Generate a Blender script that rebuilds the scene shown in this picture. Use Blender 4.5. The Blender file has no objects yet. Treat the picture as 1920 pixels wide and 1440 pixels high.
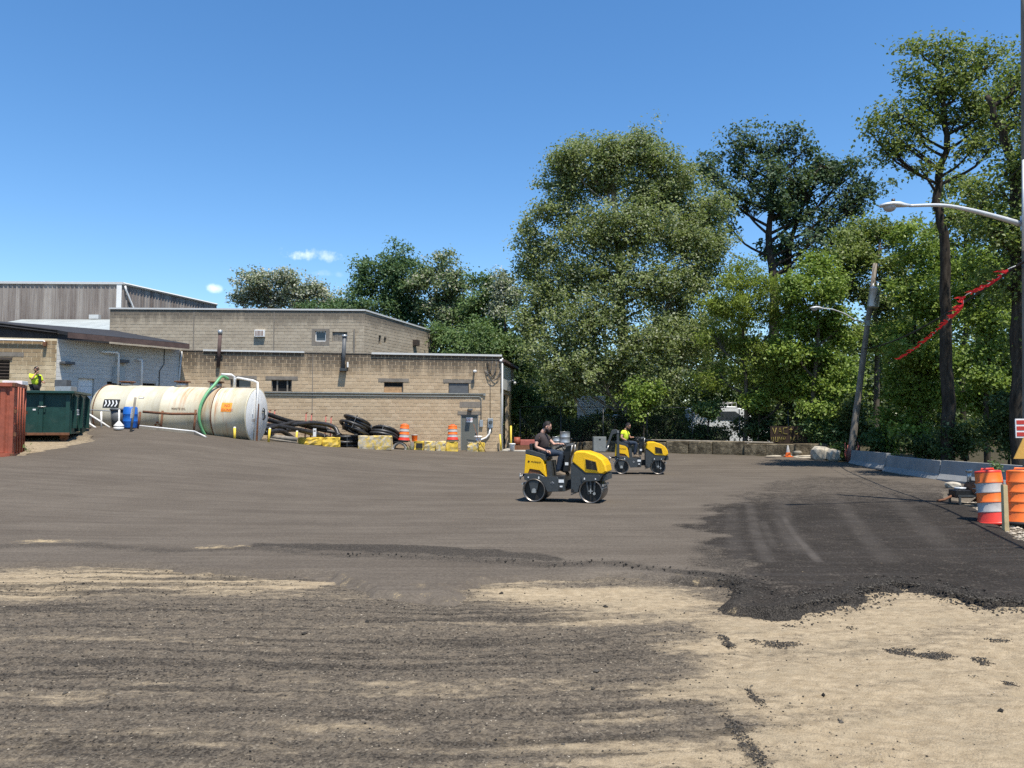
import bpy, math, random
import numpy as np
from mathutils import Vector, Matrix
R = math.radians
random.seed(7)
scene = bpy.context.scene
COL = scene.collection

# ---------------------------------------------------------------- camera
F_PX, PITCH, CAM_Z = 1443.0, R(3.17), 1.93          # focal length (photo pixels), upward tilt, eye height
cam_data = bpy.data.cameras.new('camera')
cam_data.sensor_width = 36.0
cam_data.lens = F_PX / 1920.0 * 36.0
cam_data.clip_start, cam_data.clip_end = 0.05, 9000.0
cam = bpy.data.objects.new('camera', cam_data)
cam.location = (0, 0, CAM_Z)
cam.rotation_euler = (R(90) + PITCH, 0, 0)
COL.objects.link(cam)
scene.camera = cam

# ---------------------------------------------------------------- sky and sun
SUN = Vector((0.20, -0.36, 1.0)).normalized()       # direction towards the sun
world = bpy.data.worlds.new('World')
scene.world = world
world.use_nodes = True
wn, wl = world.node_tree.nodes, world.node_tree.links
wn.clear()
w_out = wn.new('ShaderNodeOutputWorld')
w_bg = wn.new('ShaderNodeBackground')
w_bg.inputs['Strength'].default_value = 0.118
w_sky = wn.new('ShaderNodeTexSky')
w_sky.sky_type = 'NISHITA'
w_sky.sun_disc = False
w_sky.sun_elevation = math.asin(SUN.z)
w_sky.sun_rotation = math.atan2(SUN.x, SUN.y)
w_sky.altitude = 0
w_sky.air_density, w_sky.dust_density, w_sky.ozone_density = 1.0, 0.1, 3.2
# four small fair-weather clouds low over the roofs
w_tc = wn.new('ShaderNodeTexCoord')
w_noise = wn.new('ShaderNodeTexNoise')
w_noise.inputs['Scale'].default_value = 34.0
w_noise.inputs['Detail'].default_value = 7.0
w_noise.inputs['Roughness'].default_value = 0.62
wl.new(w_tc.outputs['Generated'], w_noise.inputs['Vector'])

def wmath(op, a, b=None, clamp=False):
    n = wn.new('ShaderNodeMath'); n.operation = op; n.use_clamp = clamp
    for i, q in enumerate((a, b)):
        if q is None: continue
        if isinstance(q, (int, float)): n.inputs[i].default_value = q
        else: wl.new(q, n.inputs[i])
    return n.outputs[0]

def view_dir(u, v):
    a, b = (u - 960) / F_PX, (720 - v) / F_PX
    return Vector((a, math.cos(PITCH) - b * math.sin(PITCH), math.sin(PITCH) + b * math.cos(PITCH))).normalized()
cloud_sum = None
for (u, v, ru, rv, amt) in ((560, 476, 22, 11, .80), (618, 481, 26, 8, .45), (606, 514, 26, 6, .20), (403, 541, 11, 6, .6)):
    d = view_dir(u, v)
    sub = wn.new('ShaderNodeVectorMath'); sub.operation = 'SUBTRACT'
    wl.new(w_tc.outputs['Generated'], sub.inputs[0]); sub.inputs[1].default_value = d
    mul = wn.new('ShaderNodeVectorMath'); mul.operation = 'MULTIPLY'
    wl.new(sub.outputs[0], mul.inputs[0]); mul.inputs[1].default_value = (F_PX / ru, F_PX / ru, F_PX / rv)
    ln = wn.new('ShaderNodeVectorMath'); ln.operation = 'LENGTH'
    wl.new(mul.outputs[0], ln.inputs[0])
    m = wmath('SUBTRACT', 1.45, ln.outputs['Value'])
    m = wmath('MULTIPLY', m, 0.9)
    nz = wmath('MULTIPLY', wmath('SUBTRACT', w_noise.outputs['Fac'], 0.52), 6.5)
    m = wmath('ADD', m, nz)
    m = wmath('SUBTRACT', m, 0.15)
    m = wmath('MULTIPLY', m, 0.55, clamp=True)
    # no cloud outside the small disc
    lim = wmath('MULTIPLY', wmath('SUBTRACT', 1.7, ln.outputs['Value']), 1.6, clamp=True)
    m = wmath('MULTIPLY', wmath('MULTIPLY', m, lim), amt)
    cloud_sum = m if cloud_sum is None else wmath('MAXIMUM', cloud_sum, m)
w_mix = wn.new('ShaderNodeMixRGB')
w_mix.inputs['Color2'].default_value = (8.2, 8.5, 9.0, 1)
wl.new(cloud_sum, w_mix.inputs['Fac'])
w_hsv = wn.new('ShaderNodeHueSaturation')
w_hsv.inputs['Saturation'].default_value = 1.22
wl.new(w_sky.outputs['Color'], w_hsv.inputs['Color'])
wl.new(w_hsv.outputs['Color'], w_mix.inputs['Color1'])
wl.new(w_mix.outputs['Color'], w_bg.inputs['Color'])
wl.new(w_bg.outputs[0], w_out.inputs['Surface'])

sun_data = bpy.data.lights.new('sun', 'SUN')
sun_data.energy = 4.4
sun_data.angle = R(0.53)
sun_data.color = (1.0, 0.94, 0.84)
sun = bpy.data.objects.new('sun', sun_data)
sun.rotation_euler = (-SUN).to_track_quat('-Z', 'Y').to_euler()
sun.location = (20, -30, 60)
COL.objects.link(sun)
scene.view_settings.view_transform = 'Standard'
scene.view_settings.look = 'None'
scene.view_settings.exposure = 0.72
scene.view_settings.gamma = 1.0
scene.view_settings.use_curve_mapping = False
scene.cycles.max_bounces = 8
scene.cycles.diffuse_bounces = 4
scene.cycles.use_denoising = False
scene.cycles.sample_clamp_indirect = 4.0
scene.cycles.caustics_reflective = scene.cycles.caustics_refractive = False

# ---------------------------------------------------------------- helpers
CP, SP = math.cos(PITCH), math.sin(PITCH)
def W(u, v, Y):
    """point at depth Y (metres) that the photo shows at pixel u, v (used to survey the place)"""
    a, b = (u - 960) / F_PX, (720 - v) / F_PX
    s = Y / (CP - b * SP)
    return Vector((a * s, Y, CAM_Z + (SP + b * CP) * s))
def X(u, Y): return (u - 960) / F_PX * Y * 1.0015
def G(u, v, z=0.0):
    a, b = (u - 960) / F_PX, (720 - v) / F_PX
    dz = SP + b * CP
    s = (z - CAM_Z) / dz
    return (a * s, (CP - b * SP) * s)
def px(Y): return Y / F_PX                            # metres per photo pixel at depth Y

def _hash(ix, iy, seed):
    n = (ix.astype(np.int64) * 374761393 + iy.astype(np.int64) * 668265263 + seed * 974634777) & 0x7fffffff
    n = ((n ^ (n >> 13)) * 1274126177) & 0x7fffffff
    n = (n ^ (n >> 16)) & 0x7fffffff
    return n / 2147483647.0
def vnoise(x, y, seed=0):
    x = np.asarray(x, float); y = np.asarray(y, float)
    ix, iy = np.floor(x), np.floor(y)
    fx, fy = x - ix, y - iy
    fx = fx * fx * (3 - 2 * fx); fy = fy * fy * (3 - 2 * fy)
    a = _hash(ix, iy, seed); b = _hash(ix + 1, iy, seed); c = _hash(ix, iy + 1, seed); d = _hash(ix + 1, iy + 1, seed)
    return (a * (1 - fx) + b * fx) * (1 - fy) + (c * (1 - fx) + d * fx) * fy
def fbm(x, y, seed=0, oct=4, gain=.5):
    s, a, t = 0, 1.0, 0
    for o in range(oct):
        s = s + a * vnoise(x * 2 ** o + 17.3 * o, y * 2 ** o - 9.1 * o, seed + o); t += a; a *= gain
    return s / t
def sstep(a, b, x):
    t = np.clip((np.asarray(x, float) - a) / (b - a), 0, 1)
    return t * t * (3 - 2 * t)

# ground height: survey points joined by a smooth surface
def _anchors():
    A = []
    def a(u, v, Y): p = W(u, v, Y); A.append((p.x, p.y, p.z))
    a(185, 803, 33.0); a(340, 812, 33.2); a(490, 830.5, 34.0); a(620, 839, 40.5); a(740, 843.5, 42.5); a(900, 847, 44.3)
    a(960, 847, 44.8); a(1110, 850, 42.5); a(1300, 853, 41.5); a(1480, 859, 39.5); a(1588, 867, 37.5)
    a(30, 857, 25.1); a(51, 845, 27.3); a(155, 829, 30.0); a(60, 835, 29.0)
    A += [(16.2, 33, .0), (15.4, 27.6, .0), (15.6, 23.7, .02), (9.7, 14.3, .08), (10.6, 16.2, .12), (8, 10, 0), (6, 30.7, .0), (2.0, 19.2, 0),
          (0, 12, 0), (0, 4, 0), (-6, 4, 0), (6, 4, 0), (-7, 12, 0), (5, 20, 0), (-6, 19, .05), (-5, 30, .25), (-11, 22, .45), (0, 36, .15), (8, 36, .12),
          (-21, 34.5, 2.0), (-22, 37, 2.1), (-18, 42, 1.7), (-26, 30, 1.7), (-22, 24, 1.2), (-14, 14, .2), (0, 52, .6), (14, 48, .4), (22, 40, .2), (22, 25, .1), (16, 12, .1),
          (-30, 60, 2), (0, 80, .8), (30, 80, .6), (60, 60, .5), (60, 20, .2), (60, -20, 0), (0, -20, 0), (-60, -20, .5), (-60, 30, 2), (-60, 80, 2), (-20, 110, 1.5), (60, 110, .6)]
    return np.array(A)
_A = _anchors()
def _phi(r2): return np.sqrt(r2 + 9.0)
_P = _A[:, :2]
_K = _phi(((_P[:, None, :] - _P[None, :, :]) ** 2).sum(-1))
_n = len(_A)
_M = np.zeros((_n + 1, _n + 1)); _M[:_n, :_n] = _K + np.eye(_n) * .02; _M[:_n, _n] = 1; _M[_n, :_n] = 1
_wts = np.linalg.solve(_M, np.append(_A[:, 2], 0))
def gz_arr(x, y):
    x = np.asarray(x, float); y = np.asarray(y, float)
    out = np.full(x.shape, _wts[_n])
    for i in range(_n):
        out = out + _wts[i] * _phi((x - _P[i, 0]) ** 2 + (y - _P[i, 1]) ** 2)
    d = np.hypot(x, y - 30)
    t = sstep(60, 110, d)
    return np.clip(out, -.12, 2.4) * (1 - t) + .6 * t
def gz(x, y): return float(gz_arr(np.array([x]), np.array([y]))[0])
LOT = 0.05                                            # thickness of the asphalt mat
def on(u, Y, dz=LOT):
    x = X(u, Y); return Vector((x, Y, gz(x, Y) + dz))

class MB:
    """collects shapes for one mesh"""
    def __init__(s): s.v = []; s.f = []; s.smooth = []
    def add(s, vs, fs, smooth=False):
        o = len(s.v); s.v += [tuple(q) for q in vs]
        for f in fs: s.f.append(tuple(i + o for i in f)); s.smooth.append(smooth)
        return s
    def box(s, c, size, rot=None, taper=1.0):
        hx, hy, hz = size[0] / 2, size[1] / 2, size[2] / 2
        vs = []
        for z, k in ((-hz, 1.0), (hz, taper)):
            for x, y in ((-hx, -hy), (hx, -hy), (hx, hy), (-hx, hy)): vs.append(Vector((x * k, y * k, z)))
        if rot is not None: vs = [rot @ q for q in vs]
        c = Vector(c)
        return s.add([q + c for q in vs], [(3, 2, 1, 0), (4, 5, 6, 7), (0, 1, 5, 4), (1, 2, 6, 5), (2, 3, 7, 6), (3, 0, 4, 7)])
    def cyl(s, p0, p1, r0, r1=None, n=12, caps=True, smooth=True):
        return s.tube([p0, p1], [r0, r0 if r1 is None else r1], n, caps, smooth)
    def tube(s, pts, radii, n=8, caps=True, smooth=True, closed=False):
        pts = [Vector(p) for p in pts]
        if isinstance(radii, (int, float)): radii = [radii] * len(pts)
        vs, up = [], None
        m = len(pts)
        for i, p in enumerate(pts):
            if closed: t = pts[(i + 1) % m] - pts[i - 1]
            else: t = pts[min(i + 1, m - 1)] - pts[max(i - 1, 0)]
            if t.length < 1e-9: t = Vector((0, 0, 1))
            t.normalize()
            if up is None:
                up = Vector((0, 0, 1)) if abs(t.z) < .9 else Vector((1, 0, 0))
            a = up - t * up.dot(t)
            if a.length < 1e-6: a = t.orthogonal()
            a.normalize(); b = t.cross(a); up = a
            for k in range(n):
                th = 2 * math.pi * k / n
                vs.append(p + (a * math.cos(th) + b * math.sin(th)) * radii[i])
        fs = []
        for i in range(m if closed else m - 1):
            j = (i + 1) % m
            for k in range(n):
                l = (k + 1) % n
                fs.append((i * n + k, i * n + l, j * n + l, j * n + k))
        s.add(vs, fs, smooth)
        if caps and not closed:
            o = len(s.v) - len(vs)
            s.f.append(tuple(o + k for k in reversed(range(n)))); s.smooth.append(False)
            s.f.append(tuple(o + (m - 1) * n + k for k in range(n))); s.smooth.append(False)
        return s
    def prism(s, prof, d0, d1, axis='y', bevel=0.0):
        """2-D outline (a, b) extruded; axis y: a->x, b->z; axis x: a->y, b->z; axis z: a->x, b->y"""
        def P(a, b, d): return (a, d, b) if axis == 'y' else ((d, a, b) if axis == 'x' else (a, b, d))
        n = len(prof)
        if bevel > 0:
            cx = sum(p[0] for p in prof) / n; cy = sum(p[1] for p in prof) / n
            def ins(p):
                dx, dy = p[0] - cx, p[1] - cy; l = math.hypot(dx, dy) or 1
                return (p[0] - dx / l * bevel, p[1] - dy / l * bevel)
            sg = 1 if d1 > d0 else -1
            rings = [([ins(p) for p in prof], d0), (prof, d0 + sg * bevel), (prof, d1 - sg * bevel), ([ins(p) for p in prof], d1)]
        else: rings = [(prof, d0), (prof, d1)]
        vs = [P(a, b, d) for pr, d in rings for a, b in pr]
        fs = []
        for r in range(len(rings) - 1):
            for i in range(n):
                j = (i + 1) % n
                fs.append((r * n + i, r * n + j, (r + 1) * n + j, (r + 1) * n + i))
        fs.append(tuple(reversed(range(n)))); fs.append(tuple((len(rings) - 1) * n + i for i in range(n)))
        return s.add(vs, fs)
    def lathe(s, prof, c=(0, 0, 0), axis=(0, 0, 1), n=24, smooth=True):
        """prof: (radius, height) pairs turned about the axis through c"""
        c = Vector(c); ax = Vector(axis).normalized(); a = ax.orthogonal().normalized(); b = ax.cross(a)
        vs = []
        for r, h in prof:
            for k in range(n):
                th = 2 * math.pi * k / n
                vs.append(c + ax * h + (a * math.cos(th) + b * math.sin(th)) * r)
        fs = [(i * n + k, i * n + (k + 1) % n, (i + 1) * n + (k + 1) % n, (i + 1) * n + k) for i in range(len(prof) - 1) for k in range(n)]
        return s.add(vs, fs, smooth)
    def ball(s, c, r, nu=14, nv=9, rot=None):
        c = Vector(c); r = (r, r, r) if isinstance(r, (int, float)) else r
        vs = []
        for i in range(nv + 1):
            ph = math.pi * i / nv
            for k in range(nu):
                th = 2 * math.pi * k / nu
                q = Vector((r[0] * math.sin(ph) * math.cos(th), r[1] * math.sin(ph) * math.sin(th), r[2] * math.cos(ph)))
                vs.append(c + (rot @ q if rot else q))
        fs = [(i * nu + k, (i + 1) * nu + k, (i + 1) * nu + (k + 1) % nu, i * nu + (k + 1) % nu) for i in range(nv) for k in range(nu)]
        return s.add(vs, fs, True)
    def mesh(s, name):
        me = bpy.data.meshes.new(name)
        me.from_pydata([tuple(q) for q in s.v], [], s.f)
        me.polygons.foreach_set('use_smooth', s.smooth)
        me.validate(); me.update()
        return me

def tag(o, label=None, cat=None, group=None, kind=None):
    if label: o['label'] = label
    if cat: o['category'] = cat
    if group: o['group'] = group
    if kind: o['kind'] = kind
    return o
def put(name, me, mat, parent=None, loc=None, rot=None):
    o = bpy.data.objects.new(name, me)
    if mat is not None and not me.materials: me.materials.append(mat)
    COL.objects.link(o)
    if parent is not None: o.parent = parent
    if loc is not None: o.location = loc
    if rot is not None: o.rotation_euler = rot
    return o
def part(name, mb, mat, parent=None, bevel=0, **k):
    o = put(name, mb.mesh(name), mat, parent, **k)
    if bevel:
        b = o.modifiers.new('bevel', 'BEVEL'); b.width = bevel; b.segments = 2; b.limit_method = 'ANGLE'; b.angle_limit = R(35)
    return o
def thing(name, label, cat, loc=(0, 0, 0), rz=0.0, group=None):
    o = bpy.data.objects.new(name, None); o.empty_display_size = .2
    COL.objects.link(o); o.location = loc; o.rotation_euler = (0, 0, rz)
    return tag(o, label, cat, group)
def settle(th):
    """parts modelled in place: measure them from the thing's own base"""
    for ch in th.children: ch.location = ch.location - th.location
def copy_tree(o, parent=None):
    c = o.copy(); COL.objects.link(c); c.parent = parent
    for ch in list(o.children): copy_tree(ch, c)
    return c
def raw_mesh(name, V, Fq, attrs=None, smooth=False):
    """big meshes from numpy: V (n,3), Fq (m,k)"""
    me = bpy.data.meshes.new(name)
    n, (m, k) = len(V), Fq.shape
    me.vertices.add(n); me.vertices.foreach_set('co', np.ascontiguousarray(V, dtype=np.float32).ravel())
    me.loops.add(m * k); me.loops.foreach_set('vertex_index', np.ascontiguousarray(Fq, dtype=np.int32).ravel())
    me.polygons.add(m); me.polygons.foreach_set('loop_start', np.arange(0, m * k, k, dtype=np.int32))
    me.polygons.foreach_set('use_smooth', np.full(m, smooth))
    for nm, arr in (attrs or {}).items():
        at = me.attributes.new(nm, 'FLOAT', 'POINT'); at.data.foreach_set('value', np.ascontiguousarray(arr, dtype=np.float32))
    me.update(calc_edges=True)
    return me
def text_mesh(s, size, extrude=.002, align='LEFT'):
    cu = bpy.data.curves.new('lettering', 'FONT'); cu.body = s; cu.size = size; cu.extrude = extrude; cu.align_x = align
    cu.resolution_u = 2
    ob = bpy.data.objects.new('lettering', cu); COL.objects.link(ob)
    dg = bpy.context.evaluated_depsgraph_get()
    me = bpy.data.meshes.new_from_object(ob.evaluated_get(dg))
    bpy.data.objects.remove(ob); bpy.data.curves.remove(cu)
    return me

# ---------------------------------------------------------------- materials
MATS = {}
class NT:
    """small wrapper to write node trees briefly"""
    def __init__(s, name):
        m = bpy.data.materials.new(name); m.use_nodes = True
        s.m = m; s.n = m.node_tree.nodes; s.l = m.node_tree.links; s.n.clear()
        s.out = s.n.new('ShaderNodeOutputMaterial')
        s.b = s.n.new('ShaderNodeBsdfPrincipled'); s.l.new(s.b.outputs[0], s.out.inputs['Surface'])
        MATS[name] = m
    def set(s, sock, v):
        if isinstance(v, (int, float)): sock.default_value = v
        elif isinstance(v, (tuple, list)):
            if len(sock.default_value) == 4 and len(v) == 3: v = tuple(v) + (1,)
            sock.default_value = v
        else: s.l.new(v, sock)
    def node(s, t, **k):
        n = s.n.new(t)
        for a, v in k.items(): setattr(n, a, v)
        return n
    def math(s, op, a, b=0.0, clamp=False):
        n = s.node('ShaderNodeMath', operation=op, use_clamp=clamp); s.set(n.inputs[0], a); s.set(n.inputs[1], b); return n.outputs[0]
    def mix(s, f, a, b, mode='MIX'):
        n = s.node('ShaderNodeMixRGB', blend_type=mode); s.set(n.inputs['Fac'], f); s.set(n.inputs['Color1'], a); s.set(n.inputs['Color2'], b); return n.outputs[0]
    def pos(s): return s.node('ShaderNodeNewGeometry').outputs['Position']
    def obj(s): return s.node('ShaderNodeTexCoord').outputs['Object']
    def mapping(s, vec, scale=(1, 1, 1), rot=(0, 0, 0), loc=(0, 0, 0)):
        n = s.node('ShaderNodeMapping'); s.set(n.inputs['Vector'], vec); s.set(n.inputs['Scale'], scale); s.set(n.inputs['Rotation'], rot); s.set(n.inputs['Location'], loc); return n.outputs[0]
    def noise(s, vec, scale, detail=4, rough=.55):
        n = s.node('ShaderNodeTexNoise'); s.set(n.inputs['Vector'], vec); s.set(n.inputs['Scale'], scale); s.set(n.inputs['Detail'], detail); s.set(n.inputs['Roughness'], rough); return n.outputs['Fac']
    def voro(s, vec, scale, out='Distance', feature='F1'):
        n = s.node('ShaderNodeTexVoronoi', feature=feature); s.set(n.inputs['Vector'], vec); s.set(n.inputs['Scale'], scale); return n.outputs[out]
    def ramp(s, f, lo, hi):
        n = s.node('ShaderNodeMapRange', interpolation_type='SMOOTHSTEP'); s.set(n.inputs['Value'], f); s.set(n.inputs['From Min'], lo); s.set(n.inputs['From Max'], hi); return n.outputs[0]
    def attr(s, name, out='Fac'): return s.node('ShaderNodeAttribute', attribute_name=name).outputs[out]
    def bump(s, h, strength=.5, dist=.01):
        n = s.node('ShaderNodeBump'); s.set(n.inputs['Height'], h); s.set(n.inputs['Strength'], strength); s.set(n.inputs['Distance'], dist); s.l.new(n.outputs[0], s.b.inputs['Normal'])
    def done(s, col=None, rough=None, metal=None, spec=None):
        if col is not None: s.set(s.b.inputs['Base Color'], col)
        if rough is not None: s.set(s.b.inputs['Roughness'], rough)
        if metal is not None: s.set(s.b.inputs['Metallic'], metal)
        if spec is not None: s.set(s.b.inputs['Specular IOR Level'], spec)
        return s.m

def mat(name, col, rough=.6, var=.18, scale=6.0, metal=0.0, dirt=None, dirt_amt=.35, bump=0.0, spec=.4):
    """painted or plain surface with uneven tone, some dirt and fine relief"""
    if name in MATS: return MATS[name]
    t = NT(name); p = t.obj()
    n = t.noise(p, scale, 5, .6)
    dark = tuple(c * (1 - var) for c in col); lite = tuple(min(1, c * (1 + var * .6)) for c in col)
    c = t.mix(t.ramp(n, .3, .7), dark, lite)
    d = t.ramp(t.noise(t.mapping(p, loc=(3.1, 7.7, 1.3)), scale * .55, 6, .68), .52, .78)
    c = t.mix(t.math('MULTIPLY', d, dirt_amt), c, dirt or tuple(x * .45 for x in col))
    if bump: t.bump(t.noise(p, scale * 8, 4, .6), bump, .01)
    r = t.math('ADD', rough - .08, t.math('MULTIPLY', n, .16))
    return t.done(c, r, metal, spec)

mat('white_paint', (.72, .72, .70), .5, .08)
mat('white_trim', (.54, .54, .52), .4, .05, dirt_amt=.12)
mat('grey_paint', (.20, .21, .20), .55, .12)
mat('dark_grey_paint', (.045, .050, .052), .45, .15, 9)
mat('yellow_paint', (.80, .46, .010), .33, .04, 5, dirt=(.30, .20, .05), dirt_amt=.35)
mat('yellow_block', (.66, .45, .06), .85, .25, 5, dirt=(.38, .34, .26), dirt_amt=.8, bump=.5)
mat('yellow_post', (.72, .52, .06), .6, .12, 6)
mat('black_plastic', (.012, .012, .013), .38, .25, 9)
mat('black_rubber', (.018, .018, .018), .7, .2, 9)
mat('steel_drum', (.17, .155, .14), .38, .2, 12, metal=.8, dirt=(.05, .04, .035), dirt_amt=.6)
mat('worn_steel', (.42, .41, .39), .4, .2, 12, metal=.7)
mat('rust', (.16, .07, .035), .85, .3, 8)
mat('orange_plastic', (.85, .17, .025), .45, .12, 6, dirt=(.25, .12, .06), dirt_amt=.5)
mat('red_plastic', (.72, .05, .03), .42, .1, 6, dirt=(.25, .08, .05), dirt_amt=.35)
mat('reflective_white', (.40, .38, .36), .4, .12, 8, dirt=(.24, .20, .17), dirt_amt=.7)
mat('red_container', (.31, .080, .044), .6, .2, 4, dirt=(.13, .05, .03), dirt_amt=.6)
mat('green_dumpster', (.012, .050, .042), .5, .2, 3, dirt=(.06, .075, .06), dirt_amt=.5)
mat('concrete', (.36, .34, .30), .9, .18, 3, dirt=(.16, .15, .13), dirt_amt=.5, bump=.4)
mat('barrier_concrete', (.27, .27, .26), .88, .12, 2.5, dirt=(.20, .20, .20), dirt_amt=.5, bump=.3)
mat('old_concrete', (.26, .23, .18), .92, .3, 2.2, dirt=(.10, .09, .07), dirt_amt=.7, bump=.6)
mat('rubble_stone', (.42, .37, .29), .92, .2, 4, dirt=(.22, .19, .15), dirt_amt=.5, bump=.6)
mat('weathered_wood', (.22, .195, .16), .9, .3, 5, bump=.4)
mat('pine_post', (.52, .40, .21), .8, .15, 6)
mat('pale_pvc', (.74, .73, .70), .45, .06)
mat('blue_plastic', (.012, .12, .46), .45, .1)
mat('grey_plastic', (.10, .105, .11), .55, .15)
mat('galvanized', (.40, .42, .43), .42, .12, 8, metal=.55)
mat('lamp_grey', (.56, .57, .57), .45, .08, 8, metal=.2)
mat('louver_brown', (.06, .045, .035), .7, .25)
mat('roof_tar', (.028, .027, .028), .85, .3, 3)
mat('brown_fascia', (.085, .055, .048), .8, .25, 3)
mat('roof_metal_grey', (.36, .39, .38), .55, .12, 1.2, dirt=(.25, .26, .24))
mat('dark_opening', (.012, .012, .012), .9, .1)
mat('window_glass', (.05, .06, .07), .12, .15, 3, spec=.6)
mat('plywood', (.40, .25, .13), .8, .25, 5)
mat('door_grey', (.125, .130, .115), .55, .12, 2)
mat('lintel_concrete', (.20, .175, .145), .9, .2, 4, bump=.3)
mat('decal_white', (.75, .75, .73), .5, .05)
mat('decal_black', (.02, .018, .016), .5, .05)
mat('decal_red', (.45, .04, .03), .5, .05)
mat('decal_dark_brown', (.055, .018, .006), .5, .05)
mat('sign_orange', (.85, .33, .04), .5, .06)
mat('grille_brown', (.055, .030, .008), .6, .2)
mat('hose_green', (.13, .36, .17), .45, .1)
mat('stake_red', (.33, .095, .075), .7, .2)
mat('flag_red', (.80, .025, .03), .6, .08)
mat('wire_black', (.012, .012, .012), .6, .1)
mat('rope', (.30, .22, .15), .9, .1)
mat('sign_amber', (.62, .35, .075), .7, .15, 3)
mat('sign_backboard', (.035, .020, .012), .9, .3, 4)
mat('brush_paint', (.24, .20, .055), .9, .3, 7)
mat('truck_white', (.78, .80, .82), .35, .05)
mat('skin', (.58, .33, .24), .55, .1, 20)
mat('skin_tan', (.44, .23, .15), .55, .1, 20)
mat('shirt_brown', (.045, .034, .033), .9, .2, 18)
mat('shirt_hivis', (.60, .72, .035), .8, .1, 18)
mat('denim', (.022, .034, .055), .9, .3, 16)
mat('dark_trousers', (.016, .016, .02), .9, .25, 16)
mat('work_boot', (.20, .15, .10), .8, .2, 16)
mat('hair_dark', (.012, .008, .007), .7, .3, 60)
mat('glove_black', (.014, .014, .014), .7, .2)
mat('lens_black', (.006, .006, .007), .15, .05)
mat('silver_label', (.5, .51, .52), .35, .05, metal=.5)

# ================================================================ GROUND
def seg_dist(x, y, poly, closed=True):
    d = np.full(x.shape, 1e9)
    n = len(poly)
    for i in range(n if closed else n - 1):
        ax, ay = poly[i]; bx, by = poly[(i + 1) % n]
        vx, vy = bx - ax, by - ay
        t = np.clip(((x - ax) * vx + (y - ay) * vy) / (vx * vx + vy * vy + 1e-12), 0, 1)
        d = np.minimum(d, np.hypot(x - ax - t * vx, y - ay - t * vy))
    return d
def inside(x, y, poly):
    c = np.zeros(x.shape, bool); n = len(poly)
    for i in range(n):
        ax, ay = poly[i]; bx, by = poly[(i + 1) % n]
        if ay == by: continue
        k = ((ay > y) != (by > y)) & (x < (bx - ax) * (y - ay) / (by - ay) + ax)
        c ^= k
    return c
def sdf(x, y, poly):
    d = seg_dist(x, y, poly); return np.where(inside(x, y, poly), d, -d)
def blob(x, y, u, v, ru, rv, soft=1.0):
    """soft elliptical patch on the ground surveyed at pixel u, v"""
    cx, cy = G(u, v); ex = abs(G(u + ru, v)[0] - cx); y0 = G(u, v - rv)[1]; y1 = G(u, v + rv)[1]
    ey = max((y0 - y1) / 2, .02); cy = (y0 + y1) / 2
    return np.exp(-(((x - cx) / ex) ** 2 + ((y - cy) / ey) ** 2) ** 1.0 * 1.2 / soft)
def axis_pts(segs):
    out = []
    for a, b, st in segs: out += list(np.arange(a, b - st * .25, st))
    out.append(segs[-1][1]); return np.array(out)
def grid_mesh(name, xs, ys, zf, attrs):
    Xg, Yg = np.meshgrid(xs, ys); Z = zf
    nx, ny = len(xs), len(ys)
    V = np.stack([Xg.ravel(), Yg.ravel(), Z.ravel()], 1)
    i = np.arange(nx * ny).reshape(ny, nx)
    Fq = np.stack([i[:-1, :-1].ravel(), i[:-1, 1:].ravel(), i[1:, 1:].ravel(), i[1:, :-1].ravel()], 1)
    return raw_mesh(name, V, Fq, {k: a.ravel() for k, a in attrs.items()}, True)

# outline of the asphalt mat (front edge ragged, right edge along the shoulder)
_front = [(-420, 1058), (-150, 1060), (0, 1062), (150, 1061), (300, 1066), (450, 1074), (600, 1082), (640, 1094), (690, 1118), (770, 1127), (850, 1131), (872, 1108), (930, 1092),
          (1040, 1086), (1150, 1083), (1230, 1090), (1290, 1094), (1365, 1100), (1362, 1122), (1375, 1150), (1440, 1156), (1490, 1152), (1545, 1139), (1600, 1132), (1650, 1112), (1690, 1104), (1730, 1109),
          (1790, 1127), (1850, 1139), (1920, 1143), (2080, 1148)]
OUT = [G(u, v) for u, v in _front]
OUT += [(9.2, 11.2), G(1912, 1016, .03), G(1858, 981, .03), G(1812, 957, .02), G(1774, 940, .02), G(1766, 926, .0), (14.6, 23.0), (15.3, 27.6), (16.0, 33), (16.3, 37), (15.4, 38.2)]
OUT += [(W(u, v, Y).x, Y) for u, v, Y in ((1480, 859, 40), (1300, 853, 42), (1110, 850, 43), (975, 847, 45.0), (940, 847, 44.6), (740, 843, 44.5), (560, 836, 39.0), (490, 830, 34.6), (430, 823, 33.6), (330, 806, 33.3), (165, 801, 33.3), (162, 815, 31.6), (167, 826, 30.2), (130, 835, 29.3), (75, 848, 27.6), (40, 858, 25.4), (-60, 868, 24.0))]
OUT += [(-24, 22), (-14, 11)]
FRESH = [G(u, v) for u, v in ((1362, 1165), (1362, 1100), (1335, 1040), (1300, 990), (1345, 955), (1392, 925), (1440, 903), (1520, 893), (1640, 897))] + [(14.2, 24), (12.5, 19), (9.6, 14), (9.6, 8), (6, 6.5)]
track_dir = np.array([.70, 1.95]); track_dir /= np.hypot(*track_dir)
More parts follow.
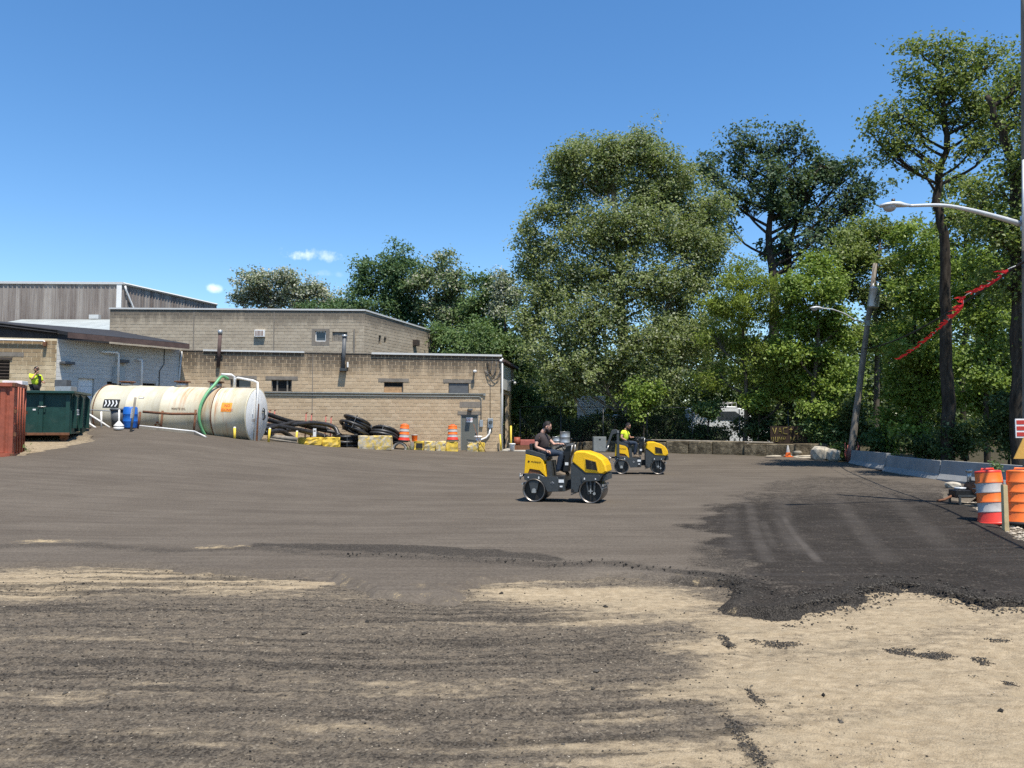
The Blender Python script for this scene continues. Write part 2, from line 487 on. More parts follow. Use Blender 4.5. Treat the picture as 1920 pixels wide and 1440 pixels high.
def tracks(x, y):
    """caterpillar tread ridges pressed into the sand"""
    h = np.zeros(x.shape)
    for (ox, oy, wd) in ((1.74, 4.35, .16), (3.75, 5.6, .22), (2.10, 4.25, .15)):
        a = (x - ox) * track_dir[0] + (y - oy) * track_dir[1]
        b = (x - ox) * track_dir[1] - (y - oy) * track_dir[0]
        m = sstep(wd + .04, wd - .02, np.abs(b)) * sstep(-2.2, -1.5, a) * sstep(2.5, 1.5, a) * sstep(.25, .42, fbm(x * 1.7, y * 1.7, 91))
        h = h + m * (np.abs(((a / .125) % 1) - .5) * 2 - .5) * .019
    return h

def base_height(x, y):
    near = sstep(15, 11, y) * sstep(-14, -9, x) * sstep(14, 10, x)
    h = gz_arr(x, y)
    rough = (fbm(x * .9, y * 1.6, 3, 4) - .5) * .055 + (fbm(x * 3.2, y * 5, 11, 4, .6) - .5) * .040 + (vnoise(x * 24, y * 24, 23) - .5) * .008 + (vnoise(x * 47, y * 47, 29) - .5) * .006
    return h + near * (rough + tracks(x, y)) - .012 * near

def sand_mask(x, y):
    # bare sand at the right, thin sand streaks among dark millings at the left
    edge = [G(u, v) for u, v in ((1365, 1150), (1330, 1185), (1300, 1225), (1330, 1270), (1290, 1310), (1330, 1345), (1260, 1385), (1150, 1410), (1080, 1460), (1000, 1560))]
    poly = edge + [(2, 2), (14, 2), (14, 9.2), (8, 8.5), G(1920, 1120), G(1690, 1090), G(1500, 1130)]
    d = sdf(x, y, poly)
    n1 = fbm(x * 1.3 + .25 * y, y * 2.6, 31, 5, .58) - .5
    big = sstep(-.55, .45, d + n1 * 1.5)
    s = big * .95
    for (u, v, ru, rv, k) in ((1060, 1118, 190, 22, 1.25), (1240, 1130, 130, 28, 1.1), (950, 1100, 80, 9, .8), (1100, 1160, 130, 16, .6), (1290, 1192, 90, 14, .9), (110, 1084, 240, 20, 1.7), (40, 1108, 130, 14, 1.0), (290, 1072, 120, 7, 1.1), (440, 1093, 120, 15, 1.5), (560, 1092, 70, 8, 1.3), (70, 1150, 160, 14, .15),
                              (660, 1360, 130, 10, .6), (730, 1275, 60, 8, .55), (280, 1277, 50, 6, .6), (545, 1253, 60, 7, .45), (1180, 1340, 130, 30, .45), (1150, 1400, 140, 22, .6), (880, 1430, 120, 18, .45), (60, 1310, 200, 18, .3), (1000, 1240, 100, 10, .3), (800, 1300, 110, 8, .35), (40, 1400, 140, 20, .3)):
        s = s + k * blob(x, y, u, v, ru, rv) * (.75 + 1.1 * n1)
    # long low drifts left by the blade: gently curving streaks
    ww = y + .12 * np.sin(x * .55 + .6) - .035 * np.maximum(x + 1.5, 0) ** 2 + .10 * (fbm(x * .5, y * .8, 55, 3) - .5)
    st = .55 * fbm(x * .16, ww * 3.4, 47, 4, .6) + .45 * fbm(x * .26, ww * 10, 49, 4, .65)
    s = s + sstep(.50, .66, st) * .30 - sstep(.52, .36, st) * .22 + (fbm(x * 2.2, y * 4.5, 51, 4, .6) - .5) * .45
    return np.clip(s, 0, 1)

CLODS = ((1403, 1395, 15, 55, 2.2), (1412, 1300, 11, 16, 1.8), (1362, 1199, 10, 12, 1.8), (1463, 1205, 34, 5, 2.2), (1412, 1198, 12, 3, .8), (1685, 1215, 22, 5, 2.2), (1750, 1226, 38, 7, 2.2), (1843, 1236, 18, 6, 1.9), (1710, 1212, 10, 2, .7), (1890, 1277, 12, 5, 2.0), (1825, 1266, 14, 3, .5), (1875, 1199, 18, 4, 2.0), (1595, 1172, 18, 4, .5), (1480, 1172, 14, 3, .5))
def clod_mask(x, y):
    l = np.zeros(x.shape)
    for (u, v, ru, rv, k) in CLODS: l = l + k * blob(x, y, u, v, ru, rv)
    return np.clip(l + (fbm(x * 9, y * 9, 69, 3) - .5) * 1.4 * (l > .15), 0, 1)
def loose_mask(x, y):
    """dark bituminous crumbs lying loose"""
    l = np.zeros(x.shape)
    l = l + .42 * clod_mask(x, y)
    ww = y + .12 * np.sin(x * .55 + .6) - .035 * np.maximum(x + 1.5, 0) ** 2 + .10 * (fbm(x * .5, y * .8, 55, 3) - .5)
    st = .5 * fbm(x * .15 + 5, ww * 3.6 + 3, 61, 4, .6) + .5 * fbm(x * .28 + 5, ww * 11 + 3, 63, 4, .65)
    l = l + sstep(.46, .60, st) * .85 * sstep(2.8, .4, x + .25 * (y - 6) + 1.6 * (fbm(x * 1.2, y * 2, 67, 4) - .5)) * (.5 + fbm(x * 3, y * 6, 65, 3))
    return np.clip(l, 0, 1)

xs = axis_pts([(-4000, -400, 600), (-400, -60, 40), (-60, -9, 2.5), (-9, -6.6, .15), (-6.6, 7.4, .022), (7.4, 14, .15), (14, 60, 2.5), (60, 400, 40), (400, 4000, 600)])
ys = axis_pts([(-2000, -200, 300), (-200, -20, 30), (-20, 3.6, 1.5), (3.6, 10.9, .022), (10.9, 13, .12), (13, 23, .25), (23, 60, 1.5), (60, 400, 40), (400, 6000, 700)])
Xg, Yg = np.meshgrid(xs, ys)
Zg = base_height(Xg, Yg)
sand, loose = sand_mask(Xg, Yg), loose_mask(Xg, Yg)
far = sstep(13, 16, np.hypot(Xg, Yg - 4))
# the gravel shoulder at the right and the yard strip under the skip are dusty sand; beyond them weeds and leaf litter
shoulder = np.maximum(np.exp(-(np.hypot(Xg - 9.6, (Yg - 14) * .7) / 3.6) ** 2) * 1.3, np.exp(-(np.hypot(Xg + 18, Yg - 28) / 4.0) ** 2))
sand = sand * (1 - far) + far * np.clip(shoulder, 0, 1) * .85
litter = np.clip(sstep(24, 40, Yg) * sstep(-14, -6, Xg) + sstep(60, 90, np.hypot(Xg, Yg)) + sstep(15, 18, Xg) * sstep(19, 23, Yg), 0, 1)
gm = grid_mesh('ground', xs, ys, Zg, {'sand': sand, 'loose': loose * (1 - far), 'litter': litter})

t = NT('ground_dirt'); p = t.pos()
sa, lo, li = t.attr('sand'), t.attr('loose'), t.attr('litter')
fine = t.noise(p, 34, 7, .75); mid = t.noise(t.mapping(p, (1, 1.7, 1)), 7, 7, .7); vor = t.voro(p, 62, 'Color'); vd = t.voro(p, 62)
bw = t.node('ShaderNodeRGBToBW'); t.set(bw.inputs[0], vor); cell = bw.outputs[0]
grit = t.noise(p, 120, 4, .75); brk = t.noise(p, 15, 7, .75)
def jit(k): return t.math('MULTIPLY', t.math('SUBTRACT', t.math('ADD', t.math('MULTIPLY', fine, .5), t.math('ADD', t.math('MULTIPLY', grit, .2), t.math('MULTIPLY', brk, .3))), .5), k)
dark = t.mix(t.ramp(cell, .15, .85), (.058, .048, .037), (.142, .118, .088))
dark = t.mix(t.math('MULTIPLY', t.ramp(cell, .84, .97), .75), dark, (.34, .29, .215))
dark = t.mix(t.math('MULTIPLY', t.ramp(mid, .40, .66), .55), dark, (.190, .152, .108))
dark = t.mix(t.math('MULTIPLY', t.ramp(fine, .52, .66), .6), dark, (.034, .029, .023))
sandc = t.mix(t.ramp(mid, .32, .68), (.282, .217, .136), (.392, .313, .207))
sandc = t.mix(t.math('MULTIPLY', t.ramp(brk, .50, .66), .5), sandc, (.225, .180, .118))
sandc = t.mix(t.math('MULTIPLY', t.ramp(fine, .55, .68), .6), sandc, (.165, .134, .092))
sandc = t.mix(t.math('MULTIPLY', t.ramp(t.noise(t.mapping(p, (1, 2.2, 1)), 1.5, 6, .65), .46, .68), .5), sandc, (.245, .200, .135))
f = t.math('ADD', sa, jit(2.6))
f = t.math('ADD', f, t.math('MULTIPLY', t.math('SUBTRACT', mid, .5), 1.1))
f = t.ramp(f, .10, .95)
c = t.mix(f, dark, sandc)
crumb = t.mix(t.ramp(cell, .2, .9), (.020, .017, .014), (.072, .061, .048))
fl = t.math('ADD', lo, jit(4.2))
c = t.mix(t.math('MULTIPLY', t.ramp(fl, .30, 1.05), .75), c, crumb)
c = t.mix(li, c, t.mix(t.ramp(mid, .35, .65), (.035, .032, .018), (.075, .062, .036)))
t.bump(t.math('ADD', t.math('MULTIPLY', vd, -.5), t.math('ADD', t.math('MULTIPLY', fine, 1.0), t.math('MULTIPLY', brk, 1.2))), .7, .022)
GROUND_MAT = t.done(c, .95, 0, .15)
ground = tag(put('ground', gm, GROUND_MAT), kind='structure')

# ---------------------------------------------------------------- asphalt lot
xs = axis_pts([(-27, -9, .6), (-9, -6.6, .15), (-6.6, 8.2, .03), (8.2, 13, .1), (13, 19, .3)])
ys = axis_pts([(6.6, 10.9, .03), (10.9, 23, .1), (23, 47, .5)])
Xa, Ya = np.meshgrid(xs, ys)
d = sdf(Xa, Ya, OUT)
wob = (fbm(Xa * 2.2, Ya * 3.2, 71, 4) - .5) * .34 * sstep(15, 11, Ya) + (fbm(Xa * 1.2, Ya * 1.2, 75, 3) - .5) * .3
d2 = d + wob
fresh_d = sdf(Xa, Ya, FRESH) + (fbm(Xa * 1.5, Ya * 1.5, 77, 5) - .5) * 1.6
fresh = sstep(-.35, .6, fresh_d) * (1 - .5 * sstep(16, 23, Ya))
# windrow of loose hot mix raked along the front edge and the seam of the fresh strip
wr = np.zeros(Xa.shape)
WIND = [G(u, v) for u, v in ((0, 1033), (140, 1027), (240, 1032), (330, 1038), (470, 1032), (560, 1040), (680, 1047), (760, 1050), (900, 1056), (1040, 1066), (1130, 1062), (1220, 1074), (1320, 1085), (1365, 1092))]
wd = seg_dist(Xa, Ya, WIND, False)
wr = np.maximum(wr, (.55 + .45 * sstep(1.5, 3.0, Xa)) * sstep(.42, .05, wd + (fbm(Xa * 2.5, Ya * 2.5, 83, 4) - .5) * .4) * sstep(.3, .55, fbm(Xa * .8, Ya * .8, 85, 3) + .12))
BAND = [G(u, v) for u, v in ((470, 1022), (600, 1024), (760, 1027), (900, 1034), (1060, 1048), (1060, 1062), (900, 1052), (760, 1046), (600, 1038), (470, 1030))]
wr = np.maximum(wr, .75 * sstep(-.05, .12, sdf(Xa, Ya, BAND) + (fbm(Xa * 3, Ya * 3, 87, 3) - .5) * .3))
lip = sstep(.55, .05, d2) * sstep(1.2, 1.6, Xa) * sstep(10.3, 9.3, Ya)
wr = np.maximum(wr, lip)
seam = sstep(.35, .0, np.abs(fresh_d)) * sstep(2.2, 3.0, Xa) * sstep(13.5, 11.5, Ya) * sstep(7.5, 8.3, Ya)
wr = np.maximum(wr, seam * .7)
# pale base showing through two gaps at the left
gap = (.35 + .9 * fbm(Xa * 4, Ya * 7, 93, 4)) * np.maximum.reduce([1.15 * blob(Xa, Ya, 95, 1022, 62, 4), 1.15 * blob(Xa, Ya, 412, 1031, 52, 6), .8 * blob(Xa, Ya, 30, 1027, 40, 3)])
dust = np.clip(sstep(.5, 0, d2) * .3 * sstep(11, 9.5, Ya) * (1 - fresh) * sstep(.35, .6, fbm(Xa * 1.6, Ya * 2.4, 89, 4)) + gap, 0, 1)
dust = np.maximum(dust, .55 * np.exp(-((Xa - (-.15)) / 1.5) ** 2 - ((Ya - 9.25) / .25) ** 2) * fbm(Xa * 3, Ya * 5, 95, 3))
# roller and tyre marks on the fresh strip
def streak(pts, w):
    P = [G(u, v) for u, v in pts]; return sstep(w, w * .2, seg_dist(Xa, Ya, P, False))
mark = np.maximum.reduce([streak([(1468, 975), (1490, 1010), (1535, 1060)], .10), .6 * streak([(1405, 950), (1415, 1000), (1440, 1060)], .16), .55 * streak([(1400, 900), (1392, 950)], .3), .4 * streak([(1430, 985), (1450, 1030)], .12), .5 * streak([(1500, 905), (1465, 945), (1470, 985), (1500, 1040)], .28), .42 * streak([(1560, 930), (1600, 985), (1665, 1060)], .25), .4 * streak([(1640, 915), (1700, 970), (1780, 1040)], .3), .35 * streak([(1370, 960), (1375, 1020), (1400, 1090)], .2)])
mark = mark * .75 * (.1 + 1.1 * fbm(Xa * 3, Ya * 3, 97, 4))
patch = sstep(-.02, .03, sdf(Xa, Ya, [G(u, v) for u, v in ((640, 1098), (700, 1090), (752, 1086), (760, 1112), (700, 1124), (650, 1120))]))
Za = gz_arr(Xa, Ya) + LOT * sstep(-.02, .14, d2) - .12 * sstep(.06, -.25, d2)
Za = Za + wr * (.006 + .02 * (fbm(Xa * 9, Ya * 9, 101, 3) - .3)) * sstep(16, 13, Ya) + lip * .03 * sstep(.0, .2, d2)
Za = Za + (fbm(Xa * .5, Ya * .5, 103, 3) - .5) * .025 * sstep(44, 30, Ya) + fresh * .008
am = grid_mesh('asphalt_lot', xs, ys, Za, {'fresh': fresh, 'loose': np.clip(wr, 0, 1), 'dust': dust, 'mark': np.clip(mark, 0, 1) * fresh})
# cut the faces that lie well outside the mat
bm_keep = (d2 > -.5)
import bmesh
_b = bmesh.new(); _b.from_mesh(am); _b.verts.ensure_lookup_table()
kill = [_b.verts[i] for i in np.nonzero(~bm_keep.ravel())[0]]
bmesh.ops.delete(_b, geom=kill, context='VERTS'); _b.to_mesh(am); _b.free()

t = NT('asphalt'); p = t.pos()
fr, lo, du, mk = t.attr('fresh'), t.attr('loose'), t.attr('dust'), t.attr('mark')
fine = t.noise(p, 32, 6, .75); grit = t.noise(p, 100, 4, .75); big = t.noise(p, .55, 5, .6); mid = t.noise(p, 5, 5, .65)
pull = t.noise(t.mapping(p, (.35, 5.5, 1), (0, 0, R(4))), 1.0, 5, .62)          # drag lines of the paver
bw = t.node('ShaderNodeRGBToBW'); t.set(bw.inputs[0], t.voro(p, 85, 'Color')); cell = bw.outputs[0]
roll = t.mix(t.ramp(big, .3, .7), (0.1074, 0.0891, 0.0695), (0.1366, 0.1147, 0.0903))
roll = t.mix(t.math('MULTIPLY', t.ramp(pull, .45, .68), .42), roll, (0.0683, 0.0561, 0.0451))
roll = t.mix(t.math('MULTIPLY', t.ramp(mid, .55, .8), .3), roll, (0.1488, 0.1269, 0.1000))
roll = t.mix(t.math('MULTIPLY', t.ramp(t.math('ADD', t.math('MULTIPLY', grit, .6), t.math('MULTIPLY', cell, .4)), .45, .75), .5), roll, (0.0732, 0.0647, 0.0561))
roll = t.mix(t.ramp(cell, .965, .985), roll, (0.2928, 0.2562, 0.2074))
new = t.mix(t.ramp(big, .3, .7), (.020, .0168, .0138), (.033, .0277, .023))
new = t.mix(t.math('MULTIPLY', t.ramp(pull, .5, .7), .4), new, (0.0551, 0.0503, 0.0466))
new = t.mix(t.math('MULTIPLY', t.ramp(grit, .5, .72), .6), new, (0.0152, 0.0142, 0.0138))
new = t.mix(t.math('MULTIPLY', mk, .9), new, (0.1092, 0.0960, 0.0836))
pull3 = t.noise(t.mapping(p, (.10, 1.15, 1), (0, 0, R(5))), 1.0, 6, .68)
roll = t.mix(t.math('MULTIPLY', t.ramp(pull3, .44, .62), .36), roll, (.064, .052, .041))
roll = t.mix(t.math('MULTIPLY', t.ramp(t.noise(t.mapping(p, (.22, .6, 1), loc=(5, 3, 0)), 1.0, 6, .7), .52, .72), .4), roll, (.150, .128, .101))
pull2 = t.noise(t.mapping(p, (.5, 16, 1), (0, 0, R(3))), 1.0, 5, .65)
roll = t.mix(t.math('MULTIPLY', t.ramp(pull2, .48, .64), .45), roll, (0.0732, 0.0610, 0.0488))
roll = t.mix(t.math('MULTIPLY', t.ramp(fine, .50, .62), .45), roll, (0.0634, 0.0537, 0.0439))
roll = t.mix(t.math('MULTIPLY', t.ramp(fine, .50, .38), .35), roll, (0.1732, 0.1476, 0.1171))
new = t.mix(t.math('MULTIPLY', t.ramp(fine, .52, .40), .4), new, (0.0665, 0.0589, 0.0513))
c = t.mix(t.ramp(t.math('ADD', fr, t.math('ADD', t.math('MULTIPLY', t.math('SUBTRACT', fine, .5), 2.4), t.math('MULTIPLY', t.math('SUBTRACT', mid, .5), 1.6))), .15, .95), roll, new)
crumb = t.mix(t.ramp(cell, .2, .95), (.016, .0145, .013), (.075, .066, .056))
fl = t.math('ADD', lo, t.math('MULTIPLY', t.math('SUBTRACT', t.math('ADD', t.math('MULTIPLY', fine, .5), t.math('MULTIPLY', grit, .5)), .5), 3.4))
c = t.mix(t.math('MULTIPLY', t.ramp(fl, .25, .9), .85), c, crumb)
fd = t.math('ADD', du, t.math('MULTIPLY', t.math('SUBTRACT', t.math('ADD', t.math('MULTIPLY', fine, .5), t.math('MULTIPLY', mid, .5)), .5), 4.5))
c = t.mix(t.ramp(fd, .45, 1.05), c, (.34, .265, .16))
hgt = t.math('ADD', t.math('MULTIPLY', fine, .6), t.math('MULTIPLY', t.voro(p, 85), -.6))
hgt = t.math('MULTIPLY', hgt, t.math('ADD', .45, t.math('MULTIPLY', lo, 1.6)))
t.bump(hgt, .7, .016)
t.done(c, .92, 0, .08)
lot = tag(put('asphalt_lot', am, t.m), kind='structure')

# ---------------------------------------------------------------- loose stones and crumbs
def scatter_rocks(name, n, prob, size, seed, box, hf, matname, label, flat=.6):
    rng = np.random.default_rng(seed)
    k = 0; PX, PY = [], []
    while k < n:
        x = rng.uniform(box[0], box[1], n * 2); y = rng.uniform(box[2], box[3], n * 2)
        keep = (rng.random(n * 2) < prob(x, y)) & (rng.random(n * 2) < np.clip((5.2 / np.maximum(y, 3)) ** 1.4, 0, 1))
        PX.append(x[keep]); PY.append(y[keep]); k += keep.sum()
    x = np.concatenate(PX)[:n]; y = np.concatenate(PY)[:n]
    s = size[0] + (size[1] - size[0]) * rng.random(n) ** 3.2
    s = s * (1 + (y - 4.3) * .10)
    z = hf(x, y)
    octa = np.array([(1, 0, 0), (-.9, .1, 0), (.1, 1, 0), (0, -.95, .1), (.1, 0, .9), (0, 0, -1)], float)
    tri = np.array([(0, 2, 4), (2, 1, 4), (1, 3, 4), (3, 0, 4), (2, 0, 5), (1, 2, 5), (3, 1, 5), (0, 3, 5)])
    a = rng.uniform(0, 6.283, n); ca, sa_ = np.cos(a), np.sin(a)
    v = octa[None] * s[:, None, None] * rng.uniform(.65, 1.25, (n, 6, 1)) * np.array([1, .8, flat])
    vx = v[..., 0] * ca[:, None] - v[..., 1] * sa_[:, None]; vy = v[..., 0] * sa_[:, None] + v[..., 1] * ca[:, None]
    V = np.stack([vx + x[:, None], vy + y[:, None], v[..., 2] + z[:, None] + s[:, None] * .25], -1).reshape(-1, 3)
    Fq = (tri[None] + (np.arange(n) * 6)[:, None, None]).reshape(-1, 3)
    tint = np.repeat(rng.random(n), 6)
    return tag(put(name, raw_mesh(name, V, Fq, {'tint': tint}), MATS[matname]), label, kind='stuff')
t = NT('crumb_stone'); a = t.attr('tint'); t.done(t.mix(t.ramp(a, 0, 1), (.020, .018, .016), (.085, .075, .062)), .9, 0, .2)
t = NT('pale_stone'); a = t.attr('tint'); t.done(t.mix(t.ramp(a, 0, 1), (.18, .15, .11), (.42, .36, .28)), .9, 0, .2)
def hb(x, y):
    dd = sdf(x, y, OUT)
    return np.maximum(base_height(x, y), np.where(dd > .1, gz_arr(x, y) + LOT, -9))
NEAR = (-6.4, 7.2, 4.0, 10.6)
scatter_rocks('loose_crumbs', 15000, lambda x, y: np.clip(loose_mask(x, y) * .8 + .18 * (1 - sand_mask(x, y)) + .004, 0, 1) * (sdf(x, y, OUT) < .05), (.002, .012), 5, NEAR, base_height, 'crumb_stone', 'dark crumbs of old millings scattered over the unpaved ground')
scatter_rocks('loose_pebbles', 3000, lambda x, y: (.35 + .5 * (1 - sand_mask(x, y))) * (sdf(x, y, OUT) < .05), (.002, .009), 6, NEAR, base_height, 'pale_stone', 'pale pebbles scattered over the unpaved ground')
def rim(x, y):
    dd = sdf(x, y, OUT)
    e = np.exp(-((dd - .12) / .22) ** 2) * sstep(2.2, 3.2, x) * .9
    w = sstep(.28, .0, seg_dist(x, y, WIND, False)) * .07
    return np.clip(e + w, 0, 1)
scatter_rocks('hot_mix_crumbs', 9000, rim, (.003, .016), 8, (-6.4, 8.4, 7.0, 11.5), lambda x, y: np.maximum(base_height(x, y), np.where(sdf(x, y, OUT) > .02, gz_arr(x, y) + LOT + .018, -9)), 'crumb_stone', 'black hot mix crumbs along the ragged edge of the new asphalt', .75)
scatter_rocks('asphalt_clods', 5200, lambda x, y: clod_mask(x, y) ** 2, (.003, .010), 19, (1.2, 7.2, 4.2, 8.2), base_height, 'crumb_stone', 'small piles of black asphalt crumbs on the pale sand', .8)
scatter_rocks('scattered_stones', 90, lambda x, y: (sdf(x, y, OUT) < .02) * (.35 + .65 * (1 - sand_mask(x, y))), (.010, .030), 17, NEAR, base_height, 'crumb_stone', 'dark clods and stones lying singly on the unpaved ground', .7)
scatter_rocks('shoulder_gravel', 3000, lambda x, y: (sdf(x, y, OUT) < 0) * np.ones(x.shape), (.010, .035), 9, (8.3, 13.0, 12.2, 18.5), base_height, 'pale_stone', 'pale gravel on the shoulder around the orange drums')

# ================================================================ BUILDINGS
def block_mat(name, c_lo, c_hi, mortar_mix, ztop, stain_h, stain_amt, stain_col=(.035, .030, .028), blotch=.25):
    t = NT(name); p = t.pos()
    rnd = t.math('FRACT', t.math('ADD', t.attr('tint'), t.node('ShaderNodeObjectInfo').outputs['Random']))
    c = t.mix(rnd, c_lo, c_hi)
    c = t.mix(t.math('MULTIPLY', t.ramp(t.noise(p, 3.2, 6, .65), .45, .75), blotch), c, tuple(k * .6 for k in c_lo))
    sep = t.node('ShaderNodeSeparateXYZ'); t.set(sep.inputs[0], p)
    top = t.ramp(sep.outputs['Z'], ztop - stain_h, ztop)
    drip = t.noise(t.mapping(p, (1.5, 1.5, .10)), 1.5, 6, .72)
    drip2 = t.noise(t.mapping(p, (.33, .33, .05)), 1.0, 3, .5)
    s = t.math('MULTIPLY', t.ramp(t.math('ADD', t.math('MULTIPLY', drip, .65), t.math('ADD', t.math('MULTIPLY', drip2, .45), t.math('MULTIPLY', top, .30))), .56, .80), top)
    c = t.mix(t.math('MULTIPLY', s, stain_amt), c, stain_col)
    t.bump(t.noise(p, 40, 4, .7), .35, .01)
    return t.done(c, .92, 0, .15)
def mortar(name, col):
    t = NT(name); p = t.pos()
    return t.done(t.mix(t.ramp(t.noise(p, 2.2, 5, .6), .3, .7), tuple(k * .8 for k in col), col), .95, 0, .1)

def block_wall(parent, p0, p1, z0, z1, openings, bmat, mmat, course=.2, blk=.4, joint=.016, single=0, proud=.012, thick=.2, skip_below=None, top_f=None):
    """concrete block wall from p0 to p1 (plan, outer face on the right of p0->p1 turned towards the viewer);
    openings are (a0, a1, z0, z1) with a measured along the wall.  single: how many blocks are objects of their own"""
    p0, p1 = Vector((p0[0], p0[1], 0)), Vector((p1[0], p1[1], 0))
    t = (p1 - p0); L = t.length; t.normalize(); n = Vector((t.y, -t.x, 0))
    # backing (mortar plane) as strips round the openings
    mb = MB()
    cuts_a = sorted({0, L, *[min(max(q, 0), L) for o in openings for q in o[:2]]}); cuts_z = sorted({z0, z1, *[min(max(q, z0), z1) for o in openings for q in o[2:4]]})
    for i in range(len(cuts_a) - 1):
        for j in range(len(cuts_z) - 1):
            am_, zm = (cuts_a[i] + cuts_a[i + 1]) / 2, (cuts_z[j] + cuts_z[j + 1]) / 2
            if any(o[0] < am_ < o[1] and o[2] < zm < o[3] for o in openings): continue
            zt = cuts_z[j + 1]
            a0, a1 = cuts_a[i], cuts_a[i + 1]
            q = [p0 + t * a0, p0 + t * a1, p0 + t * a1 - n * thick, p0 + t * a0 - n * thick]
            za, zb = cuts_z[j], zt
            zl = min(zb, top_f(a0)) if top_f else zb; zr = min(zb, top_f(a1)) if top_f else zb
            mb.add([(c.x, c.y, za) for c in q] + [(q[0].x, q[0].y, zl), (q[1].x, q[1].y, zr), (q[2].x, q[2].y, zr), (q[3].x, q[3].y, zl)],
                   [(3, 2, 1, 0), (4, 5, 6, 7), (0, 1, 5, 4), (1, 2, 6, 5), (2, 3, 7, 6), (3, 0, 4, 7)])
    part('wall', mb, mmat, parent)
    blocks = []
    rows = int((z1 - z0) / course + .5)
    for r in range(rows):
        za, zb = z0 + r * course + joint / 2, min(z0 + (r + 1) * course - joint / 2, z1)
        a = -blk / 2 if r % 2 else 0.0
        while a < L:
            a0, a1 = max(a, 0) + joint / 2, min(a + blk, L) - joint / 2; a += blk
            if a1 - a0 < .05: continue
            if top_f and zb > min(top_f(a0), top_f(a1)): continue
            pieces = [(a0, a1)]
            for o in openings:
                if zb <= o[2] + .03 or za >= o[3] - .03: continue
                nx = []
                for b0, b1 in pieces:
                    if b1 <= o[0] or b0 >= o[1]: nx.append((b0, b1)); continue
                    if o[0] - b0 > .06: nx.append((b0, o[0] - .002))
                    if b1 - o[1] > .06: nx.append((o[1] + .002, b1))
                pieces = nx
            for b0, b1 in pieces: blocks.append((b0, b1, za, zb))
    if skip_below is not None: blocks = [b for b in blocks if b[3] > skip_below(b[0])]
    blocks.sort(key=lambda b: -(b[1] - b[0]) * (b[3] - b[2]) - 1e-5 * b[0])
    sing, rest = blocks[:single], blocks[single:]
    cache = {}
    rng = random.Random(int(L * 100))
    for b0, b1, za, zb in sing:
        key = (round(b1 - b0, 2), round(zb - za, 2))
        if key not in cache:
            m = MB(); w, h = b1 - b0, zb - za; e = .008
            vs = [(0, 0, 0), (w, 0, 0), (w, 0, h), (0, 0, h), (e, -1, e), (w - e, -1, e), (w - e, -1, h - e), (e, -1, h - e)]
            vs = [(x_, y_ * proud, z_) for x_, y_, z_ in vs]
            m.add(vs, [(0, 1, 5, 4), (1, 2, 6, 5), (2, 3, 7, 6), (3, 0, 4, 7), (4, 5, 6, 7)])
            cache[key] = m.mesh('block'); cache[key].materials.append(bmat)
        q = p0 + t * b0 + n * .0005
        put('block', cache[key], None, parent, (q.x, q.y, za), (rng.uniform(-.006, .006), 0, math.atan2(t.y, t.x)))
    if rest:
        V, Fq, T = [], [], []
        e = .008
        for k, (b0, b1, za, zb) in enumerate(rest):
            pr = proud * rng.uniform(.6, 1.25)
            base = [(b0, 0, za), (b1, 0, za), (b1, 0, zb), (b0, 0, zb), (b0 + e, pr, za + e), (b1 - e, pr, za + e), (b1 - e, pr, zb - e), (b0 + e, pr, zb - e)]
            o = len(V)
            for a_, n_, z_ in base:
                q = p0 + t * a_ + n * (n_ + .0005); V.append((q.x, q.y, z_))
            for fc in ((0, 1, 5, 4), (1, 2, 6, 5), (2, 3, 7, 6), (3, 0, 4, 7), (4, 5, 6, 7)): Fq.append([o + i for i in fc])
            T += [rng.random()] * 8
        o = put('blockwork', raw_mesh('blockwork', np.array(V), np.array(Fq), {'tint': np.array(T)}), bmat, parent); o['kind'] = 'stuff'
    return p0, t, n, L

class WallFrame:
    """places boxes on a wall: a along, z up, d out of the wall"""
    def __init__(s, p0, t, n): s.p, s.t, s.n = p0, t, n; s.rot = Matrix(((t.x, n.x, 0), (t.y, n.y, 0), (0, 0, 1)))
    def P(s, a, z, d=0.0): q = s.p + s.t * a + s.n * d; return Vector((q.x, q.y, z))
    def box(s, mb, a0, a1, z0, z1, d0, d1):
        return mb.box(s.P((a0 + a1) / 2, (z0 + z1) / 2, (d0 + d1) / 2), (a1 - a0, d1 - d0, z1 - z0), s.rot)
    def a_of(s, u):
        """distance along the wall at which pixel column u meets it"""
        k = (u - 960) / F_PX * 1.0015
        return (k * s.p.y - s.p.x) / (s.t.x - k * s.t.y)
    def az(s, u, v):
        a = s.a_of(u); q = s.p + s.t * a; return a, W(u, v, q.y).z
def B(wf, name, a0, a1, z0, z1, d0, d1, m, parent, bevel=0):
    mb = MB(); wf.box(mb, a0, a1, z0, z1, d0, d1); return part(name, mb, MATS[m], parent, bevel)

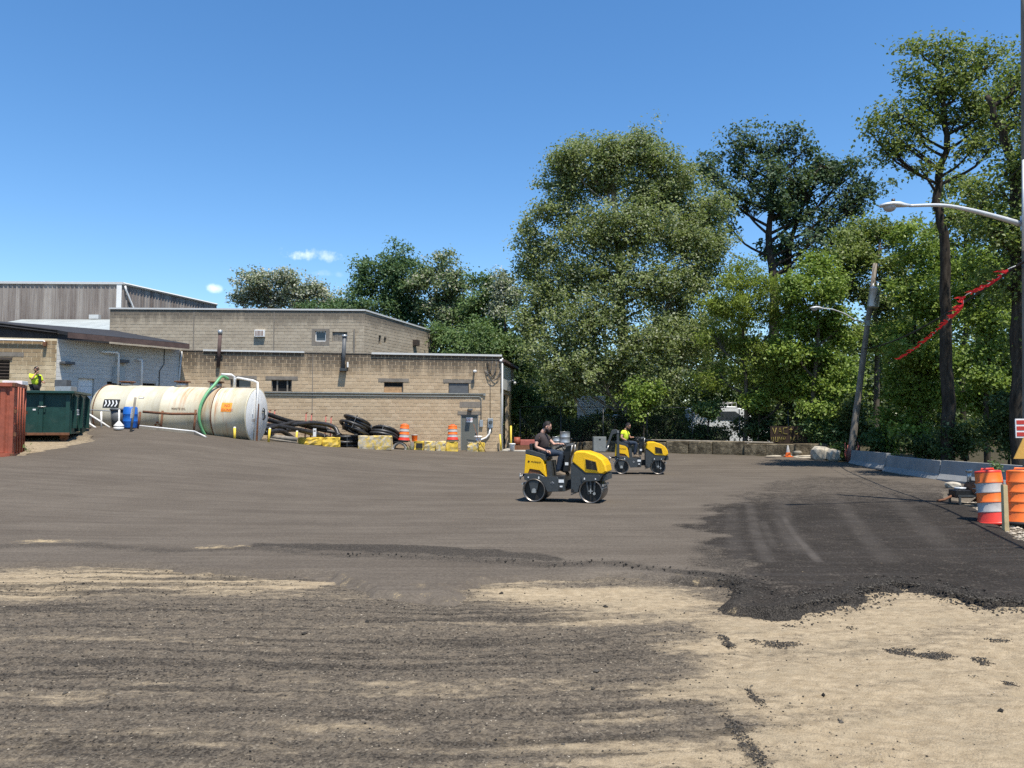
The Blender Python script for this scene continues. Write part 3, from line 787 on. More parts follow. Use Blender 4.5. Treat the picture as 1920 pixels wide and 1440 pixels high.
# ---- low block workshop -------------------------------------------------
low = thing('workshop_building', 'low tan concrete block workshop with grey door behind the yellow blocks', 'building', (-9, 44, .6))
LOWP = W(336, 700, 41.6); LOWQ = W(938, 700, 45.0); LOWR = W(963, 700, 50.8)
ZT_L = 6.06
low_bm = block_mat('tan_block', (.41, .308, .198), (.505, .392, .262), 0, ZT_L, 2.4, .85)
low_mm = mortar('tan_mortar', (.55, .43, .288))
wfL = WallFrame(Vector((LOWP.x, LOWP.y, 0)), Vector((LOWQ.x - LOWP.x, LOWQ.y - LOWP.y, 0)).normalized(), None) if False else None
_t = Vector((LOWQ.x - LOWP.x, LOWQ.y - LOWP.y, 0)); LL = _t.length; _t.normalize()
wfL = WallFrame(Vector((LOWP.x, LOWP.y, 0)), _t, Vector((_t.y, -_t.x, 0)))
_winL = []
for (u0, v0, u1, v1) in ((432, 711, 470, 727), (509, 712, 547, 735), (720, 716, 756, 736), (841, 718, 879, 738)):
    a0, zt = wfL.az(u0, v0); a1, _ = wfL.az(u1, v0); _, zb = wfL.az(u0, v1); _winL.append((a0, a1, zb, zt))
da0, dzt = wfL.az(864, 783); da1, _ = wfL.az(897, 783); dz0 = gz(*(wfL.P(da0, 0).xy)) + .03
dzt = dz0 + 2.06
_doorL = (da0, da1, dz0 - .2, dzt)
block_wall(low, LOWP, LOWQ, .46 - .2 * 1, ZT_L, _winL + [_doorL], low_bm, low_mm, single=300, joint=.022, skip_below=lambda a: gz(*(wfL.P(a, 0).xy)))
# roof deck and gutters
mb = MB(); q = [wfL.P(-.3, 0, -.05), wfL.P(LL - .02, 0, -.05), Vector((LOWR.x - .05, LOWR.y - .1, 0)), Vector((LOWR.x - 18, LOWR.y - 3.4, 0))]
mb.prism([(c.x, c.y) for c in q], 5.86, 5.97, 'z'); part('roof', mb, MATS['roof_tar'], low)
a, z = wfL.az(380, 659); a2, _ = wfL.az(570, 661)
B(wfL, 'gutter', a, a2, 6.04, 6.13, .0, .10, 'white_trim', low)
a3, _ = wfL.az(696, 664)
B(wfL, 'gutter', a3, LL + .08, 6.03, 6.14, .0, .12, 'white_trim', low)
mb = MB(); wfL.box(mb, .1, a - .02, 6.05, 6.10, -.2, .04); wfL.box(mb, a2 + .02, a3 - .02, 6.05, 6.10, -.2, .04); part('coping', mb, MATS['lintel_concrete'], low)
# windows: lintel over each, and what fills the opening
for k, (a0, a1, zb, zt) in enumerate(_winL):
    B(wfL, 'lintel', a0 - .32, a1 + .32, zt + .005, zt + .2, -.05, .03, 'lintel_concrete', low)
    w = B(wfL, 'window', a0, a1, zb, zt, -.19, -.155, 'dark_opening' if k < 3 else 'grey_paint', low)
    mb = MB()
    for (b0, b1, c0, c1) in ((a0, a1, zb, zb + .05), (a0, a1, zt - .04, zt), (a0, a0 + .05, zb, zt), (a1 - .05, a1, zb, zt)): wfL.box(mb, b0, b1, c0, c1, -.15, -.10)
    if k == 1:
        for q in (.28, .78): wfL.box(mb, a0 + (a1 - a0) * q - .04, a0 + (a1 - a0) * q + .04, zb, zt, -.148, -.08)
    part('frame', mb, MATS['weathered_wood'] if k < 3 else MATS['grey_paint'], w)
    if k == 2: B(wfL, 'plywood_sheet', a0 + .02, a1 - .08, zb + .02, zb + .36, -.13, -.09, 'plywood', w)
    if k == 3: B(wfL, 'board', a0 + .03, a1 - .03, zb + .03, zt - .03, -.14, -.03, 'grey_plastic', w)
    if k == 0: B(wfL, 'pane', a0 + (a1 - a0) * .42, a1 - .05, zb + .02, zt - .02, -.15, -.12, 'window_glass', w)
# grey door with lintel, lamp and EXIT notice
door = B(wfL, 'door', da0 + .04, da1 - .04, dz0, dzt - .03, -.10, -.055, 'door_grey', low)
mb = MB(); wfL.box(mb, da0, da0 + .05, dz0, dzt, -.12, .0); wfL.box(mb, da1 - .05, da1, dz0, dzt, -.12, 0); wfL.box(mb, da0 + .05, da1 - .05, dzt - .05, dzt, -.12, .0); part('frame', mb, MATS['grey_paint'], door)
mb = MB(); mb.ball(wfL.P(da1 - .14, dz0 + 1.0, -.02), .035); part('knob', mb, MATS['worn_steel'], door)
sg = B(wfL, 'exit_notice', da0 + .33, da1 - .33 + .0, dz0 + 1.62, dz0 + 1.90, -.053, -.045, 'decal_white', door)
tm = text_mesh('EXIT', .2, .002, 'CENTER'); q = wfL.P((da0 + da1) / 2, dz0 + 1.69, -.042)
put('lettering', tm, MATS['decal_red'], door, q, (R(90), 0, math.atan2(_t.y, _t.x)))
B(wfL, 'lintel', da0 - .18, da1 + .18, dzt + .005, dzt + .2, -.05, .03, 'lintel_concrete', low)
B(wfL, 'patched_panel', da0 - .06, da1 + .12, dzt + .42, dzt + .75, .0, .022, 'pine_post' if False else 'lintel_concrete', low)
am_ = da0 + (da1 - da0) * .5
mb = MB(); wfL.box(mb, am_ - .13, am_ + .13, dzt + .22, dzt + .34, .012, .42); part('wall_lamp', mb, MATS['grey_plastic'], low, .02)
# camera lamp high on the wall
a, z = wfL.az(889, 697)
mb = MB(); mb.cyl(wfL.P(a, z, .0), wfL.P(a, z, .28), .05); mb.ball(wfL.P(a, z, .30), (.11, .11, .09)); part('floodlight', mb, MATS['white_paint'], low)
# twin conduit along the wall
a0_, z0_ = wfL.az(496, 737); a1_, z1_ = wfL.az(905, 743.5); ak, _ = wfL.az(902, 745)
mb = MB(); mb.cyl(wfL.P(a0_, z0_ + .03, .05), wfL.P(a1_ + .05, z0_ + .03, .05), .045, n=8); part('conduit', mb, MATS['grey_paint'], low)
mb = MB(); mb.tube([wfL.P(a0_, z0_ - .12, .04), wfL.P(ak - .15, z0_ - .12, .04), wfL.P(ak - .04, z0_ - .16, .04), wfL.P(ak, z0_ - .28, .04), wfL.P(ak, dz0 + 1.75, .04)], .028, 8); part('conduit', mb, MATS['grey_paint'], low)
B(wfL, 'junction_box', a1_ + .02, a1_ + .16, z0_ - .06, z0_ + .08, .0, .10, 'grey_paint', low)
# electric boxes and meter with a white elbow pipe
B(wfL, 'switch_box', ak - .10, ak + .10, dz0 + 1.35, dz0 + 1.75, .013, .13, 'galvanized', low, .01)
mt0, _ = wfL.az(919, 790)
mb = MB(); wfL.box(mb, mt0 - .15, mt0 + .15, dz0 + 1.3, dz0 + 1.85, .013, .15); meter = part('meter_box', mb, MATS['galvanized'], low, .01)
mb = MB(); mb.cyl(wfL.P(mt0, dz0 + 1.62, .14), wfL.P(mt0, dz0 + 1.62, .26), .12, .09); part('meter_dial', mb, MATS['window_glass'], meter)
mb = MB(); mb.tube([wfL.P(mt0, dz0 + 1.3, .08), wfL.P(mt0 - .05, dz0 + .95, .08), wfL.P(mt0 - .25, dz0 + .72, .08), wfL.P(mt0 - .55, dz0 + .6, .08), wfL.P(mt0 - .72, dz0 + .5, .08)], .055, 8); part('elbow_pipe', mb, MATS['pale_pvc'], low)
mb = MB(); a, z = wfL.az(919, 716); mb.cyl(wfL.P(mt0, dz0 + 1.85, .03), wfL.P(a, z, .03), .014, n=6); part('service_cable', mb, MATS['wire_black'], low)
# loops of cable by the corner
rng = random.Random(3)
for k in range(5):
    ac = a - .1 + .08 * k; pts = []
    for i in range(14):
        th = -math.pi * (.05 + .9 * i / 13)
        pts.append(wfL.P(ac + (.22 + .05 * k) * math.cos(th) + .1 * (k % 2), z + .75 + (.55 + .1 * k) * math.sin(th) + .55 * (i / 13 if k % 2 else 1 - i / 13), .05 + .02 * k))
    mb = MB(); mb.tube(pts, .018, 6); part('cable_loop', mb, MATS['wire_black'] if k % 2 else MATS['grey_plastic'], low)
# two roof flues that climb the wall
a, z = wfL.az(411, 627); _, zb = wfL.az(411, 688)
mb = MB(); mb.cyl(wfL.P(a + .02, z, .14), wfL.P(a - .05, zb, .14), .10, n=10); fl = part('flue_pipe', mb, MATS['brown_fascia'], low)
mb = MB(); mb.cyl(wfL.P(a + .02, z, .14), wfL.P(a + .02, z + .22, .14), .12, n=10); part('cap', mb, MATS['galvanized'], fl)
mb = MB(); wfL.box(mb, a - .22, a + .2, 6.0, 6.03, .02, .2); part('strap', mb, MATS['brown_fascia'], fl)
a, z = wfL.az(645, 632); _, zb = wfL.az(643, 692)
mb = MB(); mb.cyl(wfL.P(a, z, .18), wfL.P(a - .06, zb, .18), .115, n=10); fl = part('flue_pipe', mb, MATS['grey_plastic'], low)
mb = MB(); mb.cyl(wfL.P(a, z - .02, .18), wfL.P(a, z + .10, .18), .15, n=10); part('cap', mb, MATS['galvanized'], fl)
mb = MB(); wfL.box(mb, a - .24, a + .14, zb - .12, zb + .03, .012, .36); part('outlet_hood', mb, MATS['dark_grey_paint'], fl)
B(wfL, 'valve_box', a + .15, a + .24, zb + .1, zb + .4, .013, .1, 'pale_pvc', low)
# narrow control joint
a, z = wfL.az(586, 700); B(wfL, 'control_joint', a - .02, a + .02, 1.0, 6.0, .006, .018, 'lintel_concrete', low)
# vent pipe stub on the wall at the far left, white downspout at the inner corner
mb = MB(); mb.cyl(wfL.P(.12, 6.0, .12), wfL.P(-.05, 3.2, .12), .055, n=8); part('downspout', mb, MATS['white_trim'], low)
# right end: bay doorway under a white sheet-metal board
_ts = Vector((LOWR.x - LOWQ.x, LOWR.y - LOWQ.y, 0)); LS = _ts.length; _ts.normalize()
wfS = WallFrame(Vector((LOWQ.x, LOWQ.y, 0)), _ts, Vector((_ts.y, -_ts.x, 0)))
side_bm = block_mat('ochre_block', (.36, .275, .15), (.45, .35, .20), 0, 5.2, 1.0, .2)
block_wall(low, LOWQ + Vector((.0, .21, 0)), LOWR, .2, 5.75, [(.15, 3.2, 0, 3.9)], side_bm, low_mm)
B(wfS, 'sheet_metal_board', .05, 3.9, 4.15, 5.62, .03, .07, 'white_trim', low)
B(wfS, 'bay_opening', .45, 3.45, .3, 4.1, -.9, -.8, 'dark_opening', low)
B(wfS, 'eave', -.05, LS + .3, 5.72, 5.86, -.3, .30, 'brown_fascia', low)
mb = MB(); mb.cyl(wfS.P(.02, 5.95, .12), wfS.P(.02, .45, .12), .05, n=8); part('downspout', mb, MATS['white_trim'], low)
mb = MB(); mb.ball(wfL.P(LL + .02, 5.78, .1), .09); part('floodlight', mb, MATS['white_paint'], low)
mb = MB(); mb.tube([wfS.P(3.2, 4.75, .07), wfS.P(3.2, 4.85, .35), wfS.P(3.2, 4.7, .45)], .03, 6); mb.ball(wfS.P(3.2, 4.66, .45), .1); part('yard_lamp', mb, MATS['white_paint'], low)
mb = MB(); wfS.box(mb, .32, .44, .3, 4.1, -.02, .05); part('door_jamb', mb, MATS['white_trim'], low)

# ---- tall block hall behind ---------------------------------------------
tall = thing('block_hall', 'taller grey concrete block hall with white roof edge behind the tan workshop', 'building', (-18, 48, 1))
TP, TQ, TRr = W(206, 600, 47.0), W(683, 600, 47.7), W(821, 600, 57.0)
ZT_T = W(440, 581.5, 47.35).z
tall_bm = block_mat('grey_block', (.36, .302, .226), (.435, .372, .282), 0, ZT_T, 1.5, .7, blotch=.3)
tall_mm = mortar('grey_mortar', (.40, .34, .26))
_tt = Vector((TQ.x - TP.x, TQ.y - TP.y, 0)); LT = _tt.length; _tt.normalize()
wfT = WallFrame(Vector((TP.x, TP.y, 0)), _tt, Vector((_tt.y, -_tt.x, 0)))
_winT = []
for (u0, v0, u1, v1) in ((590, 621, 610, 640), (622, 622, 650, 641)):
    a0, zt = wfT.az(u0, v0); a1, _ = wfT.az(u1, v0); _, zb = wfT.az(u0, v1); _winT.append((a0, a1, zb, zt))
block_wall(tall, TP, TQ, 2.2, ZT_T, _winT, tall_bm, tall_mm, single=300, skip_below=lambda a: 4.6)
a0, a1, zb, zt = _winT[0]
w = B(wfT, 'window', a0, a1, zb, zt, -.17, -.14, 'window_glass', tall)
mb = MB()
for (b0, b1, c0, c1) in ((a0, a1, zb, zb + .05), (a0, a1, zt - .05, zt), (a0, a0 + .05, zb, zt), (a1 - .05, a1, zb, zt)): wfT.box(mb, b0, b1, c0, c1, -.135, -.06)
part('frame', mb, MATS['white_paint'], w)
mb = MB()
for (b0, b1, c0, c1) in ((a0 - .22, a0 - .01, zb - .25, zt + .16), (a1 + .01, a1 + .22, zb - .25, zt + .16), (a0 - .01, a1 + .01, zb - .25, zb - .01), (a0 - .01, a1 + .01, zt + .01, zt + .16)): wfT.box(mb, b0, b1, c0, c1, .0, .02)
part('plaster_surround', mb, MATS['lintel_concrete'], w)
a0, a1, zb, zt = _winT[1]
w = tag(B(wfT, 'window', a0, a1, zb, zt, -.19, -.15, 'dark_opening', tall))
for k in range(8):
    s = (a1 - a0) / 8
    B(wfT, 'plank', a0 + k * s + .006, a0 + (k + 1) * s - .006, zb, zt, -.10, -.07 + .01 * (k % 3), 'weathered_wood', w)
a0, zt = wfT.az(477, 619); a1, _ = wfT.az(496, 619); _, zb = wfT.az(477, 632)
ac = B(wfT, 'air_conditioner', a0, a1, zb, zt, .013, .20, 'white_paint', tall, .01)
for k in range(6): B(wfT, 'slat', a0 + .06 + k * (a1 - a0 - .12) / 6, a0 + .06 + (k + .55) * (a1 - a0 - .12) / 6, zb + .06, zt - .06, .20, .212, 'rust', ac)
B(wfT, 'roof_edge', -.05, LT + .06, ZT_T + .002, ZT_T + .10, -.3, .07, 'white_trim', tall)
for u in (361, 512):
    a, _ = wfT.az(u, 600); B(wfT, 'control_joint', a - .03, a + .03, 4.5, ZT_T - .05, .005, .02, 'lintel_concrete', tall)
a, z = wfT.az(664, 640); B(wfT, 'rain_leader', a - .06, a + .03, 4.5, z + .75, .013, .08, 'lintel_concrete', tall)
# receding right side, roof line falling to the back
ZT_B = W(821, 625, 57.0).z
_t2 = Vector((TRr.x - TQ.x, TRr.y - TQ.y, 0)); L2 = _t2.length; _t2.normalize()
wfT2 = WallFrame(Vector((TQ.x, TQ.y, 0)), _t2, Vector((_t2.y, -_t2.x, 0)))
_o = []
for (u0, v0, u1, v1) in ((709, 629, 714, 646), (719, 632, 724, 644)):
    b0, zt = wfT2.az(u0, v0); b1, _ = wfT2.az(u1, v0); _, zb = wfT2.az(u1, v1); _o.append((b0, b1, zb, zt))
block_wall(tall, TQ, TRr, 2.2, ZT_T, _o, tall_bm, tall_mm, skip_below=lambda a: 4.6, top_f=lambda a: ZT_T + (ZT_B - ZT_T) * a / L2)
for b0, b1, zb, zt in _o: B(wfT2, 'window', b0, b1, zb, zt, -.19, -.16, 'dark_opening', tall)
mb = MB(); q0, q1 = wfT2.P(0.08, ZT_T, 0), wfT2.P(L2 + .1, ZT_B, 0)
n2 = wfT2.n
mb.add([q0 + n2 * .07, q1 + n2 * .07, q1 - n2 * .3, q0 - n2 * .3] + [c + Vector((0, 0, .10)) for c in (q0 + n2 * .07, q1 + n2 * .07, q1 - n2 * .3, q0 - n2 * .3)], [(3, 2, 1, 0), (4, 5, 6, 7), (0, 1, 5, 4), (1, 2, 6, 5), (2, 3, 7, 6), (3, 0, 4, 7)])
part('roof_edge', mb, MATS['white_trim'], tall)
b, z = wfT2.az(775, 645); B(wfT2, 'vent_box', b - .15, b + .25, z - .12, z + .28, .013, .35, 'louver_brown', tall)
mb = MB(); c = [wfT.P(-.1, 0, -.25), wfT.P(LT - .05, 0, -.25), Vector((TRr.x - .3, TRr.y, 0)), Vector((TRr.x - 20, TRr.y, 0))]
mb.add([(c[0].x, c[0].y, ZT_T - .15), (c[1].x, c[1].y, ZT_T - .15), (c[2].x, c[2].y, ZT_B - .15), (c[3].x, c[3].y, ZT_B - .15)], [(0, 1, 2, 3)]); part('roof', mb, MATS['roof_tar'], tall)

# ---- white painted building at the left ---------------------------------
wb = thing('painted_building', 'white painted block building with dark overhanging roof at far left', 'building', (-22, 38, 2))
WP0, WC, WE = W(-60, 690, 35.4), W(105, 690, 36.3), W(337, 690, 41.55)
ZE = W(107, 634, 36.0).z
_tf = Vector((WC.x - WP0.x, WC.y - WP0.y, 0)); LF = _tf.length; _tf.normalize()
wfF = WallFrame(Vector((WP0.x, WP0.y, 0)), _tf, Vector((_tf.y, -_tf.x, 0)))
l0, zt = wfF.az(-40, 674); l1, _ = wfF.az(17, 674); _, zb = wfF.az(10, 712)
front_bm = block_mat('stained_block', (.40, .315, .195), (.56, .455, .300), 0, ZE, 2.6, .75, (.16, .095, .045), .3)
front_mm = mortar('pale_mortar', (.62, .53, .37))
block_wall(wb, WP0, WC, 2.0, ZE, [(l0, l1, zb, zt)], front_bm, front_mm, single=300, skip_below=lambda a: 3.0)
lv = B(wfF, 'louver', l0, l1, zb, zt, -.18, -.15, 'dark_opening', wb)
for k in range(6):
    mb = MB(); z = zb + (k + .5) * (zt - zb) / 6
    mb.box(wfF.P((l0 + l1) / 2, z, -.03), (l1 - l0, .03, .15), wfF.rot @ Matrix.Rotation(R(-40), 3, 'X')); part('slat', mb, MATS['louver_brown'], lv)
B(wfF, 'sill', l0 - .1, l1 + .1, zt + .01, zt + .12, .0, .06, 'louver_brown', wb)
a, z = wfF.az(0, 664); a1_, _ = wfF.az(43, 664)
B(wfF, 'lintel', l0 - .2, a1_, z - .1, z + .1, -.03, .025, 'lintel_concrete', wb)
a1_, z = wfF.az(82, 639.5)
mb = MB(); mb.cyl(wfF.P(0, z, .12), wfF.P(a1_, z, .12), .045, n=8); mb.cyl(wfF.P(a1_, z, .12), wfF.P(a1_, z - .12, .12), .04, n=8); part('gutter_pipe', mb, MATS['pale_pvc'], wb)
B(wfF, 'bracket', a1_ - .03, a1_ + .10, z - .25, z - .05, .013, .22, 'rust', wb)
_tw = Vector((WE.x - WC.x, WE.y - WC.y, 0)); LW = _tw.length; _tw.normalize()
wfW = WallFrame(Vector((WC.x, WC.y, 0)), _tw, Vector((_tw.y, -_tw.x, 0)))
white_bm = block_mat('white_painted_block', (.50, .49, .46), (.55, .54, .51), 0, ZE, .6, .25, (.3, .26, .24), .12)
white_mm = mortar('white_mortar', (.50, .49, .46))
gd0, gt = wfW.az(146, 709); gd1, _ = wfW.az(176, 711)
wa0, wzt = wfW.az(200, 715); wa1, _ = wfW.az(236, 716); wa2, wz2 = wfW.az(262, 718); wa3, _ = wfW.az(292, 719)
block_wall(wb, WC + Vector((0, .005, 0)) + wfW.t * .01, WE, 1.7, ZE, [(gd0, gd1, 1.7, gt), (wa0, wa1, wzt - .7, wzt), (wa2, wa3, wz2 - .7, wz2)], white_bm, white_mm, proud=.008, joint=.012, single=300, skip_below=lambda a: 2.6)
gd = B(wfW, 'roller_door', gd0, gd1, 1.8, gt, -.19, -.15, 'white_paint', wb)
for k in range(6): B(wfW, 'slat', gd0, gd1, 2.0 + k * .38, 2.36 + k * .38, -.15, -.13, 'white_paint', gd)
for b0, b1, zz in ((wa0, wa1, wzt), (wa2, wa3, wz2)): B(wfW, 'window', b0, b1, zz - .7, zz, -.19, -.16, 'dark_opening', wb)
for (u, v, w_, h_) in ((121, 681, .28, .12), (226, 678, .22, .16)):
    a, z = wfW.az(u, v); mb = MB(); wfW.box(mb, a - w_, a + w_, z - h_ / 2, z + h_ / 2, .012, .4); part('wall_lamp', mb, MATS['grey_plastic'], wb, .02)
a, z = wfW.az(222, 697); B(wfW, 'notice_board', a - .35, a + .3, z - .6, z + .25, .012, .05, 'galvanized', wb)
# white vent pipes standing above the tank are fixed to this wall by arms
for (u0, v0, u1, v1, ext) in ((214, 662, 214, 712, 29), (258, 675, 258, 715, 6)):
    a, z = wfW.az(u0, v0); a1_, z1_ = wfW.az(u0 - ext, v0 - 1)
    mb = MB(); mb.tube([wfW.P(a1_, z, .12), wfW.P(a - .05, z, .35), wfW.P(a, z - .06, .36), wfW.P(a, z - 1.6, .36)], .06, 8); part('vent_pipe', mb, MATS['pale_pvc'], wb)
mb = MB(); a, z = wfW.az(306, 672); mb.tube([wfW.P(a, ZE - .05, .03), wfW.P(a, z - .3, .03), wfW.P(a - .25, z - .7, .03), wfW.P(a - .25, z - 1.6, .03)], .02, 6); part('cable', mb, MATS['wire_black'], wb)
# roof: shed slab falling to an eave one metre proud of the white wall
ov = 1.0; nW, tW = wfW.n, wfW.t
WCf = Vector((WC.x, WC.y, 0)) + wfF.n * .04; E1 = Vector((WC.x, WC.y, 0)) + nW * ov; E2 = Vector((WE.x, WE.y, 0)) + nW * ov - tW * .12
K1 = Vector((WP0.x, WP0.y, 0)) + wfF.n * .04; K2 = Vector((WE.x, WE.y, 0)) - nW * 7
zk = W(0, 600, 35.2).z - (ZE + .12)
def roofz(pnt, up=0): d_ = (pnt - E1).dot(-nW); return ZE + .10 + up + max(d_, 0) * .165
mb = MB(); c = [K1, WCf, E1, E2, K2]
mb.add([(q.x, q.y, roofz(q)) for q in c] + [(q.x, q.y, roofz(q, .16)) for q in c], [(4, 3, 2, 1, 0), (5, 6, 7, 8, 9), (0, 1, 6, 5), (1, 2, 7, 6), (2, 3, 8, 7), (3, 4, 9, 8), (4, 0, 5, 9)]); part('roof', mb, MATS['roof_tar'], wb)
mb = MB()
e0, e1 = E1 + nW * .04, E2 + nW * .04
mb.add([(e0.x, e0.y, ZE - .02), (e1.x, e1.y, ZE - .02), (e1.x, e1.y, ZE + .24), (e0.x, e0.y, ZE + .24)] + [((q - nW * .03).x, (q - nW * .03).y, z) for q, z in ((e0, ZE - .02), (e1, ZE - .02), (e1, ZE + .24), (e0, ZE + .24))], [(0, 1, 2, 3), (7, 6, 5, 4), (0, 4, 5, 1), (3, 2, 6, 7)]); part('fascia', mb, MATS['brown_fascia'], wb)
mb = MB(); k0, k1 = K1 + wfF.n * .03, WCf + wfF.n * .03
for up in (.02, .14):
    mb.cyl((k0.x, k0.y, roofz(k0, up)), (k1.x, k1.y, roofz(k1, up)), .035, n=6)
part('verge_strip', mb, MATS['roof_tar'], wb)
# gable infill between wall head and roof slab
mb = MB(); g0, g1 = Vector((WP0.x, WP0.y, 0)) - wfF.n * .1, Vector((WC.x, WC.y, 0)) - wfF.n * .1
mb.add([(g0.x, g0.y, ZE - .02), (g1.x, g1.y, ZE - .02), (g1.x, g1.y, roofz(g1) + .01), (g0.x, g0.y, roofz(g0) + .01)], [(0, 1, 2, 3)]); part('gable', mb, MATS['roof_tar'], wb)

# ---- ribbed metal warehouse far behind ----------------------------------
wh = thing('metal_warehouse', 'large grey ribbed metal warehouse with white roof trim behind the block halls', 'building', (-36, 60, 2))
HP, HC, HE = W(-90, 560, 57.6), W(228, 560, 58.0), W(405, 590, 68.5)
ZH, ZHE = W(228, 533, 58).z, W(405, 572.5, 68.5).z
t = NT('weathered_sheet'); p = t.pos()
rib = t.noise(t.mapping(p, (1.3, 1.3, .05)), 1.2, 5, .75)
c = t.mix(t.ramp(rib, .35, .65), (.155, .125, .108), (.36, .325, .29))
c = t.mix(t.math('MULTIPLY', t.ramp(t.noise(p, 2.0, 5, .7), .4, .7), .4), c, (.26, .225, .20))
t.done(c, .7, .1, .3)
def ribbed(parent, a, b, z0, za, zb, name):
    a, b = Vector((a.x, a.y, 0)), Vector((b.x, b.y, 0)); tt = (b - a); L = tt.length; tt.normalize(); n = Vector((tt.y, -tt.x, 0))
    pts = []; s = 0
    while s < L:
        for ds, dn in ((0, 0), (.10, 0), (.13, .05), (.20, .05), (.23, 0)): pts.append((min(s + ds, L), dn))
        s += .33
    pts.append((L, 0)); vs = []
    for s_, dn in pts:
        q = a + tt * s_ + n * dn; vs += [(q.x, q.y, z0), (q.x, q.y, za + (zb - za) * s_ / L)]
    mb = MB(); mb.add(vs, [(2 * i, 2 * i + 2, 2 * i + 3, 2 * i + 1) for i in range(len(pts) - 1)]); return part(name, mb, MATS['weathered_sheet'], parent), a, tt, n, L
_, a_, tt_, n_, L_ = ribbed(wh, HP, HC, 2, ZH, ZH, 'ribbed_wall')
wfH = WallFrame(a_, tt_, n_)
_, a_, tt2_, n2_, L2_ = ribbed(wh, HC, HE, 2, ZH, ZHE, 'ribbed_wall')
wfH2 = WallFrame(a_, tt2_, n2_)
B(wfH, 'roof_trim', -.2, L_ + .1, ZH - .02, ZH + .16, -.2, .12, 'white_trim', wh)
mb = MB(); q0, q1 = wfH2.P(0, ZH, .1), wfH2.P(L2_, ZHE, .1); mb.tube([q0 + Vector((0, 0, .06)), q1 + Vector((0, 0, .06))], .10, 4, smooth=False); part('roof_trim', mb, MATS['white_trim'], wh)
B(wfH, 'corner_trim', L_ - .35, L_ + .02, 6, ZH - .03, .055, .09, 'pale_pvc', wh)
mb = MB(); mb.tube([wfH2.P(.15, ZH - .1, .15), wfH2.P(.25, ZH - .4, .15), wfH2.P(1.2, ZH - 1.9, .15), wfH2.P(1.2, 6, .15)], .08, 6); part('downspout', mb, MATS['pale_pvc'], wh)
mb = MB(); c = [Vector((HP.x, HP.y, 0)), Vector((HC.x, HC.y, 0)), Vector((HE.x, HE.y, 0)), Vector((HP.x, HE.y, 0))]
mb.add([(c[0].x, c[0].y, ZH - .05), (c[1].x, c[1].y, ZH - .05), (c[2].x, c[2].y, ZHE - .05), (c[3].x, c[3].y, ZHE - .05)], [(0, 1, 2, 3)]); part('roof', mb, MATS['roof_metal_grey'], wh)
# lean-to roof between warehouse and painted building
z0, z1 = W(120, 624, 49.5).z, W(120, 599, 57.4).z
for k in range(9):
    x0, x1 = X(-60, 52) + k * 1.37, X(-60, 52) + (k + 1) * 1.37 - .02
    mb = MB(); mb.add([(x0, 49.5, z0), (x1, 49.5, z0), (x1, 57.4, z1), (x0, 57.4, z1), (x0, 49.5, z0 - .05), (x1, 49.5, z0 - .05), (x1, 57.4, z1 - .05), (x0, 57.4, z1 - .05)], [(0, 1, 2, 3), (4, 7, 6, 5), (0, 4, 5, 1), (1, 5, 6, 2), (3, 2, 6, 7), (0, 3, 7, 4)]); part('roof_sheet', mb, MATS['roof_metal_grey'], wh)
mb = MB(); mb.box((X(110, 49.7), 49.7, z0 - .35), (9.0, .1, .6)); part('lean_to_wall', mb, MATS['roof_tar'], wh)
b, z = wfH.az(178, 597); B(wfH, 'roof_hatch', b - .35, b + .35, z - .1, z + .22, .06, .5, 'white_trim', wh)

for _b in (low, tall, wb, wh): settle(_b)

# ================================================================ STORAGE TANK
t = NT('tank_paint'); p = t.obj()
c = t.mix(t.ramp(t.noise(p, 1.5, 5, .6), .3, .7), (.54, .475, .325), (.62, .575, .445))
sep = t.node('ShaderNodeSeparateXYZ'); t.set(sep.inputs[0], p)
drip = t.noise(t.mapping(p, (3.0, .22, .22)), 1.5, 6, .7)
c = t.mix(t.math('MULTIPLY', t.ramp(drip, .48, .72), .5), c, (.42, .36, .22))
side = t.math('SUBTRACT', 1.0, t.math('ABSOLUTE', t.math('MULTIPLY', t.math('SUBTRACT', sep.outputs['X'], -1.35), .95)), True)
side2 = t.math('SUBTRACT', 1.0, t.math('ABSOLUTE', t.math('MULTIPLY', t.math('SUBTRACT', sep.outputs['X'], -2.9), .8)), True)
upz = t.ramp(sep.outputs['Z'], -.4, 1.2)
rs = t.math('MULTIPLY', t.ramp(t.noise(t.mapping(p, (5.5, .4, .4), loc=(2, 0, 0)), 1.3, 6, .72), .44, .62), t.math('MAXIMUM', side, t.math('MULTIPLY', side2, upz)))
c = t.mix(t.math('MULTIPLY', rs, .8), c, (.42, .17, .055))
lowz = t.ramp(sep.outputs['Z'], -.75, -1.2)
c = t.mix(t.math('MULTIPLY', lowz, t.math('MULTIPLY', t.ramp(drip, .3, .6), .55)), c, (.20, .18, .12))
t.done(c, .5, 0, .4)
RT = 1.235
TR = Vector((-11.64, 35.0, 2.44)); TL = Vector((-18.75, 35.6, 2.62))
tax = (TR - TL).normalized(); LTK = (TR - TL).length
tank = thing('storage_tank', 'long white horizontal storage tank with rust streaks in front of the tan workshop', 'tank')
tank.location = TR
tank.rotation_euler = tax.to_track_quat('X', 'Z').to_euler()
mb = MB()
prof = [(0, -LTK - .30), (.5, -LTK - .27), (.9, -LTK - .18), (1.12, -LTK - .08), (RT, -LTK + .1)]
prof += [(RT, -LTK + .6)]
for s in (-5.5, -3.9, -1.55): prof += [(RT, s - .02), (RT + .012, s - .01), (RT + .012, s + .01), (RT, s + .02)]
prof += [(RT, 0), (RT + .02, .01), (RT + .02, .04), (RT - .02, .05), (0, .07)]
mb.lathe(prof, (0, 0, 0), (1, 0, 0), 48); part('shell', mb, t.m, tank)
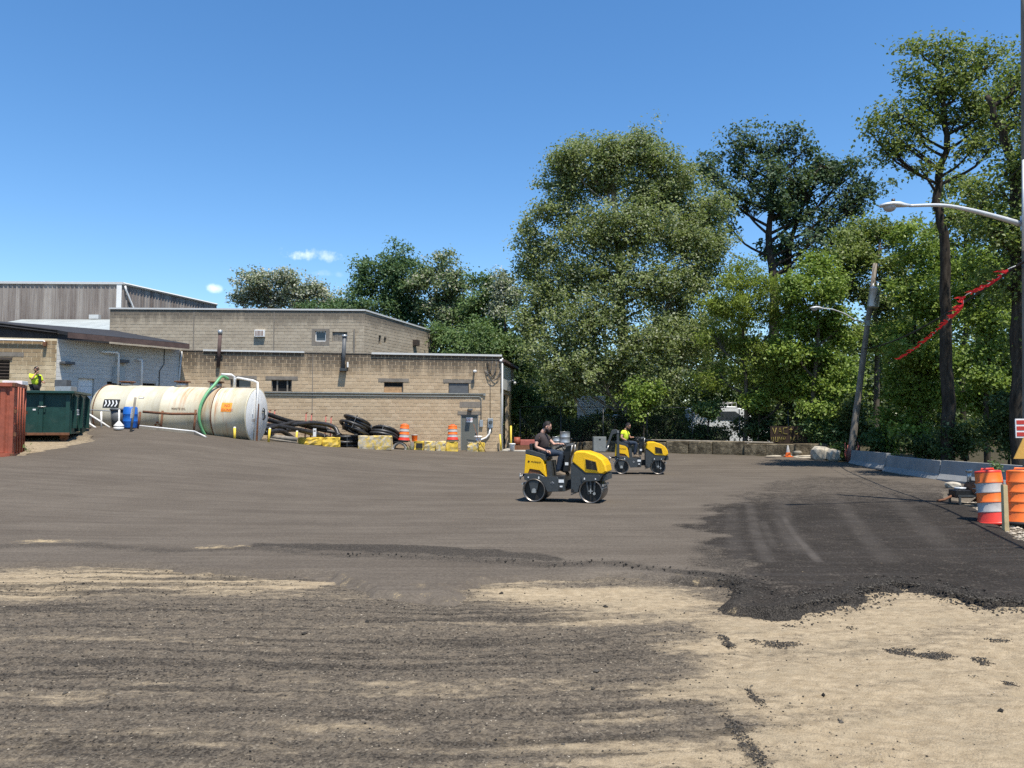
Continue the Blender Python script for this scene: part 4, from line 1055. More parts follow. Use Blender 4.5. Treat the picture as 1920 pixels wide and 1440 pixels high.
mb = MB(); mb.lathe([(RT - .04, .055), (RT - .05, .062), (0, .085)], (0, 0, 0), (1, 0, 0), 40); part('end_cap', mb, MATS['white_paint'], tank)
TY = -RT          # camera side of the shell
for s, h in ((-1.95, .22), (-3.55, .2), (-6.2, .14)):
    mb = MB(); mb.cyl((s, 0, RT - .05), (s, 0, RT + h), .26, n=16); o = part('manhole', mb, MATS['worn_steel'], tank)
    mb = MB(); mb.cyl((s, 0, RT + h), (s, 0, RT + h + .05), .36, n=16); part('lid', mb, MATS['rust'], o)
mb = MB(); mb.tube([(-.95, -.2, RT - .1), (-.95, -.2, RT + .38), (-.85, -.2, RT + .45), (-.1, -.2, RT + .33), (.12, -.25, RT + .25), (.18, -.3, RT - .3), (.14, -.35, -RT + .1)], .05, 8); part('fill_pipe', mb, MATS['pale_pvc'], tank)
mb = MB(); mb.tube([(-1.05, -.1, RT - .05), (-1.05, -.1, RT + .5), (-1.15, -.2, RT + .58), (-1.5, -.45, RT + .58)], .055, 8); part('vent_pipe', mb, MATS['pale_pvc'], tank)
mb = MB(); mb.box((.20, -.28, -.35), (.09, .07, 1.75)); part('gauge_board', mb, MATS['rust'], tank)
mb = MB(); mb.tube([(.10, .55, .35), (.16, .55, .3), (.16, .62, -.1), (.10, .62, -.2)], .03, 6); mb.box((.12, .58, .2), (.05, .25, .07)); part('gauge_handle', mb, MATS['dark_grey_paint'], tank)
mb = MB(); mb.box((.095, -.55, .15), (.03, .06, .22)); mb.box((.095, .9, .15), (.03, .06, .22)); part('lug', mb, MATS['white_paint'], tank)
def on_shell(name, s0, s1, z0, z1, m, lift=.006, n=6, parent=tank):
    """thin plate that follows the shell on the camera side"""
    a0, a1 = math.asin(z0 / RT), math.asin(z1 / RT); vs = []
    for i in range(n + 1):
        a = a0 + (a1 - a0) * i / n
        for s in (s0, s1): vs.append((s, -(RT + lift) * math.cos(a), (RT + lift) * math.sin(a)))
    mb = MB(); mb.add(vs, [(2 * i, 2 * i + 1, 2 * i + 3, 2 * i + 2) for i in range(n)]); return part(name, mb, MATS[m], parent)
def text_on_shell(s, size, x0, z0, m, parent, lift=.012):
    me = text_mesh(s, size, .001)
    for v in me.vertices:
        a = math.asin(max(-.98, min(.98, (z0 + v.co.y) / RT))); xx, dd = x0 + v.co.x, v.co.z
        v.co = Vector((xx, -(RT + lift + dd) * math.cos(a), (RT + lift + dd) * math.sin(a)))
    return put('lettering', me, MATS[m], parent)
# NO IDLING! notice, chevron board, stencilled words
ni = on_shell('notice', -1.08, -.60, .12, .52, 'sign_orange')
text_on_shell('NO', .17, -.95, .335, 'decal_red', ni); text_on_shell('IDLING!', .15, -1.06, .155, 'decal_red', ni)
cb = on_shell('chevron_board', -6.55, -5.80, .18, .55, 'decal_black', .012)
for k in range(4):
    vs = []; x0 = -6.50 + k * .165
    for (dx, zz) in ((0, .23), (.06, .23), (.13, .365), (.06, .50), (0, .50), (.07, .365)):
        a = math.asin(zz / RT); vs.append((x0 + dx, -(RT + .018) * math.cos(a), (RT + .018) * math.sin(a)))
    mb = MB(); mb.add(vs, [(0, 1, 2, 5), (5, 2, 3, 4)]); part('chevron', mb, MATS['decal_white'], cb)
text_on_shell('WASTE OIL', .13, -3.35, .16, 'decal_dark_brown', tank)
tx = put('lettering', text_mesh('USED OIL', .17, .001), MATS['decal_dark_brown'], tank, (.098, -.62, -.28), (R(90), 0, R(90)))
nm = on_shell('name_plate', -4.98, -4.74, .62, .69, 'decal_dark_brown'); on_shell('plate_field', -4.96, -4.76, .635, .675, 'decal_white', .011, 3, nm)
# diamond hazard mark of four small diamonds
for dx, dz in ((-4.0, -.42), (-3.9, -.50), (-4.1, -.52)):
    a = math.asin(dz / RT); mb = MB()
    mb.box((dx, -(RT + .008) * math.cos(a), (RT + .008) * math.sin(a)), (.09, .012, .09), Matrix.Rotation(R(45), 3, 'Y')); part('diamond_mark', mb, MATS['decal_dark_brown'], tank)
# saddle straps
for s in (-7.0, -1.52):
    pts = [(s, -(RT + .02) * math.cos(a), (RT + .02) * math.sin(a)) for a in [R(-60 + 12 * k) for k in range(14)]]
    mb = MB(); mb.tube(pts, .022, 6); part('strap', mb, MATS['rust'], tank)
# cable draped over the tank at the left
# green hose hanging over the tank
def tank_pt(s, a, lift): q = tank.matrix_basis @ Vector((s, -(RT + lift) * math.cos(a), (RT + lift) * math.sin(a))); return q
pts = [tank_pt(-1.48, R(97), .42), tank_pt(-1.60, R(84), .50), tank_pt(-1.72, R(66), .22), tank_pt(-1.86, R(42), .12), tank_pt(-1.98, R(15), .09), tank_pt(-2.0, R(-12), .10), tank_pt(-1.9, R(-36), .12), tank_pt(-1.7, R(-58), .22), tank_pt(-1.35, R(-70), .40)]
def smooth_path(P, k=5):
    P = [Vector(q) for q in P]; out = []
    for i in range(len(P) - 1):
        a, b, c, d = P[max(i - 1, 0)], P[i], P[i + 1], P[min(i + 2, len(P) - 1)]
        for j in range(k):
            q = j / k
            out.append(.5 * ((2 * b) + (c - a) * q + (2 * a - 5 * b + 4 * c - d) * q * q + (3 * b - a - 3 * c + d) * q ** 3))
    out.append(P[-1]); return out
mb = MB(); mb.tube(smooth_path(pts), .066, 10); tag(part('green_hose', mb, MATS['hose_green']), 'thick pale green hose hanging down over the rusty white tank', 'hose')

# guard rail in front of the tank
gr = thing('guard_rail', 'rusty low pipe guard rail running along the front of the white tank', 'rail', on(300, 33.5))
mb = MB(); mb.tube([W(268, 772, 33.4), W(320, 776, 33.4), W(369, 776, 33.4)], .055, 8); part('rail', mb, MATS['rust'], gr)
mb = MB(); mb.tube([W(160, 768, 33.4), W(262, 774, 33.4)], .022, 6); part('rail', mb, MATS['galvanized'], gr)
for u, v in ((263, 772), (305, 770), (367, 768)):
    b = on(u - 2, 33.4, -.1); mb = MB(); mb.cyl(b, W(u, v, 33.4), .05, n=8); part('post', mb, MATS['rust'], gr)
for (a, b) in (((166, 776), (208, 803)), ((166, 793), (182, 804)), ((190, 772), (190, 803))):
    mb = MB(); mb.cyl(W(*a, 33.3), W(*b, 33.2), .04, n=6); part('brace', mb, MATS['pale_pvc'], gr)
# white edged low kerb round the tank pit
kb = thing('tank_kerb', 'low concrete kerb with white painted top edge beside the tank', 'kerb', on(330, 33.2))
P1, P2, P3 = on(265, 33.1), on(368, 33.0), on(389, 32.4)
for k, (a, b) in enumerate(((P1, P2), (P2, P3))):
    d_ = (b - a); L_ = d_.length; h = .10
    mb = MB(); n = 6; vs = []
    for e, w_ in ((a, 1), (b, 1)):
        for dy, dz in ((-.12, -.25), (.12, -.25), (.12, h if e != P3 else .02), (-.12, h if e != P3 else .02)): vs.append((e.x, e.y + dy, e.z + dz))
    mb.add(vs, [(0, 1, 5, 4), (1, 2, 6, 5), (2, 3, 7, 6), (3, 0, 4, 7), (3, 2, 1, 0), (4, 5, 6, 7)]); s = part('kerb_stone', mb, MATS['old_concrete'], kb)
    mb = MB(); mb.tube([a + Vector((0, -.05, h + .02 if a != P3 else .04)), b + Vector((0, -.05, h + .02 if b != P3 else .04))], .03, 6); part('white_edge', mb, MATS['white_paint'], s)

settle(gr); settle(kb)
def lathe_thing(name, label, cat, mb_parts, loc, group=None, rot=None):
    th = thing(name, label, cat, loc, 0, group)
    if rot: th.rotation_euler = rot
    for nm, prof, m, n in mb_parts:
        mb = MB(); mb.lathe(prof, n=n); part(nm, mb, MATS[m], th)
    return th
lathe_thing('plastic_barrel', 'blue plastic barrel standing in front of the white tank', 'barrel', [
    ('body', [(0, 0), (.27, 0), (.285, .05), (.29, .28), (.30, .30), (.29, .32), (.29, .58), (.30, .60), (.29, .62), (.28, .86), (.25, .9)], 'blue_plastic', 24), ('lid', [(.25, .895), (.25, .915), (0, .92)], 'blue_plastic', 24)], on(246, 33.0))
lathe_thing('waste_bin', 'dark grey plastic waste bin between the blue barrel and tank', 'bin', [
    ('body', [(0, 0), (.24, 0), (.30, .72), (.0, .72)], 'grey_plastic', 20), ('rim', [(.30, .70), (.33, .71), (.33, .79), (.29, .80), (0, .78)], 'grey_plastic', 20)], on(223, 33.2))
lathe_thing('plastic_pump_base', 'white plastic cone shaped stand with upright tube beside blue barrel', 'stand', [
    ('base', [(0, 0), (.19, 0), (.20, .12), (.17, .13), (.20, .15), (.20, .19), (.05, .36), (.035, .38)], 'pale_pvc', 20), ('tube', [(.035, .36), (.035, .85), (.0, .86)], 'pale_pvc', 12)], on(225, 32.4))
sp = thing('notice_post', 'leaning wooden post with white printed notice in front of blue barrel', 'sign', on(247, 32.1))
b = on(247, 32.1, -.1); tp = W(254, 745, 32.1)
mb = MB(); mb.cyl(b, tp, .05, n=8); part('post', mb, MATS['weathered_wood'], sp)
mid = b.lerp(tp, .58); rt = (tp - b).to_track_quat('Z', 'Y').to_matrix()
mb = MB(); mb.box(mid + Vector((0, -.06, 0)), (.28, .012, .40), rt); bd = part('board', mb, MATS['decal_white'], sp)
for k in range(5):
    mb = MB(); mb.box(mid + Vector((0, -.069, 0)) + rt @ Vector((0, 0, .14 - .065 * k)), (.20 - .03 * (k % 2), .004, .022), rt); part('print_line', mb, MATS['decal_dark_brown'] if k else MATS['grey_plastic'], bd)

settle(sp)
# ================================================================ SKIP, CONTAINER, MAN
# green roll-off skip, local x along the long side (towards the right end), y to the back
sk = thing('roll_off_skip', 'dark green steel roll-off skip on small wheels next to red container', 'skip')
cr = Vector((-17.2, 30.0, 0)); xdir = Vector((.962, .272, 0)); ydir = Vector((-.272, .962, 0))
sk.location = (cr.x, cr.y, gz(cr.x, cr.y) + LOT - .02); sk.rotation_euler = (0, 0, math.atan2(xdir.y, xdir.x))
z0, z1, Wd = .28, 1.86, 2.35; Ls = 5.2
mb = MB()
mb.add([(-Ls, 0, z0), (.0, 0, z0), (.0, 0, z1), (-Ls, 0, z1), (-Ls, .06, z0), (0, .06, z0), (0, .06, z1), (-Ls, .06, z1)], [(0, 1, 2, 3), (7, 6, 5, 4), (3, 2, 6, 7), (0, 4, 5, 1)])
part('side_panel', mb, MATS['green_dumpster'], sk)
mb = MB(); mb.box((-Ls / 2, Wd, (z0 + z1) / 2), (Ls, .06, z1 - z0)); part('side_panel', mb, MATS['green_dumpster'], sk)
mb = MB(); mb.box((-Ls / 2, Wd / 2, z0 + .03), (Ls - .02, Wd - .1, .06)); part('floor_plate', mb, MATS['green_dumpster'], sk)
# open end with a recessed hook pocket
mb = MB()
for (y0, y1, a0, a1) in ((.05, .25, z0, z1), (.25, 2.1, 1.05, z1), (2.1, Wd, z0, z1), (.25, .5, z0, 1.05), (1.6, 2.1, z0, 1.05)): mb.box((.0, (y0 + y1) / 2, (a0 + a1) / 2), (.06, y1 - y0 - .002, a1 - a0 - .002))
part('end_panel', mb, MATS['green_dumpster'], sk)
mb = MB(); mb.box((-.35, 1.05, .65), (.04, 1.2, .75)); part('pocket_back', mb, MATS['dark_opening'], sk)
for s in (-4.6, -3.3, -2.35, -1.0, -.08):
    mb = MB(); mb.box((s, -.045, (z0 + z1) / 2 - .02), (.14, .085, z1 - z0 - .10)); part('side_rib', mb, MATS['green_dumpster'], sk)
for yy in (.28, 1.2, 2.2):
    mb = MB(); mb.prism([(.035, .5), (.16, .5), (.16, 1.7), (.035, 1.84)], yy - .04, yy + .04, 'y'); part('end_rib', mb, MATS['green_dumpster'], sk)
mb = MB(); mb.box((-Ls / 2, -.10, z1 + .04), (Ls + .3, .24, .10)); mb.box((.08, Wd / 2, z1 + .04), (.16, Wd + .2, .098)); mb.box((-Ls / 2, Wd + .06, z1 + .04), (Ls + .3, .16, .096)); part('top_rail', mb, MATS['green_dumpster'], sk, .015)
mb = MB(); mb.box((-Ls / 2 + .0, -.05, z0 + .0), (Ls, .12, .10)); part('bottom_rail', mb, MATS['rust'], sk, .01)
for s in (-.25, -2.9, -4.9):
    for yy in (.25, 2.1):
        mb = MB(); mb.cyl((s, yy - .08, .14), (s, yy + .08, .14), .14, n=16); part('wheel', mb, MATS['rust'], sk)
        mb = MB(); mb.prism([(s - .22, z0 + .02), (s + .22, z0 + .02), (s + .1, .12), (s - .1, .12)], yy - .12, yy - .09, 'y'); part('wheel_bracket', mb, MATS['rust'], sk)
for (x_, z_, w_, h_) in ((-1.72, 1.42, .20, .14), (-1.25, 1.22, .10, .06)):
    mb = MB(); mb.box((x_, -.006, z_), (w_, .012, h_)); part('sticker', mb, MATS['decal_white'], sk)
for k, (z_, h_) in enumerate(((1.22, .05), (1.14, .03), (1.05, .06))):
    mb = MB(); mb.box((.165, .38 + .02 * k, z_), (.01, .26, h_)); part('stencil_mark', mb, MATS['decal_white'], sk)
mb = MB(); mb.tube([(-1.1, -.04, 1.35), (-1.1, -.1, 1.33), (-.85, -.1, 1.33), (-.85, -.04, 1.35)], .018, 6); part('tarp_hook', mb, MATS['worn_steel'], sk)
# heap in the skip
rng = random.Random(5)
mb = MB()
for k in range(26):
    mb.ball((rng.uniform(-4.8, -.5), rng.uniform(.4, 2.0), rng.uniform(1.45, 1.78)), (rng.uniform(.2, .5), rng.uniform(.2, .4), rng.uniform(.1, .2)), 7, 5)
tag(part('rubbish_heap', mb, MATS['old_concrete'], loc=sk.location, rot=sk.rotation_euler), 'grey rubbish heaped inside the dark green skip', kind='stuff')

rc = thing('shipping_container', 'rusty red steel container at far left edge with locking bars on its doors', 'container')
c0 = Vector((-16.25, 25.1, 0)); e = Vector((-1.0, 2.2, 0)).normalized(); Lr = 2.42
rc.location = (c0.x, c0.y, gz(c0.x, c0.y) - .02); rc.rotation_euler = (0, 0, math.atan2(e.y, e.x))     # local x runs along the door end, local y to the left
H = 2.42
mb = MB(); mb.box((Lr / 2, 1.6, H / 2 + .06), (Lr - .1, 3.2 - .1, H - .12)); part('body', mb, MATS['red_container'], rc)
for (x_, y_) in ((.06, .06), (Lr - .06, .06), (.06, 3.14)):
    mb = MB(); mb.box((x_, y_, H / 2), (.13, .13, H)); part('corner_post', mb, MATS['red_container'], rc, .01)
for (x_, y_, z_) in ((.06, .06, .06), (Lr - .06, .06, .06), (.06, .06, H - .05), (Lr - .06, .06, H - .05)):
    mb = MB(); mb.box((x_, y_, z_), (.17, .17, .13)); part('corner_casting', mb, MATS['rust'], rc, .01)
mb = MB(); mb.box((Lr / 2, .03, H - .05), (Lr - .2, .12, .14)); mb.box((Lr / 2, .03, .08), (Lr - .2, .12, .14)); part('door_frame', mb, MATS['red_container'], rc)
for s in (-1, 1):
    dr = None; mb = MB(); mb.box((Lr / 2 + s * .53, .02, H / 2), (1.02, .05, H - .3)); dr = part('door', mb, MATS['red_container'], rc)
    for q in (.28, .72):
        xx = Lr / 2 + s * (1.06 * q)
        mb = MB(); mb.cyl((xx, -.05, .12), (xx, -.05, H - .1), .022, n=8); part('locking_bar', mb, MATS['red_container'], dr)
    for z_ in (.55, 1.1, 1.62):
        mb = MB(); mb.box((Lr / 2 + s * .53, -.012, z_), (.98, .03, .06)); part('door_rib', mb, MATS['red_container'], dr)
    for z_ in (.75, 1.5):
        mb = MB(); mb.box((Lr / 2 + s * 1.06, -.03, z_), (.16, .09, .12)); part('hinge', mb, MATS['rust'], dr)
for k in range(8):      # corrugated long side
    y0 = .2 + k * .37
    mb = MB(); mb.prism([(y0, -.0), (y0 + .05, -.04), (y0 + .17, -.04), (y0 + .22, 0)], .16, H - .18, 'z')
    mb.v = [(b_ + .045, a_, z_) for a_, b_, z_ in mb.v]; mb.f = [tuple(reversed(f)) for f in mb.f]; part('side_rib', mb, MATS['red_container'], rc)
for (y_, z_, w_, h_, m) in ((.55, 1.93, .30, .50, 'decal_white'), (1.0, 1.93, .30, .50, 'decal_white'), (.6, .95, .2, .3, 'grey_plastic')):
    mb = MB(); mb.box((-.012, y_, z_), (.02, w_, h_)); part('painted_panel', mb, MATS[m], rc)
for z_, h_ in ((H - .05, .12), (.08, .14)): mb = MB(); mb.box((.0, 1.6, z_), (.14, 3.1, h_)); part('side_rail', mb, MATS['red_container'], rc)
o = W(29, 712, 26.6); mb = MB(); mb.box((o.x, o.y, rc.location.z + H + .09), (.62, .5, .13), Matrix.Rotation(.2, 3, 'Z')); part('foam_slab', mb, MATS['white_paint'], None, .01); tag(bpy.context.scene.objects['foam_slab'], 'white slab lying on the roof of the red container', 'slab')
# grey utility cabinets by the painted wall
for (u, v0, v1, Y, w_, m, lb) in ((124, 725, 790, 35.0, .72, 'galvanized', 'pale grey utility cabinet by the painted wall behind the green skip'),):
    q = W(u, v0, Y); g = gz(q.x, Y)
    th = thing('utility_cabinet', lb, 'cabinet', (q.x, Y, g)); hh = q.z - g
    mb = MB(); mb.box((0, 0, hh / 2), (w_, .5, hh)); bd = part('body', mb, MATS[m], th, .01)
    mb = MB(); mb.box((0, -.255, hh * .5), (w_ * .9, .02, hh * .9)); part('door', mb, MATS[m], bd)
q = W(118, 719, 35.6); th = thing('air_conditioner', 'small grey air conditioner unit behind the grey cabinet near the white wall', 'air conditioner', (q.x, 35.6, gz(q.x, 35.6)))
mb = MB(); mb.box((0, 0, q.z - th.location.z), (.55, .4, .32)); bd = part('casing', mb, MATS['grey_plastic'], th, .01)
mb = MB(); mb.box((0, 0, (q.z - th.location.z) / 2 - .08), (.35, .3, (q.z - th.location.z) - .17)); part('plinth', mb, MATS['concrete'], th)

# ================================================================ PEOPLE
def skin_mesh(name, joints, edges, radii, sub=2, root=None):
    names = list(joints); idx = {n: i for i, n in enumerate(names)}
    me = bpy.data.meshes.new(name)
    me.from_pydata([tuple(joints[n]) for n in names], [(idx[a], idx[b]) for a, b in edges], [])
    ob = bpy.data.objects.new(name, me); COL.objects.link(ob)
    sk_ = ob.modifiers.new('skin', 'SKIN'); sk_.use_smooth_shade = True; sk_.branch_smoothing = .4
    for n in names:
        r = radii[n]; r = (r, r) if isinstance(r, (int, float)) else r
        d = me.skin_vertices[0].data[idx[n]]; d.radius = r; d.use_root = (n == root)
    s_ = ob.modifiers.new('sub', 'SUBSURF'); s_.levels = sub; s_.render_levels = sub
    dg = bpy.context.evaluated_depsgraph_get()
    out = bpy.data.meshes.new_from_object(ob.evaluated_get(dg)); out.name = name
    for p_ in out.polygons: p_.use_smooth = True
    bpy.data.objects.remove(ob); bpy.data.meshes.remove(me)
    return out
def join_meshes(name, meshes, mats=None):
    """one mesh out of several; keeps each mesh's material index"""
    bm = bmesh.new(); ml = []
    for m in meshes:
        off = len(ml); n0 = len(bm.faces); bm.from_mesh(m); bm.faces.ensure_lookup_table()
        for f in bm.faces[n0:]: f.material_index += off
        ml += list(m.materials) or [None]
    me = bpy.data.meshes.new(name); bm.to_mesh(me); bm.free()
    for m in ml: me.materials.append(m)
    return me
def head_mesh(c, fwd, up, h, skin_mat):
    """head with brow, nose, chin, ears; fwd and up give where it looks"""
    fwd = Vector(fwd).normalized(); up = (Vector(up) - fwd * fwd.dot(Vector(up))).normalized(); lf = up.cross(fwd)
    R3 = Matrix((fwd, lf, up)).transposed(); s = h / .24
    mb = MB(); nu, nv = 20, 16; vs = []
    for i in range(nv + 1):
        ph = math.pi * i / nv
        for k in range(nu):
            th = 2 * math.pi * k / nu
            x, y, z = .098 * math.sin(ph) * math.cos(th), .077 * math.sin(ph) * math.sin(th), .12 * math.cos(ph)
            if z < 0: x = x * (1 + .12 * z / .12) + (.012 * (-z / .12) if x > 0 else .03 * (-z / .12)); y *= 1 - .28 * (-z / .12) ** 1.5
            if x > .05 and -.02 < z < .03 and abs(y) < .05 and abs(y) > .015: x -= .010          # eye sockets
            if x > .05 and abs(y) < .016 and -.045 < z < .015: x += .022 * (1 - abs(y) / .02) * (1 if z < -.01 else .5)   # nose
            vs.append(Vector((x, y, z)))
    fs = [(i * nu + k, (i + 1) * nu + k, (i + 1) * nu + (k + 1) % nu, i * nu + (k + 1) % nu) for i in range(nv) for k in range(nu)]
    mb.add(vs, fs, True)
    for sd in (-1, 1): mb.ball((-.005, sd * .078, -.01), (.022, .010, .032), 8, 6)
    mb.ball((.092, 0, -.062), (.012, .024, .008), 8, 6)                                           # lips
    mb.v = [tuple(Vector(c) + R3 @ (Vector(q) * s)) for q in mb.v]
    m = mb.mesh('head'); m.materials.append(skin_mat); return m, R3, s
def hand_mesh(wrist, dirv, palm_n, curl, m, scale=1.0):
    """palm, four bent fingers of unequal length and a thumb on the side"""
    d = Vector(dirv).normalized(); n = Vector(palm_n); n = (n - d * n.dot(d)).normalized(); sd = d.cross(n)
    J, E, Rr = {}, [], {}
    w = Vector(wrist); J['w'] = w; Rr['w'] = .026 * scale; J['p'] = w + d * .045 * scale; Rr['p'] = (.040 * scale, .018 * scale); E.append(('w', 'p'))
    meshes = [skin_mesh('hand', {**J, 'q': w + d * .085 * scale}, E + [('p', 'q')], {**Rr, 'q': (.042 * scale, .015 * scale)}, 1, 'w')]
    for k, (off, ln) in enumerate(((-.030, .075), (-.010, .085), (.010, .080), (.029, .062))):
        p0 = w + d * .075 * scale + sd * off * scale; dd = d.copy(); pts = [p0]
        for j in range(3):
            a = curl * (.6 + .5 * j); dd2 = (d * math.cos(a) + n * math.sin(a)); pts.append(pts[-1] + dd2 * ln * scale / 2.6)
        meshes.append(skin_mesh('finger', {str(i): q for i, q in enumerate(pts)}, [('0', '1'), ('1', '2'), ('2', '3')], {str(i): (.0095 - .0008 * i) * scale for i in range(4)}, 1, '0'))
    p0 = w + d * .03 * scale - sd * .035 * scale
    pts = [p0, p0 + (d * .6 - sd * .6 + n * .3).normalized() * .035 * scale, p0 + (d * .9 - sd * .45 + n * .5).normalized() * .065 * scale]
    meshes.append(skin_mesh('thumb', {str(i): q for i, q in enumerate(pts)}, [('0', '1'), ('1', '2')], {'0': .012 * scale, '1': .0105 * scale, '2': .009 * scale}, 1, '0'))
    for q in meshes: q.materials.clear(); q.materials.append(m)
    return join_meshes('hand', meshes)
def shoe(mb, heel, toe, w=.05):
    heel, toe = Vector(heel), Vector(toe); d = (toe - heel).normalized(); s = d.cross(Vector((0, 0, 1))).normalized()
    L = (toe - heel).length; vs = []; secs = ((0, .75, .10), (.12, .95, .12), (.35, .9, .105), (.6, 1.05, .075), (.85, .95, .06), (1.0, .55, .045))
    for f, ww, hh in secs:
        q = heel + d * L * f
        for a, z in ((-1, 0), (1, 0), (1.0, .5), (.6, 1), (-.6, 1), (-1.0, .5)): vs.append(q + s * (a * ww * w) + Vector((0, 0, z * hh)))
    n = 6; fs = [(i * n + k, i * n + (k + 1) % n, (i + 1) * n + (k + 1) % n, (i + 1) * n + k) for i in range(len(secs) - 1) for k in range(n)]
    fs += [tuple(reversed(range(n))), tuple((len(secs) - 1) * n + k for k in range(n))]
    mb.add(vs, fs)

def build_person(root, J, skin, shirt, trousers, boots, head_fwd, head_up, beard=True, hair='short', glove=None, glasses=True, sleeve=.55, fat=1.0, hands=None):
    """J: joints in metres, root coordinates: x forward, y left, z up"""
    J = {k: Vector(v) for k, v in J.items()}
    S, T, BT = MATS[skin], MATS[shirt], MATS[trousers]
    meshes = []
    hd, R3, hs = head_mesh(J['head'], head_fwd, head_up, .245, S); meshes.append(hd)
    meshes.append(skin_mesh('neck', {'a': J['neck'] - Vector((0, 0, .06)), 'b': J['neck'], 'c': J['head'] - R3 @ Vector((.025, 0, .05))}, [('a', 'b'), ('b', 'c')], {'a': .075, 'b': .064, 'c': .062}, 1, 'a'))
    for s in ('l', 'r'):
        sh, el, wr = J['sh_' + s], J['el_' + s], J['wr_' + s]
        meshes.append(skin_mesh('arm', {'a': sh, 'b': sh.lerp(el, .5), 'c': el, 'd': el.lerp(wr, .35), 'e': wr}, [('a', 'b'), ('b', 'c'), ('c', 'd'), ('d', 'e')], {'a': .055, 'b': .052, 'c': .044, 'd': .043, 'e': .028}, 1, 'a'))
        d = (wr - el).normalized(); hn = hands.get(s) if hands else None
        meshes.append(hand_mesh(wr, hn[0] if hn else d, hn[1] if hn else (0, 0, -1), hn[2] if hn else .5, MATS[glove] if glove else S))
    # core under the clothes so that the figure is one body
    meshes.append(skin_mesh('core', {'p': J['pelvis'], 'm': J['pelvis'].lerp(J['neck'], .5), 'n': J['neck'] - Vector((0, 0, .04))}, [('p', 'm'), ('m', 'n')], {'p': .11, 'm': .11, 'n': .06}, 1, 'p'))
    for m in meshes[1:]:
        if not m.materials: m.materials.append(S)
    put('body', join_meshes('body', meshes), None, root)
    # shirt with short sleeves
    pe, ne = J['pelvis'], J['neck']; ch = pe.lerp(ne, .68); be = pe.lerp(ne, .32) + Vector((.03 * fat, 0, 0))
    JJ = {'p': pe + Vector((0, 0, .02)), 'b': be, 'c': ch, 'n': ne - Vector((0, 0, .03))}; E = [('p', 'b'), ('b', 'c'), ('c', 'n')]
    RR = {'p': (.165 * fat, .15 * fat), 'b': (.175 * fat, .165 * fat), 'c': (.185 * fat, .145 * fat), 'n': (.085, .075)}
    for s in ('l', 'r'):
        sh, el = J['sh_' + s], J['el_' + s]; q = sh.lerp(el, sleeve)
        JJ['s' + s] = sh; JJ['t' + s] = sh.lerp(q, .6); JJ['u' + s] = q; E += [('c', 's' + s), ('s' + s, 't' + s), ('t' + s, 'u' + s)]; RR['s' + s] = .082; RR['t' + s] = .078; RR['u' + s] = .074
    m = skin_mesh('shirt', JJ, E, RR, 2, 'p'); m.materials.append(T); put('shirt', m, None, root)
    # trousers
    JJ = {'p': pe + Vector((0, 0, .0))}; E = []; RR = {'p': (.165 * fat, .145)}
    for s in ('l', 'r'):
        hp, kn, an = J['hip_' + s], J['kn_' + s], J['an_' + s]
        JJ['h' + s] = hp; JJ['m' + s] = hp.lerp(kn, .5); JJ['k' + s] = kn; JJ['q' + s] = kn.lerp(an, .4); JJ['a' + s] = an
        E += [('p', 'h' + s), ('h' + s, 'm' + s), ('m' + s, 'k' + s), ('k' + s, 'q' + s), ('q' + s, 'a' + s)]
        RR.update({'h' + s: .105, 'm' + s: .095, 'k' + s: .078, 'q' + s: .074, 'a' + s: .062})
    m = skin_mesh('trousers', JJ, E, RR, 2, 'p'); m.materials.append(BT); put('trousers', m, None, root)
    for s in ('l', 'r'):
        mb = MB(); an, toe = J['an_' + s], J['toe_' + s]; hl = an + (an - toe).normalized() * .04
        shoe(mb, (hl.x, hl.y, an.z - .09), (toe.x, toe.y, toe.z - .02)); o = part('boot', mb, MATS[boots], root)
    # hair, beard, glasses in head coordinates
    def H(x, y, z): return J['head'] + R3 @ (Vector((x, y, z)) * hs)
    if hair:
        mb = MB(); nu, nv = 18, 10; vs = []; rg = random.Random(4)
        for i in range(nv + 1):
            ph = math.pi * .62 * i / nv
            for k in range(nu):
                th = 2 * math.pi * k / nu; j = 1 + rg.uniform(-.05, .06)
                x, y, z = .110 * math.sin(ph) * math.cos(th) * j - .012, .088 * math.sin(ph) * math.sin(th) * j, .135 * math.cos(ph) * j + .005
                if math.cos(th) > .1 and z < .085: x = min(x, .066); z = max(z, .075)
                vs.append(H(x, y, z))
        mb.add(vs, [(i * nu + k, (i + 1) * nu + k, (i + 1) * nu + (k + 1) % nu, i * nu + (k + 1) % nu) for i in range(nv) for k in range(nu)], True)
        if hair == 'short': put('hair', mb.mesh('hair'), MATS['hair_dark'], root)
        else:
            cap = put('cap', mb.mesh('cap'), MATS['decal_black'], root); m2 = MB()
            m2.prism([(.06, -.06), (.16, -.05), (.185, 0), (.16, .05), (.06, .06)], .052, .062, 'z'); m2.v = [tuple(H(*q)) for q in m2.v]; part('peak', m2, MATS['decal_black'], cap)
    if beard:
        mb = MB(); mb.ball((.055, 0, -.105), (.055, .052, .050), 12, 8); mb.ball((.02, .042, -.075), (.045, .026, .038), 10, 6); mb.ball((.02, -.042, -.075), (.045, .026, .038), 10, 6); mb.ball((.098, 0, -.046), (.012, .028, .008), 10, 6)
        mb.v = [tuple(H(*q)) for q in mb.v]; put('beard', mb.mesh('beard'), MATS['hair_dark'], root)
    if glasses:
        mb = MB()
        for s in (-1, 1): mb.ball((.088, s * .034, .008), (.010, .028, .014), 10, 6); mb.box((.04, s * .078, .012), (.11, .006, .008))
        mb.box((.098, 0, .014), (.01, .02, .008)); mb.v = [tuple(H(*q)) for q in mb.v]; put('sunglasses', mb.mesh('sunglasses'), MATS['lens_black'], root)

